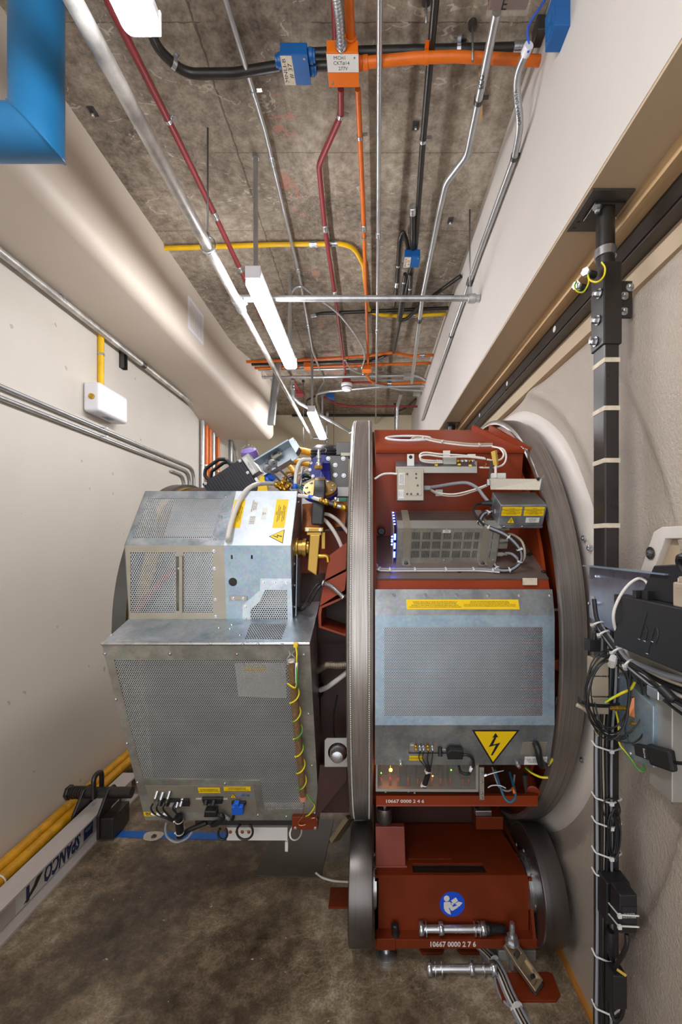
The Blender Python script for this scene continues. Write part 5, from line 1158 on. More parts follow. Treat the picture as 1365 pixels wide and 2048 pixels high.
# ------------------------------------------------------------------ grey cabinet on the left of the gantry
def rays(pts, fr): return [ray(x, y, fr) for x, y in pts]
def psheet(parent, poly, fr, mat, name='perforated_sheet', z=-.002):
    b = MB(fr); b.add([(x, y, z) for x, y in poly], [tuple(range(len(poly)))], uvs=[list(poly)]); return b.build(name, M[mat], parent)
def scr(parent, fr, pts, r=.0055, mat='zinc', h=None): bolts(parent, [fr @ V((*ray(x, y, fr), 0)) for x, y in pts], fr.to_3x3() @ V((0, 0, 1)), r, mat, h=h)
x0, x1 = -1.10, -.243; cw = x1-x0
Lc = thing('lower_cabinet', 'large tilted perforated metal cabinet hanging left of the gantry rings', 'machine cabinet', (-.67, 2.0, .63))
cf_ = frame((x0, 2.09, .635), (1, 0, 0), (0, -.34, .945)); ch = math.hypot(.34, .945)
reg = rays([(286, 1557), (521, 1561), (529, 1618), (608, 1618), (580, 1321), (228, 1319)], cf_)
MB().plate([(0, 0), (cw, 0), (cw, ch), (0, ch)], [reg], cf_, .003).build('front_frame', M['galv_warm'], Lc)
psheet(Lc, reg, cf_, 'perf')
scr(Lc, cf_, [(210, 1308), (340, 1308), (474, 1309), (608, 1310), (232, 1399), (254, 1487), (275, 1565), (617, 1428), (624, 1531), (630, 1626), (450, 1567), (573, 1633), (516, 1630)])
def side(x, pts, name, mat, parent, t=.003): return MB().prism([(y, z) for y, z in pts], frame((x, 0, 0), (0, 1, 0), (0, 0, 1)), t).build(name, M[mat], parent)
side(x1-.003, [(1.75, 1.582), (2.09, .635), (2.17, .66), (2.15, 1.0), (1.96, 1.655)], 'side_panel', 'galv_dull', Lc)
side(x0, [(1.75, 1.582), (2.09, .635), (2.17, .66), (2.15, 1.0), (1.96, 1.655)], 'side_panel', 'galv_dull', Lc)
MB().slab([(x0, 2.165, .655), (x1, 2.165, .655), (x1, 2.092, .632), (x0, 2.092, .632)], .003).build('bottom_panel', M['galv_dull'], Lc)
MB().slab([(x0+.01, 2.16, .68), (x1-.01, 2.16, .68), (x1-.01, 2.12, 1.0), (x0+.01, 2.12, 1.0)], .003).build('inner_back', M['anod'], Lc)  # both inner backs coloured black for the shade behind the holes
MB().slab([(x0+.01, 2.12, 1.0), (x1-.01, 2.12, 1.0), (x1-.01, 2.03, 1.62), (x0+.01, 2.03, 1.62)], .003).build('inner_back', M['anod'], Lc)
# inner box with a yellow label seen through the mesh
ib = cf_ @ Matrix.Translation((0, 0, -.07)); q = rays([(470, 1325), (572, 1325), (574, 1395), (478, 1392)], ib)
MB().prism(q, ib, .004).build('inner_plate', M['paper'], Lc); a = ray(510, 1335, ib); MB().prism([(a[0]-.05, a[1]-.02), (a[0]+.05, a[1]-.02), (a[0]+.05, a[1]+.02), (a[0]-.05, a[1]+.02)], ib @ Matrix.Translation((0, 0, .005)), .001).build('yellow_label', M['warn'], Lc)
# shelf with rolled edge
shf = frame((x0, 1.75, 1.585), (1, 0, 0), (0, .2, .066)); shl = math.hypot(.2, .066)
shp = rays([(490, 1278), (563, 1279), (574, 1248), (501, 1248)], shf)
MB().plate([(0, 0), (cw, 0), (cw, shl+.18), (0, shl)], [shp], shf, .003).build('top_shelf', M['galv'], Lc)
psheet(Lc, shp, shf, 'perf_big')
MB().tube([(x0, 1.752, 1.583), (x1, 1.752, 1.583)], .0085, 12).build('rolled_edge', M['steel'], Lc)
scr(Lc, shf, [(223, 1270), (296, 1285), (358, 1286), (422, 1287), (438, 1256), (464, 1250), (460, 1258), (480, 1270), (486, 1288), (516, 1288), (565, 1288)], .0055)
# connector area
cpz = cf_ @ Matrix.Translation((0, 0, .0012)); q = rays([(291, 1571), (507, 1572), (514, 1612), (514, 1626), (329, 1622), (302, 1606)], cf_)
MB().prism(q, cf_ @ Matrix.Translation((0, 0, .0002)), .0012).build('connector_plate', M['beige_alu'], Lc)
lx, ly = ray(306, 1628, cf_); s = sticker(Lc, cf_ @ Matrix.Translation((lx, ly, .0006)), .088, .027, M['warn'], 'number_label'); text(s, '8099', cf_ @ Matrix.Translation((lx, ly, .0017)), .03, M['ink'], width=.068)
for cx, cy, w_, h_ in ((419, 1580, .104, .034), (475, 1577, .128, .026)):
    lx, ly = ray(cx, cy, cf_); sticker(Lc, cpz @ Matrix.Translation((lx, ly, .0004)), w_, h_, M['warn'], 'yellow_label', lines=['CAUTION: DISCONNECT ALL', 'POWER BEFORE SERVICING', 'ATTENTION: COUPER LE COURANT'], lsize=.0066)
for cx, cy in ((400, 1597), (448, 1597)):
    lx, ly = ray(cx, cy, cf_); sticker(Lc, cpz @ Matrix.Translation((lx, ly, .0004)), .034, .01, M['paper'], 'small_label', lines=['POWER'], lsize=.008)
lx, ly = ray(467, 1592, cf_); bolt_sign(Lc, cpz @ Matrix.Translation((lx, ly, .0004)), .03)
lx, ly = ray(492, 1590, cf_); sticker(Lc, cpz @ Matrix.Translation((lx, ly, .0004)), .066, .022, M['galv_blue'], 'rating_label', lines=['HEAD UNIT', 'SER NO 8099'], lsize=.007)
tt_ = cf_ @ Matrix.Translation((*ray(345, 1600, cf_), .004)); MB().prism([(-.06, -.022), (.085, -.022), (.085, .016), (-.06, .016)], tt_, .012).build('terminal_block', M['black_plastic'], Lc)
for i, (px, py) in enumerate(((316, 1580), (327, 1582), (341, 1580), (358, 1597), (366, 1595))):
    a = cf_ @ V((*ray(px, py, cf_), .003)); c = cf_ @ V((*ray(px-1, py+8, cf_), .024)); d = cf_ @ V((*ray(px-3, py+15, cf_), .028))
    MB().tube([a, c, c, d], [.009, .008, .0055, .005], 10).build('connector', M['steel'], Lc)
for px in (322, 334, 347, 352):
    a = cf_ @ V((*ray(px, 1601, cf_), .018)); MB().box(a, (.012, .012, .03), cf_).build('terminal', M['silver_grey'], Lc)
def cpt(px, py, h): return cf_ @ V((*ray(px, py, cf_), h))
# signal leads gathered into a sleeve under the cabinet
t = thing('lead_bundle', 'black leads from the row of silver connectors gathered into a sleeve under the cabinet', 'cable bundle', cpt(358, 1650, .02))
for i, px in enumerate((313, 324, 337, 356)):
    o, _ = cable('', [cpt(px, 1594, .028), cpt(px-4, 1604, .034), cpt(px+4, 1614, .036), cpt(340+i*5, 1624, .034), cpt(356+i*2, 1634, .03)], .0042, 'black_cable', '', parent=t); o.name = 'lead'
    if i < 3: MB().tube([cpt(px-3, 1612, .037), cpt(px+4, 1616, .037)], .0058, 8).build('white_marker', M['white_paint'], t)
slv = [PY(358, 1632, 2.04), PY(359, 1650, 2.06), PY(361, 1672, 2.08)]; MB().tube(slv, .018, 12).build('sleeve', M['black_cable'], t)
ties(t, smooth_path(slv, 6), [3, 10], .018)
cable('cable_loop', [PY(x, y, 2.08) for x, y in ((333, 1645), (331, 1660), (336, 1675), (352, 1684), (372, 1678), (385, 1664))], .0055, 'grey_cable', 'dark grey cable loop hanging under the left end of the cabinet')
cable('cable_loop', [PY(x, y, 2.1) for x, y in ((366, 1669), (378, 1660), (392, 1654), (414, 1645))], .012, 'black_cable', 'black sleeved cable rising from the sleeve along the cabinet bottom')
def cring(label, cx, cy, rx, ry, r, Y=2.1, gap=.6):
    pts = [PY(cx+rx*math.cos(a), cy+ry*math.sin(a), Y) for a in [PI*1.5+gap+(2*PI-2*gap)*k/14 for k in range(15)]]
    cable('cable_loop', pts, .0055, 'black_cable', label, group='black cable loops under the cabinet', n=8, seg=3)
cring('small black cable loop hanging below the cabinet, nearer the plug', 446, 1667, 9, 12, .006); cring('larger black cable loop hanging below the cabinet, nearer the brown block', 490, 1663, 16, 16, .006)
# black power plug and blue plug
t = thing('power_plug', 'black twin power plug with a thick lead on the cabinet front', 'plug', cpt(425, 1605, .01))
b = MB().prism([(-.045, -.02), (.045, -.02), (.05, .014), (-.05, .014)], cf_ @ Matrix.Translation((*ray(427, 1596, cf_), .003)), .014); b.build('socket_plate', M['black_plastic'], t, .003)
MB().prism([(-.034, -.022), (.03, -.022), (.03, .014), (-.026, .016)], cf_ @ Matrix.Translation((*ray(427, 1611, cf_), .012)), .034).build('plug_body', M['black_plastic'], t, .005)
for px in (416, 431): MB().cyl(cpt(px, 1594, .016), cpt(px, 1598, .034), .01, 12).build('retaining_knob', M['black_plastic'], t)
o, _ = cable('', [cpt(440, 1617, .03), cpt(450, 1618, .036), cpt(449, 1628, .034), cpt(436, 1640, .02), PY(425, 1650, 2.1)], .011, 'black_cable', '', parent=t, n=10); o.name = 'plug_lead'
t = thing('data_plug', 'bright blue data plug with a grey lead on the cabinet front', 'plug', cpt(480, 1605, .01))
MB().prism([(-.034, -.01), (.034, -.01), (.034, .01), (-.034, .01)], cf_ @ Matrix.Translation((*ray(479, 1603, cf_), .002)), .012).build('socket', M['black_plastic'], t, .002)
MB().prism([(-.027, -.032), (.027, -.032), (.03, .02), (.012, .02), (.012, .042), (-.012, .042), (-.012, .02), (-.024, .02)], cf_ @ Matrix.Translation((*ray(478, 1608, cf_), .012)), .022).build('plug_body', M['blue_plastic'], t, .003)
o, _ = cable('', [cpt(470, 1624, .022), cpt(467, 1632, .02), cpt(458, 1630, .02), cpt(446, 1622, .016)], .007, 'black_cable', '', parent=t); o.name = 'plug_lead'
MB().tube([cpt(462, 1631, .02), cpt(449, 1624, .018)], .0085, 10).build('grey_sleeve', M['grey_cable'], t)
# tray rail under the cabinet and brown end block
MB().bb((-.86, 2.105, .60), (-.27, 2.13, .628)).build('bottom_rail', M['black_steel'], Lc)
t = thing('under_rail', 'pale grey rail with round screws and labels below the cabinet', 'rail', PY(520, 1665, 2.2)); a, c = PY(456, 1676, 2.2), PY(577, 1650, 2.2)
MB().bb((a.x, 2.18, a.z), (c.x, 2.2, c.z)).bb((c.x-.012, 2.17, a.z-.05), (c.x+.004, 2.2, a.z)).build('rail_body', M['paper'], t, .002)
bolts(t, [PY(x, 1664, 2.179) for x in (399+62, 412+62, 485, 498)], (0, -1, 0), .006, 'copper'); sticker(t, frame(PY(495, 1661, 2.179), (1, 0, 0), (0, 0, 1)), .1, .02, M['paper'], 'rail_label', lines=['CH1  CH2  CH3'], lsize=.01)
MB().lathe([(.03, -.006), (.036, 0), (.03, .006)], PY(592, 1665, 2.15), (.5, -.8, .3), 20, True).build('grommet', M['white_cable'], t)
blk = thing('hook_block', 'brown wooden block with wire hooks under the lower right cabinet corner', 'block', PY(610, 1652, 2.06)); a, c = PY(584, 1660, 2.05), PY(636, 1634, 2.05)
MB().bb((a.x, 2.05, a.z), (c.x, 2.09, c.z)).build('block_body', M['red_base'], blk, .003); bolts(blk, [PY(591, 1656, 2.049), PY(631, 1656, 2.049)], (0, -1, 0), .005)
for pts in (((606, 1622), (607, 1632), (600, 1640), (597, 1648), (603, 1651), (612, 1649)), ((622, 1644), (624, 1637), (632, 1636), (636, 1641))):
    MB().tube(smooth_path([PY(x, y, 2.035) for x, y in pts], 5), .0028, 8).build('wire_hook', M['copper'], blk)
# shorting stick: brown rod with spiral earth wire
ra, rc = PY(583, 1322, 1.71), PY(607, 1596, 1.985)
R = thing('shorting_stick', 'brown rod wrapped in a spiral green and yellow wire clipped upright to the cabinet', 'rod', rc); d = (ra-rc)
MB().cyl(rc, ra, .0165, 20).build('rod_body', M['rodwood'], R); MB().cyl(ra, ra+d.normalized()*.002, .0155, 20).build('rod_end', M['patch'], R)
MB().cyl(rc-d.normalized()*.004, rc+d.normalized()*.02, .0185, 20).build('end_collar', M['pink_collar'], R)
MB().tube(smooth_path([rc, rc-d.normalized()*.05, PY(606, 1624, 2.03)], 4), .003, 8).build('end_wire', M['zinc'], R)
dn = d.normalized(); u = dn.cross(V((1, 0, 0))).normalized(); v_ = dn.cross(u); hp = []
for k in range(221):
    f = k/220; f2 = f if f < .78 else f; a = f*2*PI*6.2+.6; p = rc+d*(.06+.80*f); hp.append(p+(u*math.cos(a)+v_*math.sin(a))*.0205)
hp = [PY(612, 1632, 2.02), PY(620, 1628, 2.0), PY(630, 1612, 1.98), PY(622, 1600, 1.97)]+hp[:-1]+[hp[-1], ra+V((.022, -.01, -.1)), ra+V((.022, -.006, .0)), PY(594, 1306, 1.715), PY(592, 1292, 1.72)]
MB().tube(smooth_path(hp[:5], 4)[:-1]+hp[4:-5]+smooth_path(hp[-6:], 5), .0035, 8).build('spiral_wire', M['earth_wire'], R)
MB().tube([ra+V((.022, -.008, -.085)), ra+V((.022, -.006, -.005))], .0052, 8).build('white_sleeve', M['white_paint'], R)
MB().tube(smooth_path([PY(577, 1330, 1.70), PY(575, 1318, 1.70), PY(581, 1310, 1.7), PY(578, 1302, 1.72)], 5), .003, 6).tube(smooth_path([PY(589, 1326, 1.70), PY(590, 1316, 1.70), PY(585, 1309, 1.7), PY(590, 1302, 1.72)], 5), .003, 6).build('spring_clip', M['zinc'], R)
MB().box(PY(592, 1290, 1.735), (.018, .012, .02)).build('wire_lug', M['warn'], R, .002)

# upper cabinet
U = thing('upper_cabinet', 'upper grey cabinet with perforated windows and a white sloped top bearing warning labels', 'machine cabinet', (-.73, 2.2, 1.638))
xr, xm = -.35, -.652
ff = frame((x0, 1.948, 1.640), (1, 0, 0), (0, -.036, .347)); fh = math.hypot(.036, .347)
of = frame((x0, 1.912, 1.987), (1, 0, 0), (0, .178, .266)); oh = math.hypot(.178, .266)
w1 = rays([(261, 1225), (351, 1225), (351, 1104), (261, 1104)], ff); w2 = rays([(367, 1225), (426, 1225), (426, 1104), (367, 1104)], ff)
wm = xm-x0
hs = rays([(353, 1222), (361, 1222), (360, 1113), (352, 1113)], ff)
MB().plate([(0, 0), (wm, 0), (wm, fh), (0, fh)], [w1, w2, hs], ff, .003).build('front_frame', M['beige_alu'], U)
psheet(U, w1, ff, 'perf_big'); psheet(U, w2, ff, 'perf_big')
hd = rays([(361, 1224), (367, 1224), (367, 1112), (361, 1112)], ff); MB().prism(hd, ff @ Matrix.Translation((0, 0, .001)), .012).build('slot_handle', M['beige_alu'], U)
w3 = rays([(267, 1076), (424, 1077), (444, 997), (296, 997)], of)
MB().plate([(0, 0), (wm, 0), (wm, oh), (0, oh)], [w3], of, .003).build('roof_frame', M['galv'], U); psheet(U, w3, of, 'perf')
MB().slab([(x0+.02, 2.05, 1.66), (xr-.01, 2.05, 1.66), (xr-.01, 2.05, 1.98), (x0+.02, 2.05, 1.98)], .003).build('inner_back', M['silver_grey'], U)
q = rays([(300, 1080), (330, 1080), (285, 1230), (262, 1230)], ff @ Matrix.Translation((0, 0, -.05))); MB().prism(q, ff @ Matrix.Translation((0, 0, -.05)), .01).build('inner_bar', M['ochre'], U)
q = rays([(340, 1135), (352, 1140), (275, 1228), (264, 1222)], ff @ Matrix.Translation((0, 0, -.035))); MB().prism(q, ff @ Matrix.Translation((0, 0, -.035)), .01).build('inner_bar', M['pink_plate'], U)
q = rays([(330, 1074), (440, 1074), (452, 1000), (352, 1000)], of @ Matrix.Translation((0, 0, -.05))); MB().prism(q, of @ Matrix.Translation((0, 0, -.05)), .01).build('roof_backing', M['galv_blue'], U)  # pale plate added to brighten the view through the roof mesh
scr(U, ff, [(428, 1102), (429, 1137), (431, 1199), (432, 1233)]); scr(U, of, [(452, 993), (442, 1034), (430, 1079)])
scr(U, ff, [(358, 1137), (361, 1199)], .004)
# right half
rh_ = ray(466, 1164, ff); circ = [(rh_[0]+.0195*math.cos(2*PI*k/24), rh_[1]+.0195*math.sin(2*PI*k/24)) for k in range(24)]
sl = lambda px, py: (lambda c: [(c[0]-.004, c[1]-.009), (c[0]+.004, c[1]-.009), (c[0]+.004, c[1]+.009), (c[0]-.004, c[1]+.009)])(ray(px, py, ff))
gp = rays([(502, 1243), (576, 1243), (575, 1180), (531, 1180), (520, 1203), (502, 1219)], ff); gp = [(x, max(y, .004)) for x, y in gp]
MB().plate([(wm, 0), (xr-x0, 0), (xr-x0, fh), (wm, fh)], [circ, sl(464, 1114), sl(504, 1114), gp], ff, .003).build('plain_front', M['galv_blue'], U)
cg = rays([(486, 1243), (586, 1243), (583, 1157), (521, 1157), (521, 1180), (486, 1210)], ff); cg = [(x, max(y, .002)) for x, y in cg]
MB().plate(cg, [gp], ff @ Matrix.Translation((0, 0, .003)), .003).build('grille_frame', M['galv'], U); psheet(U, gp, ff, 'perf_big', z=.001)
scr(U, ff @ Matrix.Translation((0, 0, .003)), [(527, 1165), (550, 1165), (573, 1165), (491, 1214), (491, 1237)], .006)
hx_, hy_ = ray(477, 1196, ff); s = MB().prism([(hx_-.042+.0, hy_-.01), (hx_+.042, hy_-.01), (hx_+.042, hy_+.01), (hx_-.042, hy_+.01)], ff @ Matrix.Translation((0, 0, .001)), .004).build('latch_plate', M['beige_alu'], U, .002); scr(U, ff @ Matrix.Translation((0, 0, .005)), [(467, 1197), (487, 1197)], .006, 'steel')
MB().plate([(wm, 0), (xr-x0, 0), (xr-x0, oh), (wm, oh)], [], of, .003).build('white_roof', M['white_sheet'], U)
side(xr-.003, [(1.948, 1.64), (1.912, 1.987), (2.09, 2.253), (2.22, 2.253), (2.22, 1.66)], 'side_panel', 'galv', U)
side(x0, [(1.948, 1.64), (1.912, 1.987), (2.09, 2.253), (2.2, 2.253), (2.2, 1.64)], 'side_panel', 'galv', U)
MB().slab([(x0, 2.09, 2.253), (xr, 2.09, 2.253), (xr, 2.22, 2.25), (x0, 2.22, 2.25)], .003).build('top_panel', M['galv'], U)
bolts(U, [(xr+.002, y, z) for y, z in ((1.96, 1.97), (1.99, 1.9), (1.99, 1.8), (1.99, 1.7), (2.1, 2.2))], (1, 0, 0), .006)
MB().prism([(1.96, 1.66), (2.05, 1.66), (2.10, 1.90), (1.99, 1.95)], frame((xr+.012, 0, 0), (0, 1, 0), (0, 0, 1)), .003).build('side_flange', M['galv_blue'], U)
# roof labels
def rlab(name, pts, mat, lines=None, ls=.006, lw=None):
    q = rays(pts, of); s = MB().prism(q, of @ Matrix.Translation((0, 0, .0004)), .0006).build(name, M[mat], U)
    if lines:
        c = sum((V(p) for p in q), V((0, 0)))/len(q); u_ = (V(q[1])-V(q[0])); m_ = of @ Matrix.Translation((c.x, c.y, .0014)) @ Matrix.Rotation(math.atan2(u_.y, u_.x), 4, 'Z')
        text(s, '\n'.join(lines), m_, ls, M['ink'], width=lw)
TXT = ['DANGER', 'HIGH VOLTAGE. TURN OFF AND LOCK OUT', 'THE MAIN SUPPLY BEFORE OPENING.', 'ATTENTION', 'HAUTE TENSION. COUPER ET VERROUILLER', 'L ALIMENTATION AVANT D OUVRIR.']
rlab('yellow_label', [(456, 1056), (470, 1000), (492, 1000), (480, 1056)][0:1]+[(470, 1000), (492, 1000), (480, 1056)], 'warn', TXT, .0075, .10)
rlab('yellow_label', [(545, 1056), (554, 999), (578, 999), (569, 1056)], 'warn', TXT, .0075, .10)
rlab('rating_label', [(501, 1022), (505, 1003), (518, 1003), (514, 1022)], 'paper', ['TYPE MODULATOR', 'SER NO 1032', 'DATE 2012'], .0085)
rlab('grid_label', [(496, 1049), (500, 1032), (513, 1032), (510, 1049)], 'paper', ['A1 B1 C1 D1', 'A2 B2 C2 D2', 'A3 B3 C3 D3'], .008)
rlab('outline_label', [(522, 1039), (526, 1016), (536, 1016), (532, 1039)], 'paper', ['REV', '05'], .009)
tx, ty = ray(558, 1073, of); bolt_sign(U, of @ Matrix.Translation((tx, ty, .0004)) @ Matrix.Rotation(PI/2, 4, 'Z'), .078)
cable('coolant_hose', [PY(x, y, Y) for x, y, Y in ((456, 1084, 1.93), (457, 1072, 1.90), (463, 1045, 1.95), (476, 1008, 2.02), (492, 982, 2.07), (510, 970, 2.12), (530, 967, 2.2), (545, 967, 2.25))], .0115, 'tube_clear', 'milky plastic hose rising over the white cabinet roof', 'hose', n=12)

# ------------------------------------------------------------------ machinery behind and beside the cabinet
Y0 = 2.36
hsk = thing('heat_sink', 'black ribbed heat sink box with two handles tilted behind the cabinet', 'heat sink', PY(450, 960, Y0))
ha, hb = PY(403, 967, Y0), PY(481, 916, Y0); hc = PY(523, 942, Y0); xd = (hb-ha); yd = (hc-hb); hf = frame(ha, xd, (0, -.0, -1)); L1 = xd.length
hl = hf.inverted() @ hc; cols = 16; D = .20
MB().prism([(0, 0), (L1, 0), (L1+.02, -.001-D), (.02, -D)], hf @ Matrix.Translation((0, 0, -.0)), -.14) if False else None
zz = hf.to_3x3() @ V((0, 0, 1)); zz = zz if zz.y < 0 else -zz
hf = frame(ha, xd, zz.cross(xd)); 
if (hf.to_3x3() @ V((0, 0, 1))).y > 0: hf = frame(ha, xd, -(zz.cross(xd)))
MB().prism([(0, -D), (L1, -D), (L1, 0), (0, 0)], hf @ Matrix.Translation((0, 0, -.13)), .12).build('sink_body', M['anod'], hsk, .003)
b = MB()
for k in range(17):
    x = .006+k*(L1-.012)/16; b.prism([(x-.0035, -D), (x+.0035, -D), (x+.0035, -.006), (x-.0035, -.006)], hf @ Matrix.Translation((0, 0, -.012)), .012)
b.build('cooling_ribs', M['anod'], hsk)
e = MB().prism([(L1+.002, -.115), (L1+.05, -.115), (L1+.05, .002), (L1+.002, .002)], hf @ Matrix.Translation((0, 0, -.09)), .08).build('end_bracket', M['silver_grey'], hsk, .002)
s = MB().prism([(L1+.008, -.11), (L1+.03, -.11), (L1+.03, -.008), (L1+.008, -.008)], hf @ Matrix.Translation((0, 0, -.0095)), .001).build('end_label', M['paper'], hsk)
text(s, 'DANGER\nHIGH CURRENT', hf @ Matrix.Translation((L1+.019, -.06, -.008)) @ Matrix.Rotation(PI/2, 4, 'Z'), .007, M['ink'])
for dz in (-.02, -.11):
    p = [hf @ V((x, y, dz)) for x, y in ((.04, .0), (.035, .035), (.06, .062), (.15, .066), (.185, .045), (.19, .0))]
    MB().tube(fillet(p, .025), .011, 4).build('handle', M['black_plastic'], hsk, .002)
bolts(hsk, [hf @ V((.02, -.012, 0)), hf @ V((L1-.01, -.012, 0)), hf @ V((L1-.01, -.09, 0))], hf.to_3x3() @ V((0, 0, 1)), .006)
chn = thing('galvanised_channel', 'tilted galvanised channel with two grey grommets behind the cabinet', 'channel', PY(550, 920, 2.3))
ca, cb_ = PY(515, 935, 2.3), PY(585, 893, 2.3); xd = (cb_-ca).normalized(); cfm = frame(ca, xd, V((0, 0, 1))); Lc_ = (cb_-ca).length
z_ = cfm.to_3x3() @ V((0, 0, 1))
if z_.y > 0: cfm = frame(ca, -xd, V((0, 0, 1))); cfm.translation = cb_
MB().prism([(0, -.04), (Lc_, -.04), (Lc_, .045), (0, .045)], cfm @ Matrix.Translation((0, 0, -.12)), .01).build('back_web', M['galv'], chn)
MB().prism([(0, .035), (Lc_, .035), (Lc_, .045), (0, .045)], cfm @ Matrix.Translation((0, 0, -.12)), .13).build('upper_flange', M['galv_blue'], chn, .002)
MB().prism([(0, -.05), (Lc_*.8, -.05), (Lc_*.8, -.042), (0, -.042)], cfm @ Matrix.Translation((0, 0, -.12)), .10).build('lower_flange', M['galv'], chn, .002)
MB().prism([(Lc_-.004, -.04), (Lc_+.03, -.02), (Lc_+.03, .045), (Lc_-.004, .045)], cfm @ Matrix.Translation((0, 0, -.10)), .09).build('end_flange', M['galv'], chn, .002)
for x, y in ((.03, .0), (.07, .012), (.11, .004)): MB().cyl(cfm @ V((x, y, -.11)), cfm @ V((x+.03, y+.02, -.04)), .007, 10).build('standoff', M['silver_grey'], chn)
MB().prism([(.09, .008), (.15, .008), (.15, .024), (.09, .024)], cfm @ Matrix.Translation((0, 0, -.08)), .03).build('terminal_strip', M['beige_alu'], chn)
for i, (px, py) in enumerate(((535, 938), (546, 927))):
    p = PY(px, py, 2.22); MB().lathe([(.006, -.012), (.02, -.012), (.022, 0), (.02, .012), (.006, .012)], p, (.7, -.6, -.35), 24, True).build('grommet', M['grey_grommet'], chn)
    e = PY(px+48, py+48, 2.45); MB().tube(smooth_path([p, p.lerp(e, .5)+V((0, 0, .005)), e], 6), .006, 8).build('lead', M['grey_cable'], chn)
t = thing('purple_cap', 'ridged purple cap peeking out above the heat sink', 'cap', PY(497, 905, 2.5)); p = PY(499, 907, 2.5)
MB().lathe([(.05, -.03), (.05, .0), (.045, .02), (.02, .026), (0, .026)], p, (-.1, -.5, .8), 24).build('cap_body', M['purple'], t)
bolts(t, [p+V((.03*math.cos(a), -.02, .028+.015*math.sin(a))) for a in (0, .8, 1.6, 2.4, 3.1)], (-.1, -.5, .8), .005, 'zinc')
# circulator: navy blue castings with brass flange, black flexible waveguide and gold block
WG = thing('waveguide', 'navy blue casting with gold flange and black rubber waveguide between cabinet and ring', 'waveguide', PY(641, 1000, 2.15))
c = PY(644, 936, 2.3); MB().lathe([(.0, 0), (.072, 0), (.072, .014), (.055, .016), (.055, .1)], c, (0, 1, 0), 40).build('rear_flange', M['navy'], WG)
MB().lathe([(.024, 0), (.028, .02), (.024, .04), (.03, .075), (.05, .1)], PY(641, 955, 2.2), (.03, .35, -.9), 24).build('neck', M['navy'], WG)
MB().hexa([PY(646, 925, 2.22), PY(660, 925, 2.22), PY(660, 925, 2.3), PY(646, 925, 2.3)][::-1], [PY(638, 962, 2.2), PY(662, 962, 2.2), PY(662, 962, 2.3), PY(638, 962, 2.3)]).build('body', M['navy'], WG, .004)
bolts(WG, [PY(644+24*math.cos(a), 936+24*math.sin(a), 2.297) for a in (.2, 1.0, 2.4, 3.0, 3.6, 5.6)], (0, -1, 0), .006)
gc = PY(641, 980, 2.14); gax = V((0, -.62, .78)).normalized()
MB().lathe([(0, -.004), (.083, -.004), (.083, .014), (0, .016)], gc, gax, 44).build('gold_flange', M['ochre'], WG)
MB().lathe([(.084, .008), (.088, .008), (.088, .03), (.06, .034)], gc-gax*.03, gax, 44).build('blue_rim', M['navy'], WG)
gx = V((1, 0, 0)); gy = gax.cross(gx)
bolts(WG, [gc+(gx*math.cos(a)+gy*math.sin(a))*.068+gax*.015 for a in [2*PI*k/9+.3 for k in range(9)]], gax, .0065)
wp = [PY(641, 966, 2.13), PY(640, 985, 2.07), PY(638, 1010, 2.04), PY(635, 1050, 2.03)]
def rect_tube(name, pts, hw, hd_, mat, parent, bev=.006):
    path = smooth_path(pts, 5); b = MB(); vs = []
    for i, p in enumerate(path):
        t_ = (path[min(i+1, len(path)-1)]-path[max(0, i-1)]).normalized(); sx_ = V((1, 0, 0)); sy_ = t_.cross(sx_).normalized(); sx_ = sy_.cross(t_)
        for a, c_ in ((-1, -1), (1, -1), (1, 1), (-1, 1)): vs.append(p+sx_*a*hw+sy_*c_*hd_)
    fs = [(i*4+k, i*4+(k+1) % 4, i*4+4+(k+1) % 4, i*4+4+k) for i in range(len(path)-1) for k in range(4)]+[(3, 2, 1, 0), tuple(len(vs)-4+k for k in range(4))]
    return b.add(vs, fs).build(name, M[mat], parent, bev)
rect_tube('gold_neck', [PY(641, 962, 2.15), PY(641, 970, 2.12), PY(641, 974, 2.11)], .026, .02, 'ochre', WG)
rect_tube('rubber_waveguide', wp, .028, .022, 'black_plastic', WG)
a = PY(630, 1060, 2.03); MB().box(a, (.088, .07, .02)).box(a+V((0, 0, -.018)), (.07, .06, .016)).build('lower_flange', M['ochre'], WG, .003)
bolts(WG, [a+V((x, -.037, .0)) for x in (-.03, .03)], (0, -1, 0), .005)
MB().hexa([PY(615, 1140, 1.99), PY(634, 1152, 1.99), PY(638, 1148, 2.09), PY(619, 1138, 2.09)], [PY(620, 1069, 2.0), PY(641, 1069, 2.0), PY(643, 1069, 2.09), PY(622, 1069, 2.09)]).build('gold_block', M['ochre'], WG, .004)
p = PY(619, 1096, 2.03); MB().lathe([(.05, -.075), (.05, -.05), (.038, -.048), (.038, -.03), (.045, -.028), (.045, -.012), (.03, -.01), (.03, .0)], p, (1, 0, 0), 30).build('gold_port', M['ochre'], WG)
MB().tube(fillet([PY(638, 1112, 2.0), PY(656, 1112, 2.0), PY(657, 1124, 2.0)], .02), .011, 12).build('elbow', M['brass'], WG)
MB().bb((PY(643, 1, 2.03).x, 2.03, PY(1, 1098, 2.03).z), (PY(651, 1, 2.03).x, 2.06, PY(1, 1064, 2.03).z)).build('drilled_strip', M['ochre'], WG, .002)
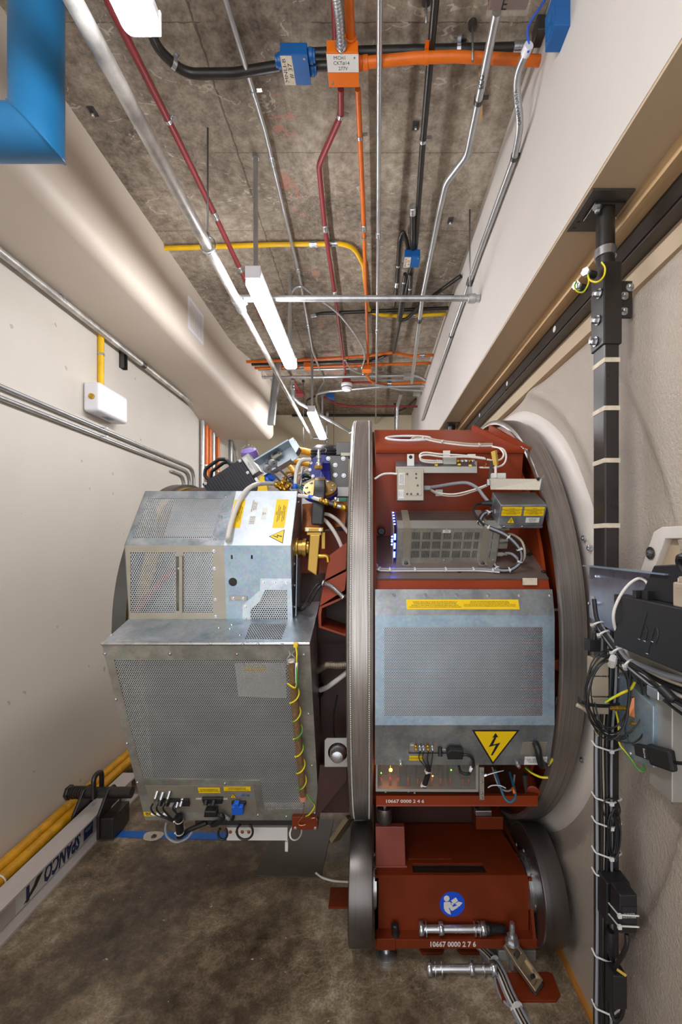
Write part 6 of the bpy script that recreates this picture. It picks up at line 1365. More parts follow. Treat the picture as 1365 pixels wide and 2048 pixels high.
# brass valve stack on the navy casting
t = thing('brass_valve', 'small brass valve stack with a wire loop standing on the navy casting', 'valve', PY(638, 950, 2.16))
p = PY(638, 938, 2.16); up = V((0, 0, 1))
MB().lathe([(.022, 0), (.022, .014), (.018, .016)], p, up, 6).build('hex_nut', M['brass'], t)
MB().lathe([(.016, .016), (.016, .03), (.010, .034), (.010, .05), (.013, .052), (.013, .066), (.009, .068), (.009, .082), (.006, .09), (.006, .1), (0, .1)], p, up, 16).build('stem', M['zinc'], t)
MB().tube(smooth_path([p+V(q) for q in ((.006, 0, .092), (.014, 0, .104), (.03, 0, .106), (.038, 0, .1), (.036, 0, .088), (.03, 0, .086))], 5), .0018, 6).build('wire_loop', M['zinc'], t)
# black corrugated cap and steel plates at the top of the ring
t = thing('rubber_bellows', 'black corrugated rubber bellows above the navy casting', 'bellows', PY(652, 905, 2.45)); p = PY(652, 912, 2.46)
MB().lathe([(.088, -.03), (.09, 0), (.085, .006), (.09, .014), (.085, .022), (.088, .03), (.08, .04), (.07, .05), (.05, .062), (.0, .064)], p, (.0, -.18, 1), 36).build('bellows_body', M['anod'], t)
t = thing('steel_plate', 'drilled steel plate with bolts left of the left ring top', 'plate', PY(676, 942, 2.3)); 
MB().plate([(-.075, -.10), (.03, -.10), (.03, .09), (-.075, .09)], [], frame(PY(686, 945, 2.29), (1, 0, 0), (0, 0, 1)), .008).build('plate_body', M['dark_steel'], t)
bolts(t, [PY(x, y, 2.289) for x, y in ((657, 917), (687, 917), (671, 930), (671, 950), (688, 951))], (0, -1, 0), .008)
MB().bb(*(lambda a, c: ((a.x, 2.26, a.z), (c.x, 2.32, c.z)))(PY(672, 993, 2.26), PY(699, 974, 2.26))).build('bracket_block', M['silver_grey'], t, .002)
MB().bb(*(lambda a, c: ((a.x, 2.28, a.z), (c.x, 2.36, c.z)))(PY(682, 912, 2.28), PY(702, 905, 2.28))).build('top_bar', M['beige_alu'], t, .002)
MB().bb(*(lambda a, c: ((a.x, 2.4, a.z), (c.x, 2.46, c.z)))(PY(672, 910, 2.4), PY(703, 884, 2.4))).build('rear_plate', M['dark_steel'], t, .002)
# brass water fitting crossing to the ring
t = thing('water_fitting', 'brass pipe fitting with white hose and green tag crossing in front of the waveguide', 'pipe fitting', PY(660, 1005, 2.0))
fa, fb = PY(640, 1000, 1.99), PY(697, 1018, 1.99); dd = (fb-fa).normalized()
for f0_, f1_, r, m, n in ((0, .1, .014, 'brass', 6), (.1, .17, .011, 'brass', 14), (.17, .32, .015, 'brass', 6), (.32, .5, .011, 'dark_steel', 14), (.5, .62, .016, 'brass', 6), (.62, .75, .012, 'steel', 14), (.75, 1, .019, 'brass', 6)):
    MB().cyl(fa.lerp(fb, f0_), fa.lerp(fb, f1_), r, n).build('fitting_segment', M[m], t)
MB().tube(smooth_path([PY(598, 991, 2.06), PY(620, 994, 2.02), PY(641, 1000, 1.99)], 5), .0095, 10).build('white_hose', M['tube_clear'], t); MB().tube([PY(619, 993, 2.022), PY(628, 996, 2.01)], .011, 10).build('blue_tape', M['blue_plastic'], t)
MB().box(PY(686, 999, 1.99), (.04, .012, .016)).build('green_tag', M['green_tape'], t, .002); MB().box(PY(676, 1000, 1.99), (.018, .011, .015)).build('tag_end', M['paper'], t, .002)
MB().sphere(PY(672, 998, 1.985), .009, 10, 6).build('valve_knob', M['zinc'], t)
cable('coolant_hose', [PY(x, y, Y) for x, y, Y in ((628, 1030, 2.12), (652, 1028, 2.1), (668, 1035, 2.08), (682, 1047, 2.08), (697, 1066, 2.08))], .009, 'tube_clear', 'upper milky hose arching from the waveguide to behind the left ring', 'hose', n=10)
cable('coolant_hose', [PY(x, y, Y) for x, y, Y in ((640, 1034, 2.1), (655, 1045, 2.06), (672, 1069, 2.05), (684, 1095, 2.05), (690, 1120, 2.05))], .0095, 'tube_clear', 'lower milky hose running down from the waveguide behind the left ring', 'hose', n=10)
cable('coolant_hose', [PY(x, y, Y) for x, y, Y in ((591, 980, 2.2), (592, 955, 2.22), (595, 935, 2.24), (604, 921, 2.26), (622, 919, 2.28))], .0105, 'tube_clear', 'pinkish milky hose rising behind the cabinet beside the navy casting', 'hose', n=12)
MB_ = MB().tube([PY(590, 978, 2.2), PY(591, 968, 2.2)], .0125, 10); tag(MB_.build('tape_band', M['blue_plastic']), 'blue tape band at the foot of the pinkish milky hose', 'tape')
cable('green_strap', [PY(x, y, 2.15) for x, y in ((596, 972), (602, 976), (611, 983))], .006, 'green_tape', 'dark green strap beside the pinkish milky hose', 'strap')
cable('yellow_hose', [PY(x, y, Y) for x, y, Y in ((570, 908, 2.9), (590, 901, 2.9), (608, 902, 2.85), (632, 908, 2.8))], .022, 'yellow_hose', 'upper yellow hose behind the galvanised channel', 'hose', n=12)
cable('yellow_hose', [PY(x, y, Y) for x, y, Y in ((565, 932, 2.85), (580, 924, 2.85), (600, 924, 2.8), (630, 932, 2.75))], .022, 'yellow_hose', 'lower yellow hose behind the galvanised channel', 'hose', n=12)
cable('yellow_hose', [PY(x, y, Y) for x, y, Y in ((563, 922, 2.7), (577, 930, 2.7), (588, 942, 2.65), (594, 956, 2.6))], .016, 'yellow_hose', 'curved yellow hose with dark bands below the other two', 'hose', n=12)
t = thing('yellow_guard', 'yellow plastic guard between the heat sink and the brass fittings', 'guard', PY(525, 970, 2.32)); MB().slab([PY(513, 988, 2.32), PY(537, 988, 2.32), PY(533, 950, 2.36), PY(520, 952, 2.36)], .02).build('guard_body', M['warn'], t, .004)
t = thing('blue_connector', 'bright blue plastic connector behind the brass fittings', 'connector', PY(541, 960, 2.35)); p = PY(541, 958, 2.36)
MB().lathe([(.02, -.02), (.03, -.015), (.03, .01), (.022, .014), (.022, .03), (.0, .03)], p, (.5, -.7, .4), 18).build('connector_body', M['blue_plastic'], t); MB().lathe([(.034, 0), (.036, .01), (.034, .02), (0, .02)], PY(552, 960, 2.38), (.6, -.7, .2), 18).build('white_ring', M['white_paint'], t)
t = thing('brass_fittings', 'cluster of brass hose fittings on the back edge of the white roof', 'pipe fitting', PY(560, 975, 2.2))
for px, py, r in ((555, 970, .014), (562, 976, .011), (570, 978, .013), (577, 972, .010), (566, 966, .012)):
    p = PY(px, py, 2.22); MB().lathe([(r, -.012), (r*1.25, -.008), (r*1.25, .008), (r*.8, .012), (r*.8, .022), (0, .022)], p, (.5, -.6, .4+.1*r), 6).build('fitting', M['brass'], t)
cols = ('white_cable', 'blue_plastic', 'yellow_hose', 'black_cable', 'green_tape', 'white_cable', 'grey_cable', 'orange_paint', 'white_cable', 'yellow_hose', 'grey_cable', 'blue_paint', 'tan_cable', 'purple')
names = {'white_cable': 'white', 'blue_plastic': 'bright blue', 'yellow_hose': 'yellow', 'black_cable': 'black', 'green_tape': 'green', 'grey_cable': 'grey', 'orange_paint': 'orange', 'blue_paint': 'light blue', 'tan_cable': 'tan', 'purple': 'purple'}
rnd = random.Random(3)
wt = thing('wire_tangle', 'tangle of thin coloured wires behind the navy casting and the cabinet', 'wires', PY(585, 960, 2.42)); wt['kind'] = 'stuff'
for c_ in sorted(set(cols)):
    b = MB()
    for m in cols+cols:
        if m != c_: continue
        ax_, ay = rnd.uniform(560, 600), rnd.uniform(965, 984); bx_, by = rnd.uniform(590, 628), rnd.uniform(938, 972)
        pts = [PY(ax_, ay, 2.4), PY(ax_+rnd.uniform(-6, 12), (ay+by)/2+rnd.uniform(-12, 10), 2.42+rnd.uniform(-.05, .05)), PY((ax_+bx_)/2+rnd.uniform(-8, 8), by+rnd.uniform(-8, 8), 2.45), PY(bx_, by, 2.48)]
        b.tube(smooth_path(pts, 6), rnd.uniform(.003, .0055), 6)
    b.build('wire', M[c_], wt, label=names[c_]+' wires')
# leads between the upper cabinet side and the red brackets
cable('cable', [PY(x, y, Y) for x, y, Y in ((594, 1216, 2.02), (604, 1214, 1.96), (618, 1195, 1.93), (632, 1172, 1.93), (645, 1165, 1.95), (652, 1170, 1.98))], .0052, 'black_cable', 'upper black lead looping from the cabinet side to the red brackets')
cable('cable', [PY(x, y, Y) for x, y, Y in ((594, 1220, 2.02), (608, 1220, 1.96), (622, 1203, 1.93), (636, 1178, 1.93), (647, 1168, 1.95), (654, 1173, 1.98))], .0052, 'black_cable', 'lower black lead looping from the cabinet side to the red brackets')
flexi('short black corrugated sleeve over the red bracket', [PY(x, y, 1.93) for x, y in ((645, 1165), (662, 1172), (676, 1184), (688, 1196))], .011, name='corrugated_sleeve')
cable('braided_strap', [PY(x, y, Y) for x, y, Y in ((622, 1348, 2.05), (640, 1338, 2.0), (655, 1330, 1.97), (675, 1331, 1.97), (697, 1329, 1.98))], .016, 'braid', 'flat tinned braid strap between the cabinet side and the left ring', 'strap', n=12)
cable('grommet_hose', [PY(x, y, Y) for x, y, Y in ((641, 1380, 2.06), (655, 1374, 2.02), (672, 1362, 2.0), (697, 1343, 2.0))], .0125, 'tube_clear', 'milky hose through a black grommet low beside the left ring', 'hose', n=12)
t = thing('black_grommet', 'black rubber grommet holding the milky hose beside the cabinet', 'grommet', PY(636, 1380, 2.08)); MB().lathe([(.014, -.012), (.036, -.012), (.036, .012), (.014, .012)], PY(637, 1379, 2.07), (.9, -.4, .1), 24, True).build('grommet_ring', M['black_plastic'], t)
cable('cable', [PY(x, y, 2.05) for x, y in ((675, 1390), (668, 1430), (668, 1465), (672, 1480))], .004, 'black_cable', 'thin dark lead hanging above the round glass sensor')
MB_ = MB().bb((-.245, 2.17, .62), (-.1, 2.2, 1.6)); MB_.build('gap_shade_sheet', M['dark_drum'], G)  # dark sheet added for the unlit gap between cabinet and ring
# ------------------------------------------------------------------ left wall: conduits, box, pipe
def wl(px, py, off=.03): return PX(px, py, XL+off)
for dz, lab in ((0, 'upper of two steel conduits running along the left wall'), (-.066, 'lower of two steel conduits running along the left wall')):
    z = 2.905+dz; x = XL+.02; ye = 5.2 if dz == 0 else 5.08
    conduit('conduit', lab, [(x, -.8, z), (x, ye, z), (x, ye, 1.4)], .0155, 'emt', .16, world=True, straps=[(x, 3.4, z), (x, .9, z)], coup=[(x, 2.2, z)], group='paired conduits on the left wall')
conduit('conduit', 'third steel conduit bending down beside the pair on the left wall', [(XL+.02, 4.6, 2.775), (XL+.02, 4.93, 2.775), (XL+.02, 4.93, 1.4)], .014, 'emt', .15, world=True)
x = XL+.055; z = 3.665
t = conduit('wall_pipe', 'weathered pipe under the left bulkhead, bending down at its far end', [(x, -.8, z), (x, 6.45, z-.02), (x+.02, 6.75, z-.3), (x+.02, 6.75, 1.5)], .024, 'pipe_old', .35, cat='pipe', world=True, coup=[(x, 3.95, z)], cmat='dark_steel')
for y in (2.9, 1.0): MB().tube([V((x, y-.012, z)), V((x, y+.012, z))], .028, 14).build('pipe_clamp', M['zinc'], t)
t = thing('strut_bracket', 'short steel strut bracket under the weathered pipe on the left wall', 'bracket', (XL, 3.75, 3.47)); p = wl(247, 717, .02)
MB().bb((XL, p.y-.03, p.z-.09), (XL+.04, p.y-.024, p.z+.1)).bb((XL, p.y+.024, p.z-.09), (XL+.04, p.y+.03, p.z+.1)).bb((XL, p.y-.03, p.z-.09), (XL+.006, p.y+.03, p.z+.1)).build('strut', M['dark_steel'], t)
p = wl(206, 690, .02)
conduit('conduit', 'short yellow conduit dropping to the white wall box', [(XL+.02, 3.39, 3.66), (XL+.02, 3.39, 3.20)], .022, 'yellow_paint', world=True, straps=[(XL+.02, 3.39, 3.5)], cat='conduit')
wb = thing('wall_box', 'white plastic wall box with a round key switch below the yellow conduit', 'wall box', (XL+.06, 3.4, 2.95))
a = PX(187, 0, XL+.1); y0_, y1_ = 3.2, 3.58
MB().bb((XL, y0_, 2.99), (XL+.13, y1_, 3.215)).build('box_body', M['white_paint'], wb, .025, 4)
MB().lathe([(.022, 0), (.022, .01), (.017, .012), (.006, .008), (0, .008)], (XL+.07, y0_, 3.10), (0, -1, 0), 20).build('key_switch', M['brass'], wb)
s = MB().bb((XL+.05, 3.34, 2.9885), (XL+.10, 3.44, 2.9895)).build('blue_label', M['galv_blue'], wb); text(s, 'AC 120V\n60 HZ', frame((XL+.075, 3.39, 2.988), (0, 1, 0), (1, 0, 0)), .012, M['ink'])
# risers at the far end of the left wall
for px, y, r, m, lab in ((398, 5.42, .028, 'emt', 'wide grey riser pipe at the far left wall, left of the orange pair'), (405, 5.53, .034, 'orange_paint', 'left of two wide orange risers on the far left wall'), (412, 5.66, .03, 'orange_paint', 'right of two wide orange risers on the far left wall'), (414, 5.8, .026, 'emt', 'grey riser beside the wide orange pair'), (431, 5.98, .024, 'orange_paint', 'single narrow orange riser further along the left wall'), (458, 6.55, .028, 'emt', 'pale grey riser near the back corner')):
    t = conduit('riser', lab, [(XL+.035, y, 3.62), (XL+.035, y, .003)], r, m, world=True, cat='pipe', straps=[(XL+.035, y, 3.0)])
# ------------------------------------------------------------------ gantry crane beam lying on the floor, yellow hoses
be = thing('crane_beam', 'pale aluminium I-beam with blue lettering lying along the left wall', 'beam', (-1.86, 1.5, 0))
xb0, xb1, hb = -1.94, -1.815, .185
ya, yb = .9, 3.35
prof = [(xb0, 0), (xb1, 0), (xb1, .014), ((xb0+xb1)/2+.006, .022), ((xb0+xb1)/2+.006, hb-.02), (xb1, hb-.012), (xb1, hb), (xb0, hb), (xb0, hb-.012), ((xb0+xb1)/2-.006, hb-.02), ((xb0+xb1)/2-.006, .022), (xb0, .014)]
MB().prism([(a, c) for a, c in prof], frame((0, yb, 0), (1, 0, 0), (0, 0, 1)), yb-ya).build('beam_body', M['beam_alu'], be)
xw = (xb0+xb1)/2+.0065
wf_ = lambda y, z: frame((xw, y, z), (0, -1, 0), (0, 0, -1))            # lettering is upside down on the web
sticker(be, wf_(2.515, hb/2), .53, .128, M['paper'], 'name_label')
text(be, 'SPANCO', wf_(2.605, hb/2-.005) @ Matrix.Translation((0, 0, .0012)), .13, M['ink_blue'], width=.31, shear=.25, bold=.006)
MB().prism([(0, 0), (.05, .0), (.09, .05), (.16, .10), (.13, .10), (.07, .07), (.03, .03)], wf_(2.46, hb/2+.045) @ Matrix.Translation((0, .0, .0012)), .0005).build('swoosh_mark', M['ink'], be)
text(be, '1', wf_(2.33, hb/2) @ Matrix.Translation((0, 0, .0012)), .15, M['ink_blue'], bold=.004)
sticker(be, wf_(2.835, hb/2), .09, .11, M['ink_blue'], 'blue_label', lines=['WARNING', 'DO NOT EXCEED', 'RATED CAPACITY'], lsize=.009, lmat=M['paper'])
cl = thing('end_stop', 'black steel beam clamp with a lifting eye on the far end of the lettered beam', 'beam clamp', (-1.87, 2.95, 0))
yc = 2.93
for xx in (xb0-.03, xb1+.012):
    MB().prism([(-.12, .03), (.14, .03), (.14, .2), (.06, .30), (-.02, .30), (-.12, .19)], frame((xx, yc, 0), (0, 1, 0), (0, 0, 1)), .018).build('cheek_plate', M['black_steel'], cl, .003)
MB().cyl((xb0-.13, yc+.02, .265), (xb1+.17, yc+.02, .265), .036, 20).build('cross_pin', M['black_steel'], cl)
b = MB()
for k in range(6): b.lathe([(.037, -.006), (.041, -.003), (.041, .003), (.037, .006)], (xb0-.12+k*.017, yc+.02, .265), (1, 0, 0), 20, True)
b.build('pin_thread', M['black_steel'], cl)
MB().lathe([(.048, -.012), (.048, .012)], (xb0-.14, yc+.02, .265), (1, 0, 0), 6).build('pin_nut', M['black_steel'], cl)
ez = .30; MB().tube(fillet([(-1.88, yc-.028, .25), (-1.88, yc-.028, .40), (-1.88, yc+.06, .40), (-1.88, yc+.06, .25)], .045, 8), .016, 10).build('lifting_eye', M['black_steel'], cl)
s = sticker(cl, frame((xb1+.0305, yc+.06, .13), (0, 1, 0), (0, 0, 1)), .09, .08, M['paper_old'], 'rating_tag', lines=['WLL 2T', '75-220 MM'], lsize=.014)
MB().bb((xb1+.012, yc-.1, .02), (xb1+.11, yc+.1, .16)).build('clamp_block', M['black_steel'], cl, .006)
for i, (x, z, lab) in enumerate(((-2.1, .15, 'yellow hose nearest the left wall, tied to its twin'), (-2.028, .14, 'yellow hose next to the aluminium beam, tied to its twin'))):
    pts = [(x, .6, z), (x, 1.6, z+.01), (x-.01, 2.4, z-.005), (x, 3.4, z+.01), (x, 4.2, z)]
    o, _ = cable('yellow_hose', pts, .033, 'yellow_hose', lab, 'hose', group='pair of yellow hoses along the wall', n=16)
for y, lab in ((1.63, 'white cable tie around the yellow hoses, nearer the viewer'), (2.33, 'white cable tie around the yellow hoses, nearer the black clamp')):
    pts = [V((-2.064+.078*math.cos(a)*.93+.0, y, .145+.04*math.sin(a)+(-.005*math.cos(a)))) for a in [2*PI*k/24 for k in range(24)]]
    t = thing('cable_tie', lab, 'cable tie', (-2.05, y, .09)); MB().tube(pts, .004, 6, closed=True).build('tie_band', M['tie'], t); MB().box((-2.04, y, .187), (.012, .012, .01)).build('tie_head', M['tie'], t)
# vent grille on the bulkhead
va, vb = PX(374, 640, -1.563), PX(405, 640, -1.563); zt, zb_ = PX(374, 592, -1.563).z, PX(405, 684, -1.563).z
vt = thing('air_vent', 'small white louvred air vent on the bulkhead face', 'air vent', (-1.56, (va.y+vb.y)/2, 2.9)); y0_, y1_ = va.y, vb.y; z0_, z1_ = PX(388, 672, -1.563).z, PX(388, 608, -1.563).z
vf = frame((-1.552, y0_, z0_), (0, 1, 0), (0, 0, 1)); w_, h_ = y1_-y0_, z1_-z0_
MB().plate([(0, 0), (w_, 0), (w_, h_), (0, h_)], [[(.03, .03), (w_-.03, .03), (w_-.03, h_-.03), (.03, h_-.03)]], vf, .012).build('vent_frame', M['white_paint'], vt)
MB().prism([(.03, .03), (w_-.03, .03), (w_-.03, h_-.03), (.03, h_-.03)], vf @ Matrix.Translation((0, 0, -.012)), .002).build('slat_gap_shade', M['ink'], vt)  # ink-black sheet stands for the shade between the slats
n = 9
for k in range(n):
    x = .03+(w_-.06)*(k+.5)/n; MB().prism([(x-.0065, .03), (x+.0065, .03), (x+.0065, h_-.03), (x-.0065, h_-.03)], vf @ Matrix.Translation((0, 0, -.009)), .008).build('slat', M['white_paint'], vt)
# ------------------------------------------------------------------ right side: steel rail, post, computer and cables
rb = thing('steel_rail', 'long black steel angle rail under the right soffit', 'steel rail', (1.0, 2.0, 3.095))
MB().bb((.985, YF, 3.095), (.993, 7.4, 3.164)).build('upright_leg', M['black_steel'], rb)
MB().bb((.993, YF, 3.087), (1.062, 7.4, 3.095)).build('flat_leg', M['grey_steel_paint'], rb)
MB().bb((1.05, YF, 3.0), (1.09, 7.4, 3.086)).build('packing_strip', M['soffit'], rb)
for px, py in ((1110, 642), (1015, 757), (960, 826)):
    p = PX(px, py, .985); MB().cyl((.983, p.y, 3.13), (.985, p.y, 3.13), .016, 16).build('paint_mark', M['white_ink'], rb)
po = thing('support_post', 'black square steel post bolted between floor and soffit on the right', 'post', (.86, 1.54, 0))
px0, px1, py0, py1 = .833, .886, 1.5, 1.577
MB().bb((px0, py0, 0), (px1, py1, 2.93)).build('square_tube', M['black_steel'], po, .006, 3)
MB().bb((px0-.006, py0-.006, 2.70), (px1+.006, py1+.006, 2.99)).build('bracket_sleeve', M['black_steel'], po, .004)
MB().bb((px1, py0+.01, 2.80), (px1+.052, py0+.022, 2.93)).build('side_bracket', M['black_steel'], po, .002)
MB().cyl((.858, 1.54, 2.95), (.858, 1.54, 3.2), .031, 24).build('round_tube', M['black_paint'], po)
MB().lathe([(.031, 3.03), (.036, 3.03), (.036, 3.06), (.031, 3.06)], (.858, 1.54, 0), (0, 0, 1), 24, True).build('hose_clamp', M['zinc'], po)
MB().bb((.80, 1.50, 3.196), (.91, 1.585, 3.206)).build('inner_flange', M['black_steel'], po, .002)
MB().bb((.768, 1.455, 3.206), (.915, 1.65, 3.2135)).build('head_plate', M['grey_steel_paint'], po, .001)
bolts(po, [(.815, 1.515, 3.195), (.898, 1.572, 3.195)], (0, 0, -1), .011, 'zinc', hexhead=True, h=.02)
bolts(po, [(.79, y, 3.2058) for y in (1.49, 1.53, 1.6, 1.63)], (0, 0, -1), .004, 'dark_steel', name='countersunk_screw')
bolts(po, [(px1+.022, py0+.009, 2.875), (px1+.02, py0+.009, 2.82), (px1+.042, py0+.009, 2.905)], (0, -1, 0), .010, 'steel', hexhead=True, h=.014)
bolts(po, [(px0-.008, py0+.03, 2.80), (px0-.008, py0+.045, 2.73), (px0-.008, py0+.02, 2.89)], (-1, 0, 0), .012, 'zinc', hexhead=True, h=.022)
for z in (2.645, 2.475, 2.29, 2.06):
    b = MB().bb((px0-.0015, py0-.0015, z-.008), (px1+.0015, py1+.0015, z+.008)).build('tape_band', M['paper_old'], po)
ew, _ = cable('earth_wire', [PY(x, y, Y) for x, y, Y in ((1204, 524, 1.478), (1211, 536, 1.475), (1208, 553, 1.475), (1195, 564, 1.475), (1180, 560, 1.49), (1177, 548, 1.51), (1178, 565, 1.5), (1168, 583, 1.5), (1156, 583, 1.5), (1150, 573, 1.5), (1154, 563, 1.5))], .0032, 'earth_wire', 'green and yellow earth wire looped between bolts at the top of the post')
for px, py in ((1158, 574), (1176, 547)):
    p = PY(px, py, 1.52); t = thing('rail_bolt', 'zinc nut on a black stud %s' % ('left of the post, lower' if px < 1170 else 'close to the post, higher'), 'bolt', p)
    MB().cyl(p+V((.03, .01, 0)), p, .013, 16).build('stud', M['black_paint'], t); MB().cyl(p, p+V((-.016, -.012, 0)), .015, 6).build('nut', M['zinc'], t)
# second post far along the rail
t = thing('support_post', 'distant black post stub bolted under the far end of the soffit', 'post', (.86, 5.2, 2.4)); pz = PY(918, 850, 4.1)
MB().bb((.79, 4.29, 3.205), (.92, 4.51, 3.2135)).build('head_plate', M['grey_steel_paint'], t); MB().cyl((.86, 4.4, 2.9), (.86, 4.4, 3.205), .035, 18).build('round_tube', M['black_paint'], t)
MB().bb((.835, 4.36, 0), (.885, 4.44, 2.92)).build('square_tube', M['black_steel'], t, .004)
# metal side plate
sp_ = thing('bracket_plate', 'iridescent galvanised bracket plate fixed to the post beside the black computer', 'bracket', (.825, 1.35, 1.70))
MB().prism([(1.13, 1.915), (1.582, 1.913), (1.582, 1.722), (1.42, 1.70), (1.13, 1.70)], frame((.822, 0, 0), (0, 1, 0), (0, 0, 1)), .003).build('plate_body', M['galv_irid'], sp_)
MB().bb((.795, 1.14, 1.912), (.826, 1.58, 1.916)).build('top_lip', M['galv_blue'], sp_)
bolts(sp_, [(.8215, 1.54, 1.875), (.8215, 1.54, 1.78)], (-1, 0, 0), .007, 'zinc', hexhead=True, h=.025)
# small computer mounted on the plate
pcb = thing('computer', 'small flat black desktop computer mounted sideways on the bracket plate', 'computer', (.79, 1.15, 1.677))
MB().bb((.772, .86, 1.677), (.815, 1.34, 1.838)).build('case_body', M['black_plastic'], pcb, .004)
MB().prism([(.98, 1.838), (1.26, 1.838), (1.20, 1.935), (.98, 1.955)], frame((.805, 0, 0), (0, 1, 0), (0, 0, 1)), .012).build('rear_panel', M['black_plastic'], pcb, .003)
fr_l = frame((.7715, 1.15, 1.755), (0, -1, 0), (0, 0, 1))
b = MB(fr_l)
for pts in (((-.028, .052), (-.060, -.030)), ((-.047, .005), (-.034, .012), (-.026, -.002), (-.036, -.030)), ((.004, .016), (-.026, -.062)), ((-.004, .018), (.016, .016), (.018, .0), (.008, -.026), (-.012, -.026))):
    b.tube([(x, y, 0) for x, y in pts], .0017, 6)
lg_ = b.build('embossed_logo', M['anod'], pcb)
for x, y in ((-.060, -.030), (-.036, -.030), (-.004, -.026+.002), (-.026, -.062)): MB(fr_l).tube([(x-.005, y, .001), (x+.005, y-.001, .001)], .0018, 6).build('logo_glint', M['zinc'], pcb)  # bright zinc slivers stand in for glints on the logo
MB().bb((.787, 1.20, 1.838), (.807, 1.225, 1.863)).build('network_socket', M['black_plastic'], pcb, .001)
MB().bb((.776, 1.235, 1.838), (.80, 1.25, 1.86)).build('plug_shell', M['anod'], pcb, .001)
t = thing('serial_plug', 'large beige serial plug standing on the black computer', 'plug', (.79, 1.09, 1.838)); MB().bb((.776, 1.035, 1.838), (.80, 1.085, 1.90)).build('hood', M['beige_plastic'], t, .004); MB().bb((.78, 1.05, 1.90), (.796, 1.07, 1.915)).build('strain_relief', M['beige_plastic'], t, .002)
for z in (1.87, 1.878, 1.886): MB().bb((.775, 1.05, z), (.7765, 1.07, z+.003)).build('grip_rib', M['beige_plastic'], t)
MB().cyl((.788, 1.077, 1.838), (.788, 1.077, 1.91), .004, 10).build('thumb_screw', M['patch'], t)
cable('cable', [(.80, 1.0, 1.95), (.79, 1.07, 1.965), (.80, 1.09, 1.94), (.81, 1.06, 1.90)], .009, 'black_cable', 'thick black cord arching over the computer at the right edge')
cable('cable', [PY(x, y, Y) for x, y, Y in ((1298, 1170, 1.245), (1290, 1160, 1.26), (1278, 1157, 1.28), (1262, 1166, 1.29), (1245, 1186, 1.30), (1231, 1215, 1.31), (1228, 1240, 1.32), (1236, 1270, 1.34), (1252, 1300, 1.36), (1262, 1325, 1.38))], .0045, 'white_cable', 'white network cable arching from the computer down to the cable bundle', n=10)
# niche in the wall
n_ = thing('wall_niche', 'cream recessed opening with a pale rim in the sprayed wall behind the computer', 'wall opening', (.94, 1.2, 1.8))
nf = frame((.938, 0, 0), (0, -1, 0), (0, 0, 1)); out_ = [(-1.50, 1.84), (-.7, 1.84), (-.7, 2.05), (-1.36, 2.05), (-1.40, 2.035)]; inn = [(-1.425, 1.86), (-.75, 1.86), (-.75, 2.012), (-1.345, 2.012)]
MB().plate(out_, [inn], nf, .03).build('rim', M['collar'], n_, .003); MB().prism(inn, nf @ Matrix.Translation((0, 0, -.025)), .002).build('recess_floor', M['soffit'], n_)
sk = MB().lathe([(.0, -.02), (.009, -.02), (.009, .012), (.005, .012), (.005, .004), (0, .004)], (.937, 1.41, 1.965), (-1, 0, 0), 14).build('socket_screw', M['steel'], n_); MB().lathe([(.02, .0), (.021, .003), (.012, .003)], (.936, 1.41, 1.965), (-1, 0, 0), 24, True).build('screw_well', M['dark_steel'], n_)
for px, py, x in ((1169, 1076, .93), (1180, 1096, .93), (1166, 1520, .935)):
    p = PX(px, py, x); t = thing('wall_screw', {1076: 'upper screw in the sprayed wall just right of the ring', 1096: 'second screw in the sprayed wall just right of the ring', 1520: 'low screw in the sprayed wall right of the ring bottom'}[py], 'screw', p); MB().lathe([(.012, -.01), (.012, .006), (.005, .008), (.005, .003), (0, .003)], p, (-1, -.2, 0), 12).build('screw_head', M['zinc'], t)
# beige junction blocks and grey box below the plate
t = thing('terminal_box', 'pale stack of terminal blocks behind the coiled black cables', 'terminal block', PY(1183, 1360, 1.58))
for y0_, y1_ in ((1310, 1345), (1347, 1385), (1387, 1420)):
    a, c = PY(1173, y1_, 1.5), PY(1206, y0_, 1.5); MB().bb((a.x, 1.46, a.z), (c.x, 1.495, c.z)).build('terminal_block', M['beige_plastic'], t, .003)
gb = thing('control_box', 'grey metal control box below the computer, crossed by cables', 'electrical box', (.89, 1.38, 1.27))
MB().prism([(1.30, 1.31), (1.42, 1.28), (1.49, 1.34), (1.49, 1.545), (1.30, 1.50)], frame((.87, 0, 0), (0, 1, 0), (0, 0, 1)), .06).build('box_body', M['galv_blue'], gb, .003)
MB().prism([(1.24, 1.24), (1.34, 1.24), (1.34, 1.56), (1.24, 1.54)], frame((.885, 0, 0), (0, 1, 0), (0, 0, 1)), .045).build('side_cover', M['silver_grey'], gb, .003)
MB().slab([(.868, 1.30, 1.56), (.868, 1.43, 1.60), (.868, 1.20, 1.74), (.868, 1.12, 1.66)], .004).build('mount_bracket', M['beige_alu'], gb)
MB().bb((.83, 1.22, 1.545), (.868, 1.27, 1.575)).build('usb_module', M['zinc'], gb, .003)
bolts(gb, [(.869, y, z) for y, z in ((1.48, 1.53), (1.47, 1.36), (1.41, 1.3), (1.33, 1.33))], (-1, 0, 0), .005)
t = thing('bronze_bracket', 'small bronze bracket with two coaxial connectors on the grey control box', 'bracket', (.86, 1.40, 1.40)); MB().slab([PY(1258, 1432, 1.40), PY(1280, 1440, 1.38), PY(1284, 1388, 1.38), PY(1258, 1398, 1.40)], .012).build('bracket_body', M['copper'], t, .002)
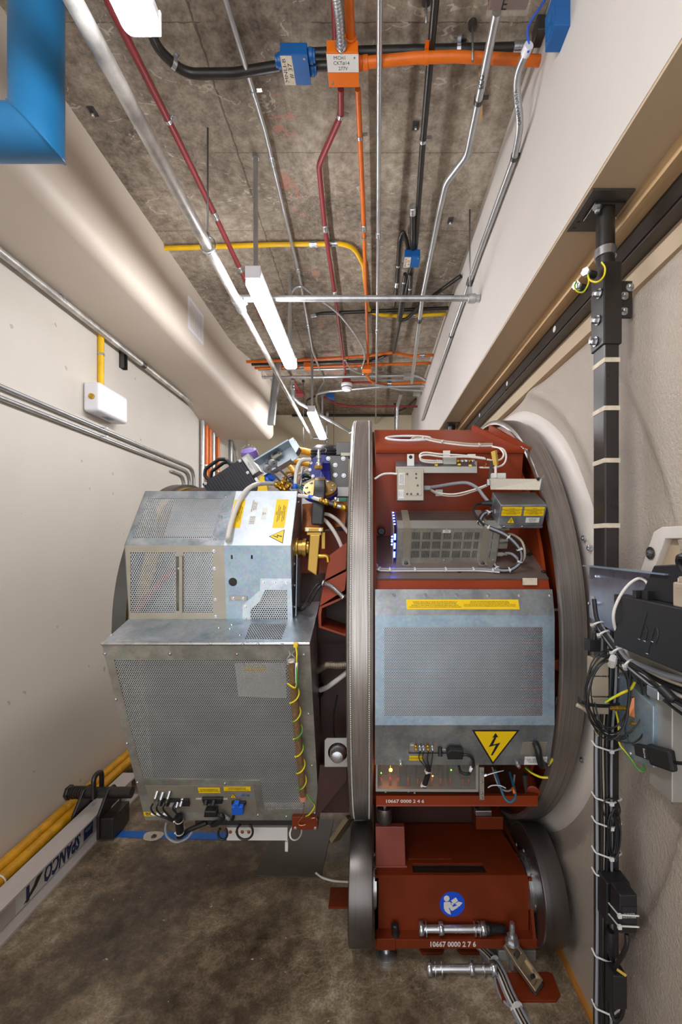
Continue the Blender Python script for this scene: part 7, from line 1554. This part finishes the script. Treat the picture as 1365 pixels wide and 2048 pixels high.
for px, py, lab in ((1222, 1416, 'a'), (1262, 1447, 'b')):
    p = PY(px, py, 1.39); b = MB().tube([p, p+V((.02, 0, 0)), p+V((.02, 0, 0)), p+V((.036, 0, 0)), p+V((.036, 0, 0)), p+V((.05, -.002, 0))], [.006, .006, .008, .008, .007, .007], 12); b.build('coaxial_connector', M['brass'], t)
cable('earth_wire', [PY(x, y, Y) for x, y, Y in ((1210, 1404, 1.4), (1225, 1396, 1.39), (1245, 1386, 1.39), (1262, 1378, 1.38), (1271, 1364, 1.38))], .0045, 'earth_wire', 'green and yellow earth wire rising across the post to the control box')
cable('earth_wire', [PY(x, y, Y) for x, y, Y in ((1233, 1422, 1.44), (1238, 1450, 1.44), (1239, 1485, 1.43), (1250, 1502, 1.42), (1262, 1518, 1.40), (1272, 1532, 1.39), (1282, 1541, 1.38), (1290, 1538, 1.38), (1285, 1512, 1.38))], .0033, 'earth_wire', 'green and yellow earth wire hanging in a loop to the black adapter')
# coiled black cable hung on the post
coil = thing('cable_coil', 'coil of thin black cable hanging in front of the post', 'cable coil', PY(1222, 1380, 1.42))
for k in range(8):
    cx, cy = 1224+rnd.uniform(-8, 10), 1388+rnd.uniform(-10, 10); rx, ry = 52+rnd.uniform(-10, 14), 72+rnd.uniform(-10, 14); Y = 1.44-.012*k; ph = rnd.uniform(0, 6)
    pts = [PY(cx+rx*math.cos(a)*(1+.06*math.sin(3*a+ph)), cy+ry*math.sin(a)*(1+.05*math.cos(2*a+ph)), Y+.01*math.sin(a+ph)) for a in [2*PI*i/26 for i in range(26)]]
    MB().tube(pts, .0024, 7, closed=True).build('cable_turn', M['black_cable'], coil)
MB().tube([PY(1228, 1316, 1.36), PY(1226, 1322, 1.34), PY(1224, 1330, 1.36)], .012, 8).build('tie_strap', M['tie'], coil)
cable('cable', [PY(x, y, Y) for x, y, Y in ((1293, 1330, 1.36), (1294, 1360, 1.36), (1296, 1420, 1.35), (1288, 1465, 1.35), (1270, 1484, 1.36), (1245, 1484, 1.37), (1220, 1470, 1.38), (1200, 1440, 1.39), (1190, 1405, 1.4))], .0026, 'black_cable', 'long thin black cable sweeping below the coil to the post')
cable('cable', [PY(x, y, Y) for x, y, Y in ((1262, 1330, 1.37), (1258, 1390, 1.37), (1252, 1440, 1.37), (1253, 1470, 1.37), (1262, 1486, 1.36), (1275, 1493, 1.35))], .0026, 'black_cable', 'thin black cable dropping from the bundle to the black adapter')
# bundle of cables from the post to the right edge
bp = [PY(x, y, Y) for x, y, Y in ((1186, 1200, 1.47), (1192, 1240, 1.45), (1208, 1268, 1.42), (1232, 1300, 1.38), (1254, 1326, 1.34), (1290, 1350, 1.29), (1330, 1375, 1.22), (1375, 1398, 1.16), (1470, 1440, 1.06), (1600, 1490, .95))]
cbn = thing('cable_bundle', 'thick bundle of grey, white and black cables running from the post past the computer', 'cable bundle', bp[2])
for k, (m, r) in enumerate((('grey_cable', .009), ('tan_cable', .0045), ('black_cable', .008), ('white_cable', .005), ('black_cable', .006), ('grey_cable', .005), ('black_cable', .0042))):
    sp2 = 1+(0)
    pts = [p+V((0, -.004*(k % 3), (3-k)*(.004+.0042*max(0, i-4)))) for i, p in enumerate(bp)]
    MB().tube(smooth_path(pts, 7), r, 9).build('cable_sheath', M[m], cbn)
ties(cbn, smooth_path(bp, 7), [9, 14, 22, 29], .021)
p0_, p1_ = PY(1322, 1374, 1.2), PY(1350, 1402, 1.16); fb_ = thing('ferrite_bead', 'black ribbed ferrite bead on a lead at the right edge', 'ferrite bead', p0_); MB().tube([p0_, p0_.lerp(p1_, .1), p0_.lerp(p1_, .9), p1_], [.008, .014, .014, .009], 14).build('bead_body', M['black_plastic'], fb_)
cable('cable', [PY(x, y, Y) for x, y, Y in ((1258, 1322, 1.33), (1285, 1342, 1.28), (1315, 1370, 1.21), (1350, 1402, 1.16), (1380, 1420, 1.12))], .004, 'black_cable', 'thin black lead threading the ferrite bead')
# black elbow plug left of the post
t = thing('power_plug', 'black right-angled plug in a black socket left of the post', 'plug', PY(1188, 1285, 1.5)); MB().tube(fillet([PY(1206, 1263, 1.47), PY(1190, 1264, 1.47), PY(1188, 1280, 1.47)], .012), .008, 10).build('plug_body', M['black_plastic'], t); a, c = PY(1177, 1303, 1.46), PY(1201, 1280, 1.46); MB().bb((a.x, 1.455, a.z), (c.x, 1.49, c.z)).build('socket_block', M['black_plastic'], t, .003)
# thick cables leaving to the left under the coil
cable('cable', [PY(x, y, Y) for x, y, Y in ((1238, 1408, 1.45), (1215, 1412, 1.42), (1185, 1410, 1.40), (1163, 1404, 1.40), (1158, 1397, 1.42))], .006, 'black_cable', 'thick black cable end curling left of the post below the coil')
cable('cable', [PY(x, y, Y) for x, y, Y in ((1196, 1470, 1.46), (1188, 1440, 1.43), (1172, 1420, 1.41), (1155, 1410, 1.41))], .0065, 'tan_cable', 'pale cable curling left of the post and joining the vertical run')
# vertical run of cables down the post
vr = thing('cable_run', 'vertical run of grey and black cables strapped down the left front of the post', 'cable bundle', (.815, 1.48, 0))
for k, (dx, m, r) in enumerate(((-.031, 'grey_cable', .006), (-.021, 'black_cable', .006), (-.010, 'tan_cable', .0055), (.0, 'black_cable', .0065), (.010, 'black_cable', .005), (.019, 'grey_cable', .0045), (-.037, 'black_cable', .0028))):
    x = .828+dx; y = 1.488-(.008 if k % 2 else 0)
    pts = [(x+.012, 1.47, 1.70), (x+.006, y-.012, 1.5), (x, y, 1.3), (x+.004*math.sin(k), y-.004, 1.0), (x+.003*math.cos(k), y, .7), (x+.004*math.sin(2*k), y, .35), (x, y, .004)]
    MB().tube(smooth_path(pts, 8), r, 8).build('cable_sheath', M[m], vr)
for z in (1.335, 1.28, 1.10, 1.015, .91, .835, .55, .37):
    lp = fillet([(px0-.047, 1.497, z+.022), (px0-.045, 1.475, z+.013), (px0+.006, 1.464, z), (px1+.003, 1.492, z-.002), (px1+.0035, 1.575, z+.004)], .008)
    MB().tube(lp, .003, 6).build('cable_tie', M['tie'], vr); MB().box((px0+.004, 1.4625, z), (.013, .008, .012)).build('tie_head', M['tie'], vr)
# folded black cord and power bricks strapped to the post
fc = thing('cable_hank', 'folded hank of thin black cord strapped to the post above the power bricks', 'cable coil', PY(1228, 1670, 1.47))
for k in range(7):
    dx = rnd.uniform(-5, 5); h0, h1 = 1612+rnd.uniform(0, 26), 1724-rnd.uniform(0, 16); w_ = rnd.uniform(6, 12); Y = 1.478-.003*k
    pts = [PY(1229+dx+w_*math.cos(a), (h0+h1)/2+(h1-h0)/2*math.sin(a), Y) for a in [2*PI*i/20 for i in range(20)]]; MB().tube(pts, .0027, 7, closed=True).build('cord_turn', M['black_cable'], fc)
cable('cable', [PY(x, y, 1.465) for x, y in ((1216, 1640), (1206, 1620), (1209, 1604), (1222, 1597), (1236, 1604), (1241, 1622), (1236, 1636))], .0028, 'black_cable', 'single loop of black cord standing above the folded hank')
def brick(label, x0_, x1_, y0_, y1_, Yf, d, lines=True):
    a, c = PY(x0_, y1_, Yf), PY(x1_, y0_, Yf); t = thing('power_brick', label, 'power adapter', (a.x, Yf, a.z)); MB().bb((a.x, Yf, a.z), (c.x, Yf+d, c.z)).build('brick_body', M['black_plastic'], t, .004)
    MB().tube([PY((x0_+x1_)/2-4, y0_, Yf+d/2), PY((x0_+x1_)/2-4, y0_-7, Yf+d/2), PY((x0_+x1_)/2-3, y0_-16, Yf+d/2)], [.007, .006, .005], 10).build('strain_relief', M['black_plastic'], t)
    if lines: s = sticker(t, frame(PY((x0_+x1_)/2+1, (y0_+y1_)/2+2, Yf-.0005), (1, 0, 0), (0, 0, 1)), (c.x-a.x)*.8, (c.z-a.z)*.45, M['anod'], 'rating_label', lines=['AC ADAPTER', '19.5V 3.3A', 'MADE IN CHINA'], lsize=.006, lmat=M['paper'])
    return t
brick('rear black power brick strapped to the post behind the labelled one', 1214, 1262, 1766, 1850, 1.425, .06, False)
brick('front black power brick with a printed label and white ties', 1240, 1276, 1790, 1868, 1.36, .055)
for y, lab in ((1832, 'upper white tie around the front power brick'), (1854, 'lower white tie around the front power brick')):
    t = thing('cable_tie', lab, 'cable tie', PY(1256, y, 1.36)); pts = fillet([PY(1207, y-40, 1.47), PY(1238, y-2, 1.353), PY(1278, y, 1.353), PY(1279, y, 1.42)], .006); MB().tube(pts, .0026, 6).build('tie_band', M['tie'], t); MB().box(PY(1240, y, 1.351), (.011, .008, .012)).build('tie_head', M['tie'], t)
cable('cable', [PY(x, y, Y) for x, y, Y in ((1254, 1868, 1.385), (1254, 1890, 1.38), (1246, 1910, 1.39), (1232, 1935, 1.42), (1224, 1970, 1.44), (1222, 2010, 1.45), (1230, 2040, 1.44), (1244, 2030, 1.43), (1250, 1990, 1.42), (1247, 1960, 1.42))], .007, 'black_cable', 'thick black power cord looping below the power bricks', n=10)
brick('long black power adapter low on the post with a gold tag', 1228, 1256, 1952, 2020, 1.40, .05, False)
tag(MB().slab([PY(1237, 1938, 1.388), PY(1255, 1950, 1.388), PY(1252, 1954, 1.388), PY(1235, 1942, 1.388)][::-1], .003).build('gold_tag', M['cardboard']), 'small gold paper tag on the low power adapter', 'tag')
t = thing('inline_plug', 'black in-line plug between the power bricks on the post', 'plug', PY(1224, 1905, 1.44)); MB().tube([PY(1222, 1862, 1.45), PY(1222, 1880, 1.45), PY(1224, 1905, 1.45), PY(1226, 1920, 1.45)], [.012, .017, .014, .008], 12).build('plug_body', M['black_plastic'], t)
# black adapter dangling at right
ad_ = thing('video_adapter', 'black box adapter with small white lettering hanging at the right edge', 'adapter', PY(1318, 1510, 1.3)); a0, a1 = PY(1279, 1498, 1.34), PY(1355, 1522, 1.22); xd = (a1-a0); fr_a = frame(a0, xd, (0, 0, 1)); La = xd.length
MB().prism([(0, -.016), (La*.38, -.018), (La*.38, .022), (0, .018)], fr_a, .02).build('small_body', M['black_plastic'], ad_, .003); MB().prism([(La*.38, -.03), (La, -.03), (La, .03), (La*.38, .03)], fr_a @ Matrix.Translation((0, 0, -.002)), .024).build('large_body', M['black_plastic'], ad_, .007)
text(ad_, 'Source', fr_a @ Matrix.Translation((La*.3, 0, .0205)) @ Matrix.Rotation(-PI/2, 4, 'Z'), .01, M['paper'])
cable('cable', [a1+V((-.005, 0, -.005)), PY(1375, 1528, 1.18), PY(1400, 1532, 1.15)], .005, 'black_cable', 'black lead leaving the adapter at the right edge')
for o in bpy.data.objects:
    if '_at' in o: del o['_at']
